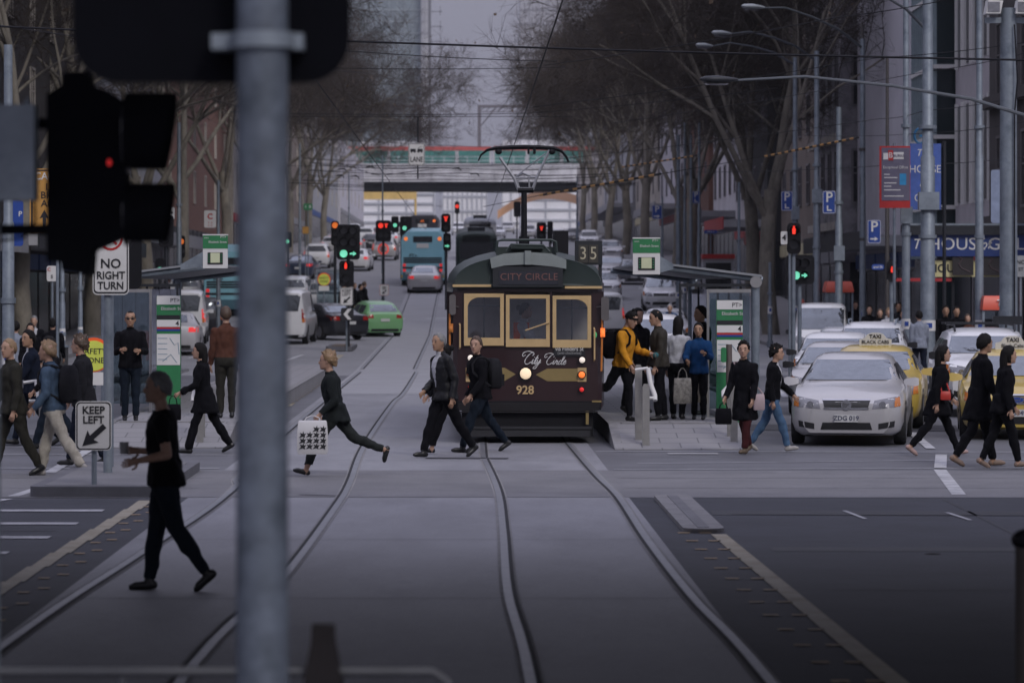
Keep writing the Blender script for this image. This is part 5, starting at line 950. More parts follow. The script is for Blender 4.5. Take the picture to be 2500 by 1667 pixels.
t = thing('bollard', 'dark post with a black cap at the right edge', 'bollard', ((2508 - CX) / 420, 19.05, 0)); b = MB(); b.cyl(0, 0, 0, 1.0, .07); b.build('post', M('post_brown', (.07, .06, .055), .8), t, 40); b = MB(); b.ball((0, 0, 1.03), .095, .095, .065, 14, 8); b.build('cap', BLK, t, 60)
# ---- signs
def sign(label, px, py, wpx, hpx, s, face, post=True, lines=(), border=SIGNK, ink=SIGNK, name='traffic_sign', cat='sign', group='signs along the street', r=.06, zbase=None, arrow=None, postpx=None, y0=0, postmat=GALV, postw=.032, posttop=None, rz=0):
    p = spot(px, s, zbase); t = thing(name, label, cat, p, rz, group); zc = H - (py - CY) / s - p.z; w, h = wpx / s, hpx / s
    b = MB(); b.prism(rrect(w, h, min(r, w * .2), 4, 0, zc), -.03, -.012); pl = b.build('plate', face, t, 40)
    if border:
        o, i = rrect(w * .95, h * .965, min(r, w * .2) * .8, 4, 0, zc), rrect(w * .885, h * .92, min(r, w * .2) * .7, 4, 0, zc); b = MB(); n = len(o)
        for k in range(n): j = (k + 1) % n; b.quad((o[k][0], -.0325, o[k][1]), (o[j][0], -.0325, o[j][1]), (i[j][0], -.0325, i[j][1]), (i[k][0], -.0325, i[k][1]))
        b.build('border', border, pl)
    for (tx_, x, dz, size, *o) in lines: text(tx_, size, (o[0] if o else ink), pl, x=x, z=zc + dz, y=-.036, bold=(o[1] if len(o) > 1 else .002), sx=(o[2] if len(o) > 2 else 1), shear=(o[3] if len(o) > 3 else 0))
    if arrow:
        ax, az, L, ang, m = arrow; b = MB(); ca, sa = math.cos(R(ang)), math.sin(R(ang)); b.prism([(ax + L * (x * ca - y * sa), zc + az + L * (x * sa + y * ca)) for x, y in ((-.5, -.09), (-.5, .09), (.08, .09), (.02, .27), (.5, 0), (.02, -.27), (.08, -.09))], -.036, -.031); b.build('arrow', m, pl)
    if post: b = MB(); b.cyl(((postpx or px) - px) / s, .02 + postw - .012, 0, zc + h / 2 if posttop is None else posttop, postw); b.build('post', postmat, t, 40)
    return t
t = sign('white NO RIGHT TURN sign on a stout pole on the left traffic island', 271, 628, 88, 184, 192, SIGNW, lines=(('NO', 0, -.085, .165), ('RIGHT', 0, -.235, .135, SIGNK, .002, .92), ('TURN', 0, -.365, .135, SIGNK, .002, .92)), zbase=.13, postpx=262, postw=.058, posttop=2.42)
o = [c for c in t.children if c.name.startswith('plate')][0]; b = MB(); zc = H + (CY - 628) / 192 - .13 + .24
for k in range(24):
    a, e = 2 * PI * k / 24, 2 * PI * (k + 1) / 24; b.quad(*[(rr * math.cos(q), -.034, zc + rr * math.sin(q)) for rr, q in ((.155, a), (.155, e), (.125, e), (.125, a))])
b.box(-.11, .11, -.038, -.034, zc - .015, zc + .015, Matrix.Rotation(R(45), 3, 'Y')); b.build('red_ring', SIGNR, o)
sign('large white KEEP LEFT sign on the near left traffic island', 229, 1039, 88, 120, 204, SIGNW, lines=(('KEEP', .0, .185, .125), ('LEFT', .0, .07, .125)), zbase=.13, arrow=(0, -.12, .36, 222, SIGNK))
sign('small white KEEP LEFT sign in the median beside the black sedan', 846, 724, 31, 44, 69, SIGNW, lines=(('KEEP', 0, .2, .15), ('LEFT', 0, .07, .15)), zbase=gz(116), arrow=(0, -.13, .34, 222, SIGNK))
t = sign('black arrow board with a white chevron under the small keep left sign', 848, 767, 31, 31, 69.2, SIGNK, border=None, post=False, zbase=gz(116)); o = t.children[0]; zc = H - 67 / 69.2 - gz(116); b = MB(); b.prism([(.02, zc + .19), (.15, zc + .19), (-.0, zc), (.15, zc - .19), (.02, zc - .19), (-.14, zc)], -.036, -.031); b.build('chevron', SIGNW, o)
sign('red edged KEEP LEFT sign below the no turn disc', 938, 708, 23, 27, 50, SIGNW, border=SIGNR, lines=(('KEEP', 0, .14, .09), ('LEFT', 0, .05, .09)), arrow=(0, -.1, .3, 222, SIGNK))
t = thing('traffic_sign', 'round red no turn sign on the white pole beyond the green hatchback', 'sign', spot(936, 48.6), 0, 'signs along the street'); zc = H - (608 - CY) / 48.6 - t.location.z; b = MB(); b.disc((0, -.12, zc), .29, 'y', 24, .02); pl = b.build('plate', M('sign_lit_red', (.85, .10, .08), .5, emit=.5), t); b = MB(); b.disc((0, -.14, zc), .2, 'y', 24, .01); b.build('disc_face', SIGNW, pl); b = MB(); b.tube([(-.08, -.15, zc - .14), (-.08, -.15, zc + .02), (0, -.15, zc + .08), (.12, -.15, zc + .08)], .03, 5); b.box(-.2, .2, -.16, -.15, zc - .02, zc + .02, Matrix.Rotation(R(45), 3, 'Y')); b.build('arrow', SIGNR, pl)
def disc_sign(label, px, py, rpx, s, z=None):
    p = spot(px, s, z); t = thing('traffic_sign', label, 'sign', p, 0, 'safety zone signs'); zc = H - (py - CY) / s - p.z; r = rpx / s
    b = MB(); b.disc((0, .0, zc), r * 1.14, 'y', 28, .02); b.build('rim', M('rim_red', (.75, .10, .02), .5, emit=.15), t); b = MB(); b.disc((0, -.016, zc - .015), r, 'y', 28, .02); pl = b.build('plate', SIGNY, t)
    text('SAFETY', r * .52, SIGNK, pl, z=zc + r * .22, y=-.03); text('ZONE', r * .52, SIGNK, pl, z=zc - r * .38, y=-.03); b = MB(); b.box(-r * .9, r * .9, -.02, .02, zc - r * 2.0, zc - r * 1.15); b.build('lower_plate', SIGNW, t); b = MB(); b.cyl(0, .04, 0, zc, .03); b.build('post', GALV, t); return t
disc_sign('round lime SAFETY ZONE sign behind the no right turn pole', 229, 866, 37, 150, .0); disc_sign('small round lime safety zone sign by the far tram shelter', 791, 682, 14, 55)
b = sign('white TRAM LANE sign with a tram picture high above the tracks', 1017, 377, 40, 54, 66, SIGNW, post=False, lines=(('LANE', 0, -.2, .27, SIGNK, .006, .72),)); pl = b.children[0]; zc = H - (377 - CY) / 66 - b.location.z; q = MB()
for x0 in (-.23, .03): q.box(x0, x0 + .2, -.037, -.031, zc + .1, zc + .2); q.box(x0 + .02, x0 + .06, -.036, -.031, zc + .05, zc + .1); q.box(x0 + .14, x0 + .18, -.036, -.031, zc + .05, zc + .1)
q.box(-.23, .23, -.0365, -.0315, zc + .085, zc + .105); q.tube([(.05, -.034, zc + .2), (.12, -.034, zc + .27), (.2, -.034, zc + .28)], .008, 4); q.build('tram_picture', SIGNK, pl)
q = MB(); q.cyl(.05, 0, zc - .9, zc + 1.4, .03); q.build('hanger', DKMET, b)
wire('span wire holding up the tram lane sign', [(640, 285, 66), (1400, 285, 66)], .012)
for lb, px, py, w_, h_, s, pp, ar in (('blue parking sign with a right arrow beside the shelter route sign', 1604, 518, 25, 34, 50, 1617, 0), ('small blue parking sign on the slim pole cluster', 1699, 482, 18, 30, 52, 1707, 1), ('blue parking sign left of the pole above the white van', 1921, 491, 28, 48, 71, 1941, 1), ('larger blue parking sign with a turning arrow left of a pale pole', 2024, 494, 32, 56, 79, 2048, 1), ('blue parking sign with a straight right arrow on the right', 2134, 566, 33, 58, 83, 2166, 0)):
    t = sign(lb, px, py, w_, h_, s, SIGNB, border=SIGNW, ink=SIGNW, post=False, group='blue parking signs', lines=(('P', 0, h_ / s * .2, h_ / s * .62, SIGNW, .006),), arrow=(0, -h_ / s * .3, w_ / s * .6, 0, SIGNW) if ar == 0 else None)
    zc = H - (py - CY) / s - t.location.z; hh = h_ / s
    if ar: q = MB(); q.box(-.07, -.03, -.037, -.031, zc - hh * .38, zc - hh * .14); q.box(-.03, .08, -.037, -.031, zc - hh * .38, zc - hh * .32); q.build('arrow', SIGNW, t.children[0])
    q = MB(); q.box(0, (pp - px) / s, -.01, .03, zc + hh * .2, zc + hh * .2 + .03); q.box(0, (pp - px) / s, -.01, .03, zc - hh * .3, zc - hh * .3 + .03); q.build('bracket', GALV, t)
sign('orange CAUTION LOW BRIDGE AHEAD sign behind the black signals on the left', 140, 490, 134, 156, 125, SIGNO, zbase=0, lines=(('CAUTION', 0, .47, .2, SIGNW), ('LOW', 0, .26, .19), ('BRIDGE', 0, .10, .19), ('AHEAD', 0, -.06, .19)), arrow=(-.25, -.36, .36, 90, SIGNK))
t = bpy.data.objects['traffic_sign.' + '%03d' % 0] if False else None
sign('blue panel with a small white parking symbol at the left edge', 40, 545, 34, 112, 110, SIGNB, border=None, lines=(('P', .09, .2, .16, SIGNW),), postpx=28)
sign('white clearway sign with a red C on a pale pole on the left', 513, 535, 29, 42, 58, SIGNW, border=None, lines=(('C', 0, .1, .32, SIGNR, .012), ('7 - 9', 0, -.16, .1, SIGNR), ('4 - 6', 0, -.27, .1, SIGNR)), post=False)
sign('small white sign above the red figure signal on the left', 416, 521, 20, 30, 76, SIGNW, border=None, arrow=(0, .02, .2, 0, SIGNK), postpx=408)
sign('white parking notice beside the left footpath bin', 127, 668, 25, 38, 98, SIGNW, border=None, lines=(('C', -.07, .1, .12, SIGNR), ('S', 0, -.08, .12, SIGNK)), postpx=127)
sign('small white sign with the figure 4 left of the red man signal', 1914, 581, 16, 32, 90, SIGNW, border=None, lines=(('4', 0, 0, .2, SIGNK, .008),), postpx=1928)
sign('small dark blue street name sign right of the wide green arrow signal', 2143, 652, 30, 14, 84, SIGNB, border=None, lines=(('and St', 0, 0, .11, SIGNW),), postpx=2166, name='street_name_sign'); sign('small blue street name sign over the distant footpath on the right', 1735, 566, 32, 8, 48, SIGNB, border=None, lines=(('William St', 0, 0, .09, SIGNW),), name='street_name_sign')
sign('green route board on the far left footpath beyond the pole', 752, 505, 22, 16, 42, SIGNG, border=None, lines=(('1', -.13, 0, .25, SIGNW), ('B', .12, 0, .25, SIGNW)), name='direction_sign'); sign('small orange diamond warning sign in the far left row', 746, 562, 15, 17, 42, SIGNO, border=None); 
# ---- banners and shop signs on the right
t = thing('banner', 'grey and red bordered real estate banner with white lettering', 'banner', spot(2184, 93), 0); z = lambda y: H - (y - CY) / 93 - t.location.z; x = lambda p: (p - 2184) / 93
b = MB(); b.box(x(2147), x(2222), -.02, .02, z(508), z(357)); b.build('cloth', SIGNR, t); b = MB(); b.box(x(2152), x(2221), -.03, -.021, z(490), z(361)); fc = b.build('panel', M('banner_grey', (.11, .10, .15), .6), t)
b = MB(); b.box(x(2156), x(2168), -.04, -.031, z(390), z(374)); b.box(x(2181), x(2206), -.04, -.031, z(389), z(372)); b.build('logo_box', SIGNW, fc); b = MB(); b.box(x(2168), x(2180), -.041, -.031, z(392), z(367)); b.build('logo_square', SIGNR, fc); text('B', .2, SIGNW, fc, x=x(2174), z=z(380), y=-.045); text('BURKE', .1, M('banner_ink', (.11, .10, .15), .6), fc, x=x(2194), z=z(381), y=-.045, bold=.002)
text('Exceptional Offices', .105, SIGNW, fc, x=x(2186), z=z(409), y=-.035, sx=.8); b = MB()
for yy, x1 in ((425, 2172), (433, 2190), (446, 2188), (454, 2176), (463, 2198), (478, 2206)): b.box(x(2158), x(x1), -.036, -.031, z(yy + 2.2), z(yy))
b.build('small_print', SIGNW, fc); b = MB(); b.box(x(2196), x(2212), -.036, -.031, z(452), z(424)); b.build('picture', M('banner_blue', (.02, .22, .45), .5), fc); b = MB(); b.cyl(0, .06, z(740), z(350), .04); b.box(-.02, x(2212), .0, .06, z(424), z(422)); b.build('hanger', GALV, t)
t = thing('banner', 'blue vertical shop banner reading The HOUSE of GOLF', 'banner', spot(2260, 91.5), 0); z = lambda y: H - (y - CY) / 91.5 - t.location.z; x = lambda p: (p - 2260) / 91.5
b = MB(); b.box(x(2222), x(2297), -.03, .03, z(512), z(351)); b.build('panel', M('banner_royal', (.05, .10, .34), .5, var=.3, scale=3), t)
text('The', .26, SIGNW, t, x=x(2254), z=z(374), y=-.04, shear=.3); text('HOUSE', .29, SIGNW, t, x=x(2258), z=z(414), y=-.04, sx=.92); text('of', .24, SIGNW, t, x=x(2252), z=z(450), y=-.04, shear=.3); text('GOLF', .29, SIGNW, t, x=x(2262), z=z(484), y=-.04, sx=.92)
b = MB(); b.box(x(2222), x(2310), .031, .06, z(510), z(506)); b.box(x(2222), x(2310), .031, .06, z(356), z(352)); b.cyl(x(2306), .05, z(900), z(345), .05); b.build('hanger', DKMET, t)
b = MB(); 
for k in range(20):
    a, e = .3 + k * .28, .3 + (k + 1) * .28; b.tube([(.15 * math.cos(a), 0, .2 * math.sin(a)), (.15 * math.cos(e), 0, .2 * math.sin(e))], .035, 6)
b.box(-.02, .15, -.03, .03, -.03, .03); b.box(.1, .16, -.03, .03, -.75, 0); tag(b.build('letter_sign', M('sign_teal', (.01, .10, .22), .5), None, None, at(2246, 332, F / 91)), 'teal letter G sign standing above the blue banner', 'sign')
sp_ = spot(2362, 84); t = thing('shop_sign', 'long blue awning sign reading The HOUSE of GOLF', 'shop sign', (sp_.x, sp_.y, 0)); z = lambda y: H - (y - CY) / 84; x = lambda p: (p - 2362) / 84
b = MB(); b.box(x(2222), x(2540), -.1, .25, z(626), z(574)); b.build('panel', M('fascia_blue', (.012, .035, .16), .45, var=.1), t); text('The', .42, SIGNW, t, x=x(2252), z=z(597), y=-.11, shear=.3); text('HOUSE', .5, SIGNW, t, x=x(2334), z=z(597), y=-.11, sx=1.05); text('of', .4, SIGNW, t, x=x(2403), z=z(597), y=-.11, shear=.3); text('GOLF', .5, SIGNW, t, x=x(2465), z=z(597), y=-.11, sx=1.05)
b = MB(); b.box(x(2205), x(2540), -.25, .6, z(574) + .003, z(548)); b.build('awning_edge', DKMET, t); b = MB(); b.box(x(2205), x(2540), -.27, -.251, z(551), z(546)); b.build('awning_trim', GALV, t)
b = MB(); b.box(x(2270), x(2540), .1, .2, z(676), z(636)); o = b.build('yellow_panel', M('fascia_yellow', (.58, .52, .27), .5), t); text('HOUSE', .33, SIGNK, o, x=x(2314), z=z(656), y=.09, bold=.008)
for a, e in ((2325, 2376), (2398, 2446)): b = MB(); b.box(x(a), x(e), -.05, .02, z(672), z(617)); o = b.build('poster', M('poster_dark', (.018, .014, .016), .5), t); b = MB(); b.tube([(x(a + 14), -.06, z(627)), (x(a + 24), -.06, z(632)), (x(a + 15), -.06, z(645)), (x(a + 22), -.06, z(655)), (x(a + 42), -.06, z(664))], .022, 5); b.build('poster_mark', M('poster_mark', (.08, .055, .06), .6), o)
b = MB(); b.box(x(2180), x(2325), .1, .25, z(687), z(679)); b.build('red_trim', RDSH, t)
b = MB(); b.cyl(x(2330), .3, .13, z(676), .05); b.cyl(x(2520), .3, .13, z(626), .05); b.build('awning_post', DKMET, t)
sign('pale notice panel hanging on the mast at the right edge', 2440, 480, 42, 130, 98, M('sign_faded', (.20, .24, .34), .6, var=.3, scale=4), border=None, post=False, name='banner', cat='banner'); sign('white notice with dark lettering at the far right edge', 2492, 650, 30, 52, 96, M('notice', (.25, .26, .27), .6), border=None, lines=(('NO', 0, .1, .14), ('ST', 0, -.08, .12)), postpx=2492)
# ---- telephone boxes, bin, kiosk
def phone_box(label, px, s, ytop, wpx, mark=True):
    p = spot(px, s); p.z += .13; t = thing('telephone_box', label, 'telephone box', p, 0, 'telephone boxes'); w = wpx / s / 2; h = H - (ytop - CY) / s - p.z
    b = MB(); b.loft([[V((x * k, y * k, z)) for x, y in ((-w, -.5), (w, -.5), (w, .5), (-w, .5))] for z, k in ((h - .36, 1.08), (h - .3, 1.1), (h - .06, .98), (h, .9))]); hd = b.build('hood', M('phone_orange', (.62, .10, .06), .4, var=.06), t, 30)
    for x in (-w, w):
        for y in (-.45, .45): b = MB(); b.box(x - .03, x + .03, y - .03, y + .03, 0, h - .36); b.build('corner_post', GALV, t)
    b = MB(); b.box(-w + .031, w - .031, .44, .46, .1, h - .4); b.build('glass_panel', GL, t); b = MB(); b.box(-.18, .18, .2, .42, .95, 1.55); b.build('telephone', DKMET, t)
    if mark: b = MB(); b.tube([(.02, -.56, h - .12), (.16, -.56, h - .1), (.18, -.56, h - .15)], .02, 5); b.tube([(.1, -.56, h - .12), (.07, -.56, h - .24), (.14, -.56, h - .28), (.2, -.56, h - .25)], .022, 5); b.build('emblem', SIGNW, hd)
phone_box('orange hooded telephone box with a white emblem at the right edge', 2424, 96, 722, 60); phone_box('orange hooded telephone box behind a grey pole above the white van', 2046, 74, 687, 62, False)
p = spot(1752, 50); t = thing('kiosk', 'grey kiosk with a red roof edge on the distant right footpath', 'kiosk', (p.x, p.y, p.z + .1)); b = MB(); b.box(-.75, .75, -.5, .5, 0, 2.4); b.build('cabinet', GREYW, t); b = MB(); b.box(-.8, .8, -.55, .55, 2.4, 2.62); b.build('roof_edge', SIGNR, t); b = MB(); b.box(-.62, .62, -.52, -.5, .5, 2.2); b.build('panel', WINK, t)
p = spot(146, 104, .13); t = thing('litter_bin', 'grey mesh litter bin on the left footpath', 'bin', p); b = MB(); b.cyl(0, 0, 0, .95, .19, .2, 14); b.build('basket', bricks('bin_mesh', (.09, .09, .10), (.07, .07, .08), (.03, .03, .03), 1, .5, .05, .03, .01), t, 40); b = MB(); b.cyl(0, 0, .95, 1.0, .22, .22, 14); b.build('rim', GALV, t, 40)
# ---- tram shelters with totem, route sign and gates
def shelter(lb, mirror, bx, y0_, y1_, px0):
    k = -1 if mirror else 1; t = thing('tram_shelter', lb, 'tram shelter', (bx, y0_, .3), 0); M_ = lambda x: x * k
    def bb(nm, m, *a): q = MB(); q.box(*sorted((M_(a[0]), M_(a[1]))), *a[2:]); return q.build(nm, m, t)
    L = y1_ - y0_
    for y in (.0, L): q = MB(); q.cyl(0, y, 0, 2.36, .072, None, 14); q.build('column', GALV, t, 40)
    q = MB(); q.tube([(M_(.12), 0, 2.32), (M_(-1.75), 0, 2.54)], .05, 8); q.build('roof_beam', GALV, t, 40); q = MB(); q.tube([(M_(.12), L, 2.32), (M_(-1.75), L, 2.54)], .05, 8); q.build('roof_beam', GALV, t, 40)
    q = MB(); q.prism([(M_(.1), 2.36), (M_(-1.7), 2.585), (M_(-1.7), 2.62), (M_(.1), 2.40)], -.1, L + .1); q.build('roof', M('shelter_roof', (.22, .23, .25), .5), t)
    q = MB(); q.disc((M_(.0), -.085, 2.28), .1, 'y', 18, .03); q.build('end_cap', STAINL, t)
    for i in range(6): a = L * i / 6; q = MB(); q.box(M_(-.03) if k > 0 else -.03 + .03, M_(-.03) + .02 * 1 if k > 0 else .05, a + .05, a + L / 6 - .05, .15, 2.15); q.build('glass_panel', GL, t)
    for i in range(7): a = L * i / 6; bb('frame_post', DKMET, -.05, -.01, a - .025, a + .025, .02, 2.25)
    bb('top_rail', DKMET, -.05, .0, .026, L, 2.2, 2.25); bb('end_rail', DKMET, -1.25, -.051, -.02, .02, 2.2, 2.25); bb('end_rail', STAINL, -.78, -.08, -.045, -.021, 2.10, 2.16)
    bb('end_post', STAINL, -.82, -.78, -.02, .02, .0, 2.16); bb('end_post', DKMET, -1.29, -1.25, -.02, .02, .0, 2.25); bb('end_glass', GL, -.77, -.1, .0, .012, .15, 2.1)
    bb('bench', STAINL, -.5, -.1, 3, L - 3, .42, .47); return t
S1 = shelter('right tram shelter with a tilted roof and glass panels', False, 4.86, 55.2, 71, 0)
S2 = shelter('left tram shelter with a tilted roof and glass panels', True, -6.35, 57.5, 72, 0)
def route_sign(lb, px, py0, py1, wpx, s, armx):
    t = thing('route_sign', lb, 'route sign', ((px - CX) / s, F / s, 0), 0, 'green and white tram stop route signs'); z = lambda y: H - (y - CY) / s; w = wpx / s / 2; zm = z(py0 + (py1 - py0) * .42)
    b = MB(); b.box(-w, w, -.05, .05, z(py1), zm); b.build('panel', SIGNW, t); b = MB(); b.box(-w, w, -.055, .055, zm, z(py0 + 3)); g = b.build('header', SIGNG, t); b = MB(); b.box(-w * 1.02, w * 1.02, -.06, .06, z(py0 + 3), z(py0)); b.build('cap', SIGNW, t)
    h = zm - z(py1); c = (zm + z(py1)) / 2; b = MB(); b.box(-w * .62, w * .62, -.06, -.051, c - h * .3, c + h * .3); d = b.build('display', SIGNK, t); b = MB(); b.box(-w * .38, w * .38, -.065, -.061, c - h * .22, c + h * .28); b.build('timetable', M('timetable', (.55, .58, .38), .6, var=.08), d); b = MB()
    for i in range(4): b.box(-w * .57, -w * .44, -.064, -.061, c - h * .2 + i * h * .12, c - h * .15 + i * h * .12); b.box(w * .44, w * .57, -.064, -.061, c - h * .2 + i * h * .12, c - h * .15 + i * h * .12)
    b.build('side_print', SIGNG, d); text('Elizabeth Street', .058, SIGNW, g, x=w * .2, z=zm + (z(py0) - zm) * .45, y=-.058, sx=.85); text('PT>', .06, SIGNW, g, x=w * .65, z=zm + (z(py0) - zm) * .8, y=-.058); text('tram', .04, SIGNW, g, x=-w * .72, z=zm + (z(py0) - zm) * .75, y=-.058)
    b = MB(); b.prism([(w, zm - .05), (w, z(py1) + .03), (armx * 1.0, 2.79), (armx, 2.88)] if armx > 0 else [(-w, zm - .05), (-w, z(py1) + .03), (armx, 2.79), (armx, 2.88)], -.03, .03); b.build('arm', GALV, t); return t
route_sign('green and white route sign on the right tram shelter', 1578, 580, 670, 66, 146, .45); 
t = route_sign('green and white route sign on the left tram shelter', 526, 572, 655, 60, 142, -.6)
def totem(lb, px, s, py0, py1, wpx):
    t = thing('stop_totem', lb, 'tram stop totem', ((px - CX) / s, F / s, .3), 0, 'green and white tram stop totems'); w = wpx / s / 2; h = (py1 - py0) / s; z = lambda q: h * (1 - q)
    b = MB(); b.box(-w, w, -.05, .05, 0, h); b.build('case', SIGNG, t)
    for nm, m, a, e in (('header', SIGNW, .0, .075), ('dark_band', SIGNK, .165, .20), ('number_panel', SIGNW, .205, .265), ('red_stripe', SIGNR, .267, .283), ('blue_stripe', SIGNB, .284, .30), ('map_panel', SIGNW, .325, .59)): b = MB(); b.box(-w * .98, w * .98, -.058, -.051, z(e), z(a)); b.build(nm, m, t)  # includes a plain black strip just above the number panel
    b = MB()
    for i in range(5): b.box(-w * .9, -w * .1, -.061, -.059, z(.36 + i * .045), z(.365 + i * .045))
    b.tube([(w * .1, -.06, z(.36)), (w * .5, -.06, z(.42)), (w * .8, -.06, z(.40)), (w * .9, -.06, z(.5))], .006, 4); b.tube([(-w * .5, -.06, z(.56)), (w * .2, -.06, z(.5)), (w * .7, -.06, z(.57))], .006, 4); b.build('map_lines', M('map_ink', (.12, .22, .30), .6), t)
    text('PT>', .10, SIGNK, t, x=w * .55, z=z(.04), y=-.06); text('Elizabeth St', .075, SIGNW, t, x=w * .2, z=z(.11), y=-.056); text('4', .11, SIGNK, t, x=w * .75, z=z(.236), y=-.06, bold=.003); return t
totem('green and white stop totem on the right platform beside the shelter', 1781, 150, 735, 1032, 64); totem('green and white stop totem on the left platform', 412, 140, 706, 936 + 56, 58)
p = spot(1780, 151, .3); t = thing('ticket_reader', 'brown steel post with a small green card reader on the right platform', 'ticket reader', p); b = MB(); b.cyl(0, 0, 0, 1.27, .05); b.build('post', M('reader_post', (.16, .13, .12), .4, .5), t, 40); b = MB(); b.prism(rrect(.085, .24, .03, 3, -.09, 1.1), -.06, .03); b.build('reader', SIGNG, t)
def gate(lb, pa, pb_, s, ytop1, ytop2, bar):
    p = spot((pa + pb_) / 2, s, 0); t = thing('platform_gate', lb, 'barrier', p, 0, 'steel gate posts at the platform ramps'); GP = M('gate_steel', (.33, .32, .31), .4, .6, var=.2, scale=5)
    for q, yt, dy in ((pa, ytop1, .5), (pb_, ytop2, 0)):
        if q: b = MB(); x = (q - (pa + pb_) / 2) / s; h = H - (yt - CY) / s; b.loft([[V((x + .055 * k * c, dy + .03 * e, z)) for c, e in ((-1, -1), (1, -1), (1, 1), (-1, 1))] for z, k in ((0, 1), (h - .05, 1), (h, .6))]); b.build('gate_post', GP, t)
    x, z0, z1 = (bar[0] - (pa + pb_) / 2) / s, H - (bar[2] - CY) / s, H - (bar[1] - CY) / s; d = (bar[3] - bar[0]) / s; b = MB(); b.tube([(x, .25, z1), (x + d * .4, .2, (z0 + z1) / 2), (x + d, .15, z0 + .08), (x + d, .1, z0)], .038, 8); b.tube([(x, .25, z1), (x - .2 if d > 0 else x + .12, .25, z1 - .03)], .025, 6); b.tube([(x + d, .12, z0 + .04), (x + d - .15 if d > 0 else x + d + .15, .1, z0 + .04)], .025, 6); b.build('gate_arm', SIGNW, t, 50); return t
gate('steel gate posts with a white arm left of the right platform ramp', 1563, 1577, 158, 892, 937, (1584, 899, 978, 1600)); gate('steel gate post with a white arm right of the right platform ramp', 1790, 1792, 157, 935, 936, (1805, 900, 970, 1768)); gate('steel gate post at the left platform behind the woman in black', 486, 488, 156, 875, 876, (475, 930, 980, 470)); gate('steel gate post beside the backpack man on the left', 101, 104, 158, 895, 940, (84, 930, 985, 92))
# far shelter in the median and far blue truck
p = spot(800, 54); t = thing('tram_shelter', 'small glass tram shelter far behind the median signal', 'tram shelter', p); b = MB(); b.box(-.5, .6, -.05, 4, 2.3, 2.42); b.build('roof', GALV, t); b = MB(); b.box(-.45, .55, 0, .03, .2, 2.28); b.build('glass_panel', GL, t)
for x in (-.5, .56): b = MB(); b.box(x, x + .06, -.03, .03, 0, 2.29); b.build('frame_post', GALV, t)
t = route_sign('green and white route sign on the far tram stop', 862, 578, 608, 22, 58, -.3); t.location.z = gz(138)
p = spot(78, 56); t = thing('box_truck', 'white box truck with small blue lettering parked at the left', 'truck', p); b = MB(); b.box(-1.05, 1.05, 0, 5.2, .75, 3.9 - .2); b.build('box_body', M('truck_white', (.66, .65, .67), .5, var=.08), t); b = MB(); b.box(-1.0, 1.0, -.06, -.001, .5, .74); b.build('bumper', GALV, t); text('Budget', .30, SIGNB, t, x=.12, z=2.35, y=-.01); b = MB(); b.prism([(-.2, 2.06), (.5, 2.1), (.5, 2.2), (.1, 2.14)], -.012, -.002); b.build('orange_flash', SIGNO, t)
for x in (-.85, .85):
    b = MB(); b.disc((x, .9, .42), .42, 'x', 14, .3); b.build('wheel', RUB, t); b = MB(); b.box(x - .12, x + .12, -.08, -.06, .55, .7); b.build('taillight', TAILR, t)
b = MB(); b.box(-.012, .012, -.012, -.001, .8, 3.65); b.build('door_seam', GRILLE, t)
# ================= PEOPLE =================
SKIN = M('skin', (.40, .24, .17), .55, var=.08, scale=12); SKIN2 = M('skin_tan', (.33, .19, .12), .55, var=.08, scale=12); SKIN3 = M('skin_dark', (.14, .08, .05), .55, var=.08)
HAIRK = M('hair_black', (.008, .007, .007), .7, var=.3, scale=30, spec=.15); HAIRB = M('hair_brown', (.060, .036, .022), .55, var=.35, scale=30); HAIRG = M('hair_grey', (.17, .17, .17), .6, var=.35, scale=30); HAIRL = M('hair_blond', (.22, .14, .075), .55, var=.35, scale=30)
def cloth(n, c): return M('cloth_' + n, c, .9, var=.25, scale=14, bump=.3, spec=.12)
CK = cloth('black', (.0045, .0045, .0065)); CN = cloth('navy', (.007, .010, .020)); CG = cloth('dark_grey', (.016, .016, .019)); CO = cloth('olive_grey', (.026, .025, .021)); CB = cloth('brown', (.038, .034, .029)); CWJ = cloth('charcoal_green', (.014, .017, .018)); CWT = cloth('charcoal_trouser', (.022, .025, .025)); CT = cloth('cream', (.38, .35, .30)); CD = cloth('denim', (.055, .085, .13)); CJ = cloth('blue_jeans', (.06, .11, .19)); CDJ = cloth('dark_jeans', (.009, .014, .023)); CY_ = cloth('mustard', (.50, .22, .02)); CW = cloth('white', (.42, .42, .45)); CBL = cloth('blue', (.012, .05, .14)); CR = cloth('burgundy', (.045, .012, .014)); CTL = cloth('grey_tee', (.20, .22, .27)); CBR = cloth('rust_brown', (.075, .032, .022)); CSG = cloth('sage_grey', (.075, .082, .078)); COR = cloth('orange_vest', (.65, .10, .03)); CLS = M('leather_black', (.006, .006, .008), .5, var=.3, scale=9, bump=.3, spec=.3)
SHK = M('shoe_black', (.008, .008, .009), .4, var=.2); SHW = M('shoe_pale', (.30, .28, .27), .6, var=.2); EYE = M('eye_dark', (.02, .015, .012), .3, var=0); LIP = M('lip', (.25, .10, .085), .5, var=0)
WALK_L = dict(L=(21, 5, -10), R=(-16, 20, 30), aL=(-18, 14, 6), aR=(22, 22, 6), lean=5)   # left leg leads
WALK_R = dict(R=(21, 5, -10), L=(-16, 20, 30), aR=(-18, 14, 6), aL=(22, 22, 6), lean=5)
STEP = dict(L=(14, 3, -4), R=(-12, 12, 18), aL=(-8, 14, 7), aR=(12, 20, 7), lean=3)
STAND = dict(L=(3, 2, 0), R=(-2, 3, 0), aL=(2, 14, 8), aR=(4, 18, 8), lean=1)
def D(a): a = R(a); return V((math.sin(a), 0, -math.cos(a)))
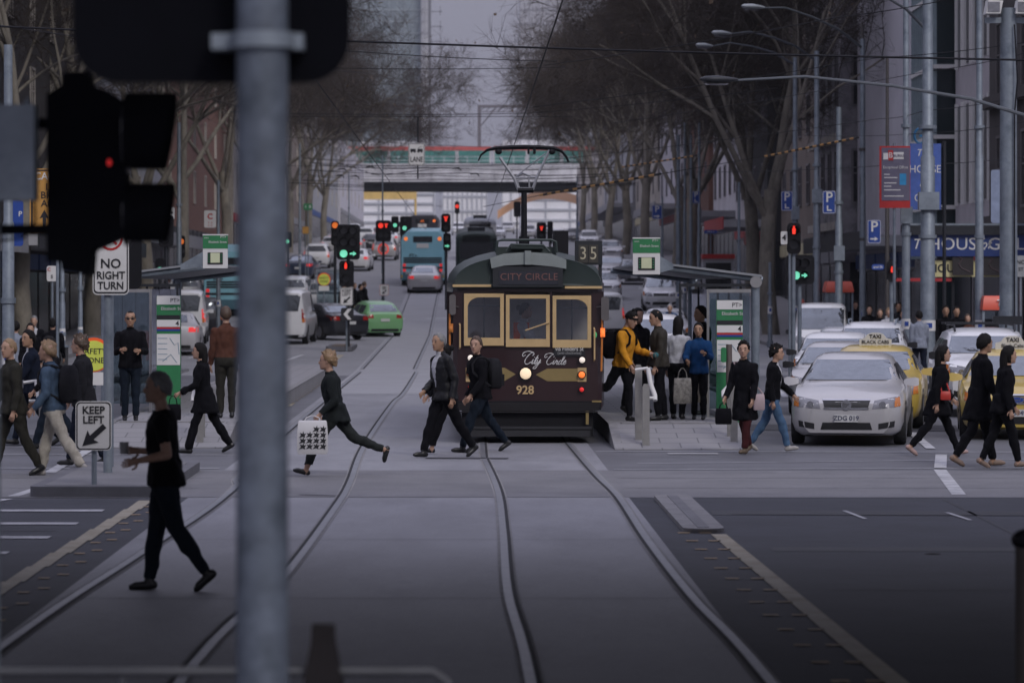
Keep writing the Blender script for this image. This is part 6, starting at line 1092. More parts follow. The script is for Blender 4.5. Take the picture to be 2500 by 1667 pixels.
def person(label, px, py, head, h=1.72, pose=STAND, top=CK, pants=CK, shoe=SHK, skin=SKIN, hair=HAIRK, style='short', sleeve='long', hem=.0, shirt=None, yaw=0, pitch=0, z=0, s=None, vox=.014, slim=1., topname='jacket', pantname='trousers', ankle=0, group='people crossing and waiting', face=True, at_pos=None, flare=0, lift=0):
    k = h / 1.75; rn = random.Random(label)
    loc = at_pos if at_pos is not None else (gnd(px, py, z) if s is None else spot(px, s, z))
    LU, LL, AH = .435 * k, .415 * k, .085 * k
    caps = []; B = MB(); fingers = MB()
    def limb(a, b, ra, rb, tg, n=10, mid=None):
        a, b = V(a), V(b); d = (b - a); L = d.length; u = d.normalized(); ps = [a - u * ra * .9, a - u * ra * .55, a]; rs = [ra * .25, ra * .82, ra]
        if mid: ps.append(a.lerp(b, .35)); rs.append(mid)
        ps += [b, b + u * rb * .55, b + u * rb * .9]; rs += [rb, rb * .82, rb * .25]; B.tube(ps, rs, n); caps.append((a, b, ra, rb, tg))
    legs = {}
    for sd, y in (('L', .088 * k), ('R', -.088 * k)):
        t_, kn, ft = pose[sd]; hip = V((0, y, 0)); knee = hip + D(t_) * LU; ank = knee + D(t_ - kn) * LL; fd = t_ - kn; legs[sd] = (hip, knee, ank, ft)
    def foot(ank, ft):
        a = R(ft); f = V((math.cos(a), 0, -math.sin(a))); dn = V((-math.sin(a), 0, -math.cos(a))); return f, dn, ank + dn * AH * .9 - f * .055 * k, ank + dn * AH * .95 + f * .16 * k
    low = min(min(q.z for q in foot(legs[sd][2], legs[sd][3])[2:]) for sd in 'LR'); up = -low + .004 + lift; O = V((0, 0, up))
    for sd in 'LR':
        hip, knee, ank, ft = [legs[sd][0] + O, legs[sd][1] + O, legs[sd][2] + O, legs[sd][3]]
        limb(hip + V((0, 0, -.02)), knee, .088 * k * slim, .058 * k, 'pant', mid=.082 * k * slim); limb(knee, ank + (knee - ank) * .06, .057 * k, .040 * k + flare, 'pant', mid=.058 * k + flare * .5)
        f, dn, heel, toe = foot(ank, ft); limb(ank, heel + f * .035 * k - dn * .03 * k, .036 * k, .036 * k, 'ank' if ankle else 'shoe' + sd); limb(heel + f * .02 * k - dn * .032 * k, toe - f * .05 * k - dn * .026 * k, .036 * k, .032 * k, 'shoe' + sd)
        limb(toe - f * .06 * k - dn * .022 * k, toe - f * .012 * k - dn * .016 * k, .032 * k, .022 * k, 'shoe' + sd)
    le = R(pose.get('lean', 0)); u = V((math.sin(le), 0, math.cos(le))); fw = V((math.cos(le), 0, -math.sin(le))); Y = V((0, 1, 0)); pel = O
    rings = []; bulk = 1.0 if sleeve == 'short' else 1.07
    for zz_, wy, wx, ox in ((-.115, .10, .085, 0), (-.09, .145, .112, -.01), (-.02, .168, .128, -.012), (.08, .155, .116, .0), (.16, .150, .110, .004), (.26, .163, .118, .010), (.37, .178, .122, .010), (.44, .180, .112, .0), (.485, .150, .092, -.006), (.515, .095, .07, -.01), (.54, .055, .055, -.008)):
        wy *= k * slim * bulk; wx *= k * bulk * (1 if slim > .95 else .93); c = pel + (u if zz_ > 0 else V((0, 0, 1))) * zz_ * k + fw * ox * k
        rings.append([c + fw * (wx * math.cos(a)) + Y * (wy * math.sin(a)) for a in np.linspace(0, 2 * PI, 16, endpoint=False)])
    B.loft(rings); caps.append((pel + u * .02, pel + u * .44 * k, .135 * k * slim, .15 * k * slim, 'torso'))
    hemz = -hem if hem else .03
    if hem > .06:  # coat or long jacket skirt around the hips
        rr = []
        mid = (legs['L'][1] + legs['R'][1]) / 2 + O
        for t in np.linspace(0, 1, 6):
            zq_ = pel.z + .12 - (hem + .12) * t; c = V((pel.x + (mid.x - pel.x) * t * hem / LU * .9 - .01, 0, zq_)); q_ = min(1, t * (hem + .12) / .2); wx_, wy_ = (.110 + .030 * q_ + .06 * max(0, t * (hem + .12) - .2)) * k * bulk, (.148 + .028 * q_ + .04 * max(0, t * (hem + .12) - .2)) * k * slim * bulk
            spr = abs(legs['L'][1].x - legs['R'][1].x) * .36 * t * t * min(1, hem / LU)
            rr.append([c + V(((wx_ + spr) * math.cos(a), wy_ * math.sin(a), 0)) for a in np.linspace(0, 2 * PI, 18, endpoint=False)])
        B.loft(rr)
    nk = pel + u * .53 * k; hc = nk + (u * .7 + V((0, 0, .3))) * .075 * k + fw * .012 * k; limb(pel + u * .48 * k, hc, .062 * k, .052 * k, 'neck')
    yw, pt = R(yaw), R(pitch); hf = V((math.cos(yw) * math.cos(pt), math.sin(yw) * math.cos(pt), -math.sin(pt))); hl = V((-math.sin(yw), math.cos(yw), 0)); hu = hf.cross(hl); hs_ = 1.02 * k
    HC = hc + hu * .105 * hs_ + hf * .022 * k
    hr = []
    for zz_, wx, wy, ox in ((-.118, .030, .022, .045), (-.108, .056, .040, .030), (-.085, .078, .056, .012), (-.045, .092, .069, .004), (0, .099, .076, .0), (.045, .101, .079, -.004), (.08, .090, .071, -.008), (.105, .062, .05, -.010), (.118, .026, .02, -.012)):
        hr.append([HC + hu * zz_ * hs_ + hf * (ox * hs_ + wx * hs_ * math.cos(a)) + hl * (wy * hs_ * math.sin(a)) for a in np.linspace(0, 2 * PI, 16, endpoint=False)])
    B.loft(hr); caps.append((HC - hu * .03, HC + hu * .03, .095 * k, .095 * k, 'head'))
    P_ = lambda f, l, z_: HC + hf * f * hs_ + hl * l * hs_ + hu * z_ * hs_
    limb(P_(.090, 0, .008), P_(.112, 0, -.030), .010 * k, .016 * k, 'head', 7); limb(P_(.075, .03, .028), P_(.082, -.03, .028), .019 * k, .019 * k, 'head', 7); limb(P_(.080, 0, -.098), P_(.084, 0, -.102), .022 * k, .02 * k, 'head', 7); limb(P_(.088, .016, -.066), P_(.088, -.016, -.066), .013 * k, .013 * k, 'head', 6)
    for sg in (1, -1): limb(P_(.0, .077 * sg, .012), P_(.004, .081 * sg, -.03), .018 * k, .012 * k, 'head', 7)
    hands = {}
    for sd, sg in (('L', 1), ('R', -1)):
        ua, eb, ab = pose['a' + sd][:3]; tw = pose['a' + sd][3] if len(pose['a' + sd]) > 3 else 0
        sh = pel + u * .455 * k + Y * (sg * .178 * k * slim); d1 = D(ua + math.degrees(le) * -.0); d1 = (d1 + Y * sg * math.tan(R(ab))).normalized(); el = sh + d1 * .285 * k
        d2 = D(ua + eb); d2 = (d2 + Y * sg * (math.tan(R(ab)) * .5 + tw)).normalized(); wr = el + d2 * .25 * k
        tn = 'top'; fa = 'top' if sleeve == 'long' else 'arm'; r1 = (.056 if sleeve == 'long' else .050) * k
        limb(sh, el, r1 * 1.06, r1 * .86, 'top' if sleeve != 'none' else 'arm', mid=r1 * 1.02)
        if sleeve == 'short': caps.append((sh, sh.lerp(el, .62), r1 * 1.12, r1, 'top')); caps[-2] = (sh.lerp(el, .66), el, r1 * .97, r1 * .86, 'arm')
        limb(el, wr, r1 * .84, (.036 if sleeve == 'long' else .027) * k, fa, mid=r1 * .80)
        side = d2.cross(Y * sg); side = side.normalized() if side.length > .01 else V((1, 0, 0)); pn = (Y * -sg - d2 * (Y * -sg).dot(d2)).normalized(); wd = d2.cross(pn).normalized() * (1 if sg > 0 else -1)
        pc = wr + d2 * .095 * k; B.loft([[c + pn * (.014 * m * k * math.sin(a)) + wd * (.037 * m2 * k * math.cos(a)) for a in np.linspace(0, 2 * PI, 10, endpoint=False)] for c, m, m2 in ((wr - d2 * .01, 1.3, .62), (wr + d2 * .03 * k, 1.1, .85), (pc, .95, 1.05), (pc + d2 * .012 * k, .5, .9))]); caps.append((wr + d2 * .02 * k, pc, .03 * k, .034 * k, 'hand'))
        for fi, (off, ln) in enumerate(((.027, .068), (.009, .078), (-.009, .072), (-.027, .056))):
            p0 = pc - d2 * .012 * k + wd * off * k; cu = .35 + .12 * fi; p1 = p0 + (d2 * math.cos(cu * .5) + pn * math.sin(cu * .5)) * ln * .5 * k; p2 = p1 + (d2 * math.cos(cu * 1.6) + pn * math.sin(cu * 1.6)) * ln * .32 * k; p3 = p2 + (d2 * math.cos(cu * 2.6) + pn * math.sin(cu * 2.6)) * ln * .26 * k
            fingers.tube([p0, p1, p2, p3], [.0088 * k, .0085 * k, .0075 * k, .005 * k], 6)
        p0 = wr + d2 * .028 * k + wd * .026 * k; p1 = p0 + (d2 * .6 + wd * .75).normalized() * .036 * k; p2 = p1 + (d2 * .9 + wd * .2 + pn * .4).normalized() * .03 * k; fingers.tube([p0, p1, p2], [.011 * k, .010 * k, .007 * k], 6)
        hands[sd] = (wr, pc + d2 * .03 * k + pn * .015 * k, sh, el)
    # one continuous skin: voxel union of everything above
    me = bpy.data.meshes.new('tmp'); me.from_pydata(B.v, [], B.f); bm = bmesh.new(); bm.from_mesh(me); bmesh.ops.recalc_face_normals(bm, faces=bm.faces); bm.to_mesh(me); bm.free()
    o = bpy.data.objects.new('tmp', me); C.objects.link(o); md = o.modifiers.new('r', 'REMESH'); md.mode = 'VOXEL'; md.voxel_size = vox; md.adaptivity = 0
    m2 = bpy.data.meshes.new_from_object(o.evaluated_get(bpy.context.evaluated_depsgraph_get())); bpy.data.objects.remove(o)
    bm = bmesh.new(); bm.from_mesh(m2); bpy.data.meshes.remove(m2)
    for _ in range(2): bmesh.ops.smooth_vert(bm, verts=bm.verts, factor=.5, use_axis_x=True, use_axis_y=True, use_axis_z=True)
    bm.verts.ensure_lookup_table(); bm.normal_update()
    fc = np.array([f.calc_center_median() for f in bm.faces]); best = np.full(len(fc), 9.); bt = np.zeros(len(fc), int); tags = []
    for i, (a, b_, ra, rb, tg) in enumerate(caps):
        a_, bb_ = np.array(a), np.array(b_); ab_ = bb_ - a_; t = np.clip(((fc - a_) @ ab_) / max(1e-9, ab_ @ ab_), 0, 1); dd = np.linalg.norm(fc - a_ - t[:, None] * ab_, axis=1) - (ra + (rb - ra) * t)
        if tg == 'torso': dd = np.minimum(dd, .028)
        if tg in ('head', 'hand'): dd = dd - .01
        w_ = dd < best; best[w_] = dd[w_]; bt[w_] = i; tags.append(tg)
    pz = (fc - np.array(pel)) @ np.array(u); cls = []
    nkz = .500 * k
    for i in range(len(fc)):
        tg = tags[bt[i]]; loc_z = pz[i]
        if tg == 'torso' and sleeve == 'short' and loc_z > .525 * k: tg = 'skin'
        if tg in ('torso', 'pant'):
            if tg == 'pant' and ankle and fc[i][2] - lift < ankle: tg = 'skin'
            elif loc_z > hemz and (abs(fc[i][2] - pel.z) < .9): tg = 'top' if (hem > .06 or loc_z > hemz) else 'pant'
            else: tg = 'pant'
            if tg == 'pant' and hem > .06 and fc[i][2] > pel.z - hem + .005 and best[i] > .02: tg = 'top'
        elif tg == 'neck': tg = 'top' if loc_z < nkz + (.02 if sleeve == 'long' else -.015) else 'skin'
        elif tg == 'top': tg = 'top'
        elif tg in ('arm', 'hand', 'head', 'ank'): tg = 'skin'
        if tg == 'top' and shirt and loc_z > .1 and (fc[i] - np.array(pel)) @ np.array(fw) > 0.03 and abs(fc[i][1]) < .018 + .075 * max(0, (loc_z / k - .12) / .4): tg = 'shirt'
        cls.append(tg)
    order = {'skin': 0, 'top': 1, 'pant': 2, 'shoeL': 3, 'shoeR': 3, 'shirt': 4}; vs = [tuple(v.co) for v in bm.verts]; ns = [v.normal.copy() for v in bm.verts]; fs = [[v.index for v in f.verts] for f in bm.faces]; bm.free()
    mats = [skin, top, pants, shoe, shirt or top]
    bod = MB(); bod.v = list(vs); bod.f = [tuple(f) for f in fs]; bod.m = [order[c] for c in cls]; n0 = len(bod.v); bod.v += fingers.v; bod.f += [tuple(q + n0 for q in f) for f in fingers.f]; bod.m += [0] * len(fingers.f)
    t = thing('person', label, 'person', loc, R(head), group); body = bod.build('body', mats, t, 80)
    nmat = {'top': (topname, top), 'pant': (pantname, pants), 'shoeL': ('shoe', shoe), 'shoeR': ('shoe', shoe), 'shirt': ('shirt', shirt)}
    for tg, (nm, mt) in nmat.items():
        ix = [i for i, c in enumerate(cls) if c == tg]
        if not ix or mt is None: continue
        used_ = {}; q = MB(); amp = .017 if tg in ('top', 'pant') else 0.
        for i in ix:
            ff = []
            for vi in fs[i]:
                if vi not in used_:
                    p = V(vs[vi]); nz = noise.noise(V((p.x * 16, p.y * 16, p.z * 9)) + V((len(label), 0, 0))) ; used_[vi] = len(q.v); q.v.append(tuple(p + ns[vi] * (.005 + amp * (.5 + nz))))
                ff.append(used_[vi])
            q.f.append(tuple(ff)); q.m.append(0)
        q.build(nm, mt, t, 80)
    # hair
    q = MB(); nn, mm_ = (36, 22) if face else (20, 12)
    def hp(th, ph):
        d = V((math.sin(th) * math.cos(ph), math.sin(th) * math.sin(ph), math.cos(th))); nz = 1 + .06 * noise.noise(d * 5 + V((len(label), 1, 2))) + (.34 * noise.noise(d * 7) if style == 'curly' else .05 * noise.noise(d * 11))
        s0 = {'short': 1.15, 'crop': 1.09, 'long': 1.16, 'bun': 1.13, 'curly': 1.2, 'beanie': 1.13, 'helmet': 1.22, 'bald': 1.03}[style]
        tn_ = .12 * noise.noise(d * 6 + V((len(label), 3, 1))); hide = (d.x > .28 + .62 * max(0, d.z) + tn_ and d.z < .74) or (style != 'long' and d.z < -.10 + tn_ * .5 - .62 * max(0, -d.x)) or (style == 'long' and d.z < -.1 and d.x > .12) or (style in ('beanie', 'helmet') and d.z < -.02)
        sc_ = .88 if hide else s0 * nz
        return P_(-.006 + d.x * .103 * sc_, d.y * .080 * sc_, .004 + d.z * .119 * sc_ * (1.08 if style == 'beanie' and d.z > .5 else 1))
    q.loft([[hp(PI * max(.03, min(.97, i / mm_)), 2 * PI * j / nn) for j in range(nn)] for i in range(mm_ + 1)])
    if style == 'long': q.loft([[P_(-.075 - .02 * tt + wx_ * math.cos(a), wy_ * math.sin(a), .03 - .30 * tt) for a in np.linspace(0, 2 * PI, 12, endpoint=False)] for tt, wx_, wy_ in ((0, .05, .075), (.3, .055, .085), (.65, .045, .085), (1, .02, .06))])
    if style == 'bun': q.ball(P_(-.12, 0, .05), .045, .045, .045, 10, 6)
    q.build({'beanie': 'beanie', 'helmet': 'cycle_helmet'}.get(style, 'hair'), hair, t, 75)
    if style == 'beanie': q = MB(); q.ball(P_(-.02, 0, .15), .032); q.build('pompom', hair, t, 60); q = MB(); q.loft([[P_(-.006 + .108 * w_ * math.cos(a), .086 * w_ * math.sin(a), zz_) for a in np.linspace(0, 2 * PI, 18, endpoint=False)] for zz_, w_ in ((.03, .98), (.03, 1.06), (.06, 1.05), (.06, .98))]); q.build('beanie_cuff', hair, t, 60)
    if face:
        for sg in (1, -1): q = MB(); q.ball(P_(.088, .031 * sg, .006), .010, .013, .007, 8, 5); q.build('eye', EYE, t, 60); q = MB(); q.tube([P_(.090, .016 * sg, .030), P_(.094, .032 * sg, .034), P_(.084, .048 * sg, .028)], .0045, 5); q.build('eyebrow', hair if style not in ('beanie', 'helmet') else HAIRK, t)
        q = MB(); q.tube([P_(.094, .024, -.068), P_(.102, 0, -.066), P_(.094, -.024, -.068)], [.003, .005, .003], 5); q.build('mouth', LIP, t)
    Mx = Matrix.Translation(loc) @ Matrix.Rotation(R(head), 4, 'Z')
    return dict(t=t, M=Mx, hL=Mx @ hands['L'][1], hR=Mx @ hands['R'][1], sL=Mx @ hands['L'][2], sR=Mx @ hands['R'][2], head=Mx @ HC, pel=Mx @ pel, u=u, k=k, P=lambda f, l, z_: P_(f, l, z_), h=R(head))
def handbag(label, p, w, hgt, d, m, rz=0, strap=None, name='handbag', cat='bag', pattern=None, loop=.16, group=None):
    t = thing(name, label, cat, (p.x, p.y, p.z), rz, group); b = MB(); b.loft([[V((x * w / 2 * k, y * d / 2 * k2, z)) for x, y in ((-1, -.6), (-.6, -1), (.6, -1), (1, -.6), (1, .6), (.6, 1), (-.6, 1), (-1, .6))] for z, k, k2 in ((-hgt - loop, .92, .8), (-hgt * .9 - loop, 1, 1), (-hgt * .4 - loop, 1.0, 1.05), (-loop - .02, .93, .8), (-loop, .88, .45))]); b.build('bag_body', m, t, 50)
    if strap is None:
        for y in (-d * .2, d * .2): b = MB(); b.tube([(-w * .25, y, -loop), (-w * .2, y * .6, -loop * .4), (-.02, 0, .0), (.02, 0, .0), (w * .2, y * .6, -loop * .4), (w * .25, y, -loop)], .007, 5); b.build('handle', m, t)
    else:
        Mi = Matrix.Rotation(-rz, 3, 'Z'); b = MB(); q = Mi @ (V(strap) - V(p)); b.tube([(-w * .4, 0, -loop), (q.x - .02, q.y + .02, q.z + .03), (q.x + .02, q.y - .02, q.z + .035), (w * .4, 0, -loop)], .012, 5); b.build('strap', m, t)
    if pattern: pattern(t, w, hgt, d, loop)
    return t
def backpack(label, pr, m, w=.31, hgt=.46):
    t = thing('backpack', label, 'backpack', pr['M'] @ V((0, 0, 0)), pr['h']); k = pr['k']; Mi = pr['M'].inverted(); c = Mi @ pr['pel'] + pr['u'] * .29 * k + V((-.235, 0, 0)); b = MB()
    b.loft([[c + V((x * .10 * kk, y * w / 2 * kk, z)) for x, y in ((-1, -.7), (-.7, -1), (.7, -1), (1, -.7), (1, .7), (.7, 1), (-.7, 1), (-1, .7))] for z, kk in ((-hgt / 2, .75), (-hgt * .42, .98), (0, 1.05), (hgt * .36, .92), (hgt / 2, .55))]); b.build('pack', m, t, 50)
    b = MB(); b.loft([[c + V((-.11 + x * .035, y * w * .36, z)) for x, y in ((-1, -.8), (1, -1), (1, 1), (-1, .8))] for z in (-hgt * .4, -hgt * .02)]); b.build('front_pocket', m, t, 40)
    for sg in (1, -1): b = MB(); s_ = Mi @ (pr['sL'] if sg > 0 else pr['sR']); s_ = V((s_.x, s_.y * .62, s_.z + .075)); b.tube([c + V((.09, sg * .09, hgt * .42)), s_ + V((-.06, 0, .0)), s_ + V((.05, 0, -.005)), s_ + V((.125, 0, -.10)), s_ + V((.125, sg * .03, -.22)), s_ + V((.02, sg * .08, -.33)), c + V((.09, sg * .12, -hgt * .4))], .02, 6); b.build('strap', m, t)
    return t
G1 = 'people crossing the near street'
# -- foreground and centre
p = person('man in a plain black T-shirt walking left with a cup, nearest to the viewer', 402, 1443, 180, 1.78, dict(L=(-14, 20, 38), R=(10, 2, 0), aL=(-12, 92, 10, .55), aR=(-8, 100, 10, .2), lean=2), CK, CDJ, SHK, SKIN, HAIRG, 'crop', 'short', hem=.07, vox=.011, yaw=8, topname='t_shirt', pantname='jeans', group=G1, slim=1.06)
b = MB(); b.cyl(0, 0, -.05, .05, .033, .040, 14); t = tag(b.build('coffee_cup', M('cup_white', (.42, .42, .42), .5)), 'white paper cup held by the man in the black T-shirt', 'cup'); t.location = p['hR'] + V((-.02, 0, .02))
p = person('woman running left in a charcoal jacket and cropped trousers, swinging a white bag', 818, 1164, 180, 1.70, dict(L=(34, 14, -18), R=(-38, 30, 70), aL=(-12, 58, 10), aR=(-20, 40, 8), lean=7), CWJ, CWT, SHK, SKIN, HAIRL, 'curly', 'long', hem=.10, ankle=.15, group=G1, vox=.013, slim=.95, lift=.02)
def hound(t, w, hgt, d, loop):
    b = MB()
    for r in range(4):
        for c_ in range(4):
            if (r, c_) in ((0, 1), (0, 0)): continue
            x, z_ = -w * .33 + c_ * w * .22, -loop - hgt * .26 - r * hgt * .17; q = .034
            for y in (-d / 2 - .004,): b.poly([(x - q * 1.4, y, z_ - q), (x - q * .5, y, z_), (x - q, y, z_ + q * .9), (x, y, z_ + q * .6), (x + q * .4, y, z_ + q * 1.5), (x + q * .6, y, z_ + q * .5), (x + q * 1.5, y, z_ + q * .7), (x + q * .9, y, z_ - q * .2), (x + q, y, z_ - q * 1.1), (x + q * .1, y, z_ - q * .6)])
    b.build('check_print', SIGNK, t)
handbag('white shopping bag with a black houndstooth print carried by the running woman', V((p['hL'].x - .02, p['hL'].y - .16, p['hL'].z + .06)), .40, .44, .10, M('bag_white', (.52, .51, .53), .6, var=.08), .08, name='shopping_bag', pattern=hound, loop=.06)
p = person('grey haired man in a black leather jacket and white shirt striding left before the tram', 1085, 1117, 210, 1.84, dict(L=(-22, 14, 34), R=(22, 6, -6), aL=(-18, 30, 8), aR=(-4, 58, 8, -.3), lean=6), CLS, CK, SHK, SKIN2, HAIRG, 'crop', 'long', hem=.09, shirt=CW, yaw=14, group=G1, vox=.013, slim=1.05)
p2 = person('dark haired man with a black backpack looking at the camera in front of the tram', 1172, 1104, 198, 1.78, dict(L=(24, 6, -8), R=(-24, 14, 30), aL=(2, 40, 8), aR=(-6, 34, 8), lean=4), CK, CDJ, SHK, SKIN, HAIRB, 'short', 'long', hem=.08, yaw=50, group=G1, vox=.013)
backpack('black backpack worn by the dark haired man in front of the tram', p2, CG)
person('woman in flat shoes mostly hidden behind the man in the leather jacket', 1096, 1108, 180, 1.66, WALK_L, CK, CK, SHK, SKIN, HAIRK, 'bun', ankle=.13, group=G1, vox=.018, slim=.92, face=False)
# driver sits in the tram cab
person('tram driver in an orange vest standing at the cab window', 1278, 900, -10, 1.66, dict(L=(2, 2, 0), R=(0, 2, 0), aL=(34, 50, 8), aR=(36, 40, 8), lean=4), CW, CN, SHK, SKIN2, HAIRK, 'bun', at_pos=V((.885, TY + .95, .55)), group='tram staff', vox=.016)
b = MB(); b.loft([[V((x * .17, y * .16 * kk, z)) for x, y in ((-.75, -1), (.75, -1), (.75, 1), (-.75, 1))] for z, kk in ((0, 1), (.3, 1.1), (.44, .75))]); t = tag(b.build('safety_vest', COR), 'orange safety vest worn by the tram driver', 'vest'); t.location = V((.885, TY + .95, .55 + .93))
# -- right platform
p = person('bearded man in a mustard jumper and black beanie stepping off the tram', 1520, 1028, -28, 1.80, dict(L=(8, 6, 0), R=(-30, 40, 44), aL=(22, 58, 8, -.3), aR=(10, 24, 10), lean=8), CY_, CK, SHK, SKIN, HAIRK, 'beanie', 'long', hem=.06, yaw=-6, pitch=24, z=.3, vox=.013, topname='jumper')
backpack('black backpack on the man in the mustard jumper', p, CK); b = MB(); b.ball((0, 0, 0), .05, .03, .045); t = tag(b.build('teal_cloth', M('teal', (.02, .10, .11), .8)), 'small teal cloth in the hand of the man in mustard', 'cloth'); t.location = p['hL']
person('man in black with a burgundy sleeve half hidden behind the mustard jumper', 1553, 1010, -60, 1.80, STEP, CK, CK, SHK, SKIN, HAIRK, 'short', z=.3, vox=.018, face=False)
p = person('dark haired man in a brown jacket and black trousers waiting on the right platform', 1610, 1026, 188, 1.80, dict(L=(5, 4, 0), R=(-5, 4, 0), aL=(4, 16, 8), aR=(4, 20, 8), lean=1), CB, CK, SHK, SKIN, HAIRK, 'crop', hem=.07, yaw=6, pitch=10, z=.3, vox=.013)
p = person('woman with long black hair in a white top seen from behind on the right platform', 1655, 1023, 75, 1.68, dict(L=(3, 2, 0), R=(-3, 3, 0), aL=(2, 16, 8), aR=(6, 30, 8), lean=2), CW, CK, SHK, SKIN, HAIRK, 'long', z=.3, vox=.014, slim=.92, topname='blouse', face=False)
handbag('large black shoulder bag on the woman in the white top', p['sR'] + V((.06, -.12, -.30)), .30, .27, .12, CK, 0, strap=p['sR']); handbag('beige paper carrier bag beside the woman in the white top', p['hR'] + V((.10, -.08, 0)), .26, .34, .10, M('bag_beige', (.24, .21, .17), .7), .2, name='carrier_bag')
person('tall man in black standing inside the right tram shelter', 1716, 1012, 200, 1.84, STAND, CK, CK, SHK, SKIN2, HAIRK, 'short', z=.3, vox=.018)
p = person('person in a blue jacket holding a camera at the right tram shelter', 1706, 1024, -100, 1.58, dict(L=(3, 2, 0), R=(-3, 3, 0), aL=(28, 80, 12, -.4), aR=(20, 60, 12, -.3), lean=2), CBL, CK, SHK, SKIN2, HAIRK, 'short', hem=.07, z=.3, vox=.015, slim=.95)
handbag('patterned shopping bag hanging below the person in the blue jacket', p['hR'] + V((-.10, -.06, -.1)), .30, .42, .10, M('bag_pattern', (.16, .15, .14), .8, var=.8, scale=18), .1, name='carrier_bag')
p = person('black haired woman in a black coat and burgundy leggings with a pale sling bag', 1818, 1108, 235, 1.66, dict(L=(12, 4, -6), R=(-14, 12, 20), aL=(4, 22, 8), aR=(8, 30, 8), lean=2), CK, CR, M('shoe_brown', (.10, .07, .045), .6), SKIN, HAIRK, 'curly', hem=.36, yaw=26, vox=.013, slim=.94, topname='coat', pantname='leggings', group=G1)
handbag('pale pink sling bag worn across the black coat', p['pel'] + V((.20, -.14, .06)), .17, .24, .09, M('bag_pink', (.38, .29, .31), .7), .3, strap=p['sR'] + V((0, -.06, .03)), loop=.04); handbag('small black handbag hanging from the hand of the woman in the black coat', p['hR'], .24, .24, .10, CK, .1, loop=.08)
person('young woman in a dark jacket and blue jeans walking right beside the coat wearer', 1886, 1102, -12, 1.62, dict(L=(-18, 16, 28), R=(20, 4, -12), aL=(20, 26, 8), aR=(-10, 20, 8), lean=4), CK, CJ, SHW, SKIN, HAIRK, 'curly', hem=.05, shirt=CW, yaw=0, vox=.013, slim=.92, pantname='jeans', group=G1)
# -- right crossing
p = person('girl in black with a red purse striding right past the silver sedan', 2290, 1112, 4, 1.66, dict(L=(24, 3, -12), R=(-24, 16, 34), aL=(8, 40, 8), aR=(-22, 22, 8), lean=5), CK, CK, M('shoe_rose', (.36, .24, .22), .6), SKIN, HAIRK, 'long', hem=.22, ankle=.09, vox=.013, slim=.92, topname='coat', group=G1)
handbag('red purse at the hip of the girl in black', p['pel'] + V((.08, -.22, .16)), .15, .13, .06, M('bag_red', (.40, .03, .02), .5), 0, strap=p['sL'] + V((0, -.05, .02)), loop=.03)
person('tall dark haired man in a long black coat walking right at the far right', 2392, 1138, 8, 1.84, dict(L=(16, 4, -6), R=(-18, 14, 26), aL=(-6, 20, 8), aR=(8, 24, 8), lean=4), CK, CK, M('sandal', (.20, .14, .11), .7), SKIN2, HAIRK, 'short', hem=.30, ankle=.09, vox=.013, topname='coat', group=G1, yaw=20)
person('dark haired companion in black walking right beside the tall man in the coat', 2448, 1144, 4, 1.66, dict(L=(-14, 12, 24), R=(16, 4, -8), aL=(8, 24, 8), aR=(-8, 20, 8), lean=6), CK, CK, M('sandal', (.2, .14, .11), .7), SKIN, HAIRK, 'long', hem=.12, ankle=.09, vox=.013, group=G1, yaw=10, slim=.95)
# -- left crossing
person('fair haired man in an olive grey suit walking left at the left edge', 32, 1162, 205, 1.80, dict(L=(-16, 12, 22), R=(16, 4, -6), aL=(-4, 18, 8), aR=(8, 24, 8), lean=3), CO, CO, SHK, SKIN, HAIRL, 'crop', hem=.12, yaw=25, vox=.013, group=G1)
person('man in a navy suit with an open white collar crossing behind the olive suit', 82, 1088, 190, 1.82, WALK_R, CN, CN, SHK, SKIN2, HAIRK, 'short', hem=.12, shirt=CW, yaw=35, vox=.014, group=G1)
p = person('young man in a denim shirt and cream trousers with a backpack walking left', 132, 1162, 168, 1.78, dict(L=(-22, 12, 24), R=(17, 6, -6), aL=(-4, 44, 10), aR=(10, 50, 10), lean=6), CD, CT, SHW, SKIN, HAIRL, 'curly', hem=.06, vox=.013, topname='shirt', group=G1, face=False, flare=.012)
backpack('black and grey backpack on the young man in the denim shirt', p, CG, .33, .50)
person('brown haired man in a dark suit behind the large keep left sign', 205, 1138, 178, 1.80, STEP, CG, CN, SHK, SKIN, HAIRB, 'curly', hem=.12, vox=.014, group=G1, yaw=-10)
person('dark haired person hidden behind the backpack walker', 132, 1098, 180, 1.74, WALK_L, CK, CDJ, SHK, SKIN, HAIRK, 'short', vox=.02, group=G1, face=False)
p = person('man in sunglasses and a black jacket standing on the left platform', 318, 1028, -84, 1.78, dict(L=(2, 2, 0), R=(-2, 3, 0), aL=(16, 78, 12, -.5), aR=(14, 84, 12, -.5), lean=0), CK, CDJ, SHK, SKIN2, HAIRK, 'bald', hem=.07, z=.3, vox=.013, pantname='jeans')
P0 = p['P']; b = MB(); b.tube([P0(.02, .085, .012), P0(.085, .055, .012), P0(.104, 0, .010), P0(.085, -.055, .012), P0(.02, -.085, .012)], .006, 5)
for sg in (1, -1): b.ball(P0(.094, .032 * sg, .004), .012, .026, .017, 8, 5)
q = b.build('sunglasses', BLK, p['t'], 60)
p = person('woman in a long black coat and heeled boots walking left by the left platform', 498, 1106, 180, 1.66, dict(L=(18, 4, -6), R=(-24, 8, 26), aL=(18, 44, 8, -.1), aR=(-6, 24, 8), lean=4), CK, CK, SHK, SKIN, HAIRK, 'long', hem=.24, vox=.013, slim=.94, topname='coat', group=G1, flare=.012)
handbag('small black handbag carried by the woman in the long black coat', p['hL'] + V((-.02, -.05, 0)), .24, .24, .10, CK, 0, loop=.12)
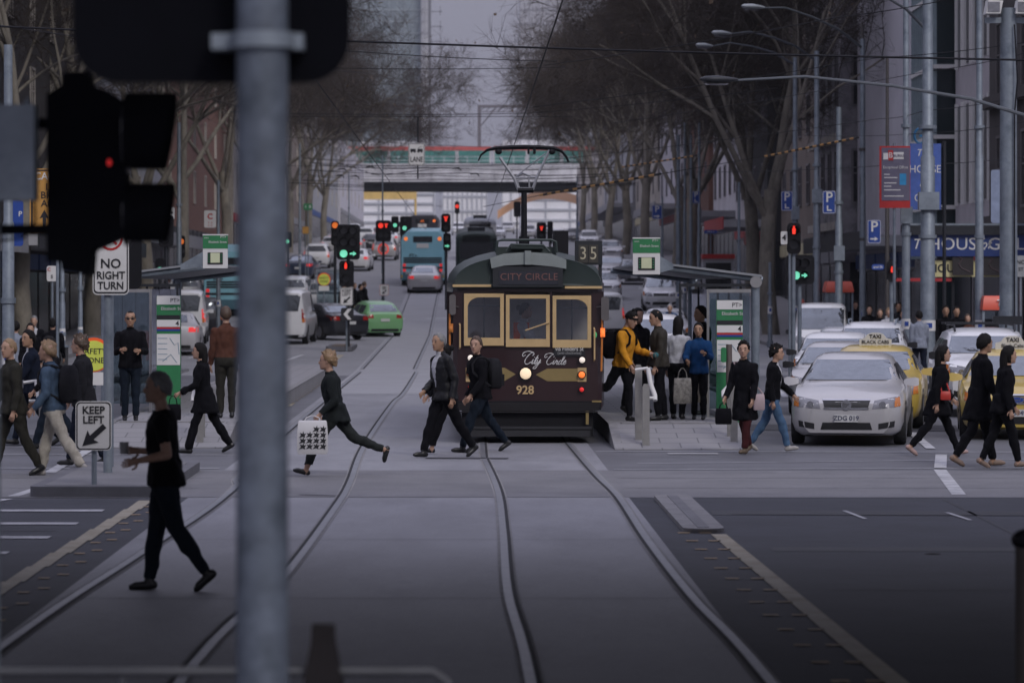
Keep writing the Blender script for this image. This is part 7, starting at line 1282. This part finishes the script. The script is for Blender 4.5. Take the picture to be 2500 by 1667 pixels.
person('man in a rust brown jumper half hidden by the big blurred pole', 552, 1020, 100, 1.84, STAND, CBR, CO, SHK, SKIN, HAIRB, 'short', z=.3, vox=.016, topname='jumper', face=False)
# -- background walkers
GB = 'people in the background'
BG = [('man in a dark cardigan and pale shirt by the white truck', 84, 98, -90, 1.75, CK, CK, HAIRG, 'short', CW), ('woman in black with sunglasses on the left footpath', 74, 112, -80, 1.68, CK, CK, HAIRK, 'long', None), ('dark coated walker beside the mesh bin on the left footpath', 128, 108, 90, 1.76, CK, CK, HAIRK, 'short', None), ('person in a pale blue shirt at the left edge of the footpath', 38, 112, 90, 1.72, CTL, CK, HAIRK, 'short', None),
      ('man in a grey T-shirt seen from behind on the right footpath', 2245, 97, 95, 1.74, CTL, CN, HAIRK, 'short', None), ('broad man in a black coat on the right footpath', 2308, 95, -90, 1.86, CK, CK, HAIRK, 'short', None), ('companion close behind the broad man in the black coat', 2334, 92, -85, 1.82, CK, CG, HAIRK, 'short', None), ('woman with brown hair right of the broad man in black', 2362, 92, -95, 1.62, CBR, CK, HAIRB, 'long', None),
      ('woman with long dark hair in the footpath crowd', 2148, 84, -90, 1.70, CK, CDJ, HAIRB, 'long', None), ('older woman in a white cardigan in the footpath crowd', 2170, 84.5, -95, 1.72, CW, CK, HAIRL, 'curly', None), ('man in dark clothes in the footpath crowd left of the white cardigan', 2122, 82, -90, 1.76, CK, CK, HAIRK, 'short', None), ('tall man in the footpath crowd right of the white cardigan', 2193, 82, -88, 1.86, CG, CK, HAIRK, 'short', None),
      ('person with a grey bag strap behind the grey pole in the crowd', 2205, 88, -100, 1.70, CTL, CK, HAIRK, 'long', None), ('walker in black right of the orange telephone box', 2088, 74, -90, 1.74, CK, CK, HAIRK, 'short', None), ('man in a red and white cap left of the orange telephone box', 1960, 72, 90, 1.72, CN, CK, M('cap_red', (.35, .08, .06), .7), 'beanie', None), ('small figure in grey left of the telephone box posts', 1998, 70, -90, 1.66, CG, CK, HAIRK, 'short', None),
      ('man in a white shirt before the red roofed kiosk', 1745, 49, 90, 1.74, CW, CK, HAIRG, 'short', None), ('child beside the man in the white shirt', 1762, 49, -90, 1.50, CW, CJ, HAIRB, 'short', None), ('figure in a pale top among the slim pole cluster', 1696, 51, -90, 1.66, CT, CK, HAIRL, 'long', None), ('dark figure at the foot of the slim pole cluster', 1718, 50, 90, 1.74, CK, CK, HAIRK, 'short', None)]
for lb, px, s_, hd, h_, tp, pn, hr_, st_, shr in BG:
    q = spot(px, s_); q.z += .13 if abs(q.x) > 11.3 else 0; person(lb, 0, 0, hd, h_, STAND if st_ == 'long' else STEP, tp, pn, SHK, SKIN if h_ < 1.8 else SKIN2, hr_, st_, hem=.1, shirt=shr, at_pos=q, vox=.022, group=GB, face=False)
for i, (px, s_, lb) in enumerate(((822, 54, 'leftmost of the dark suited group waiting by the median signal'), (834, 54.5, 'second dark suited figure waiting by the median signal'), (846, 53.5, 'third dark suited figure waiting by the median signal'), (860, 54, 'bare legged figure in black at the right of the waiting group'), (870, 53, 'rightmost dark suited figure waiting by the median signal'))):
    q = spot(px + 18, s_); person(lb, 0, 0, -90 + i * 30, 1.74, STAND, CK if i != 1 else CG, CK if i != 3 else M('bare_leg', (.35, .22, .16), .6), SHK, SKIN, HAIRK if i % 2 else HAIRB, 'short', hem=.2, at_pos=q, vox=.025, group=GB, face=False)
# cyclist
q = spot(1634, 74); t = thing('bicycle', 'road bicycle ridden towards the camera by the cyclist in blue', 'bicycle', q, -PI / 2)
for x in (-.5, .5):
    b = MB()
    for k_ in range(20): a, e = 2 * PI * k_ / 20, 2 * PI * (k_ + 1) / 20; b.tube([(x + .33 * math.cos(a), 0, .34 + .33 * math.sin(a)), (x + .33 * math.cos(e), 0, .34 + .33 * math.sin(e))], .016, 5)
    b.build('wheel', RUB, t)
b = MB(); b.tube([(-.5, 0, .34), (-.15, 0, .85), (.38, 0, .86), (.5, 0, .34)], .018, 6); b.tube([(-.15, 0, .85), (-.02, 0, .30), (.38, 0, .80)], .018, 6); b.tube([(-.5, 0, .34), (-.02, 0, .30)], .014, 6); b.build('frame', DKMET, t); b = MB(); b.tube([(.42, -.23, .98), (.46, -.1, 1.0), (.40, 0, .98), (.46, .1, 1.0), (.42, .23, .98)], .014, 6); b.build('handlebar', BLK, t); b = MB(); b.ball((-.17, 0, .93), .13, .06, .03); b.build('saddle', BLK, t)
person('cyclist in a blue jersey and helmet riding towards the camera', 0, 0, -90, 1.74, dict(L=(62, 62, 0), R=(38, 66, 0), aL=(48, 14, 8), aR=(48, 14, 8), lean=40), CBL, CK, SHK, SKIN, M('helmet_grey', (.3, .3, .32), .4), 'helmet', at_pos=q + V((0, .1, .30)), vox=.018, group='cyclists', pitch=-10)
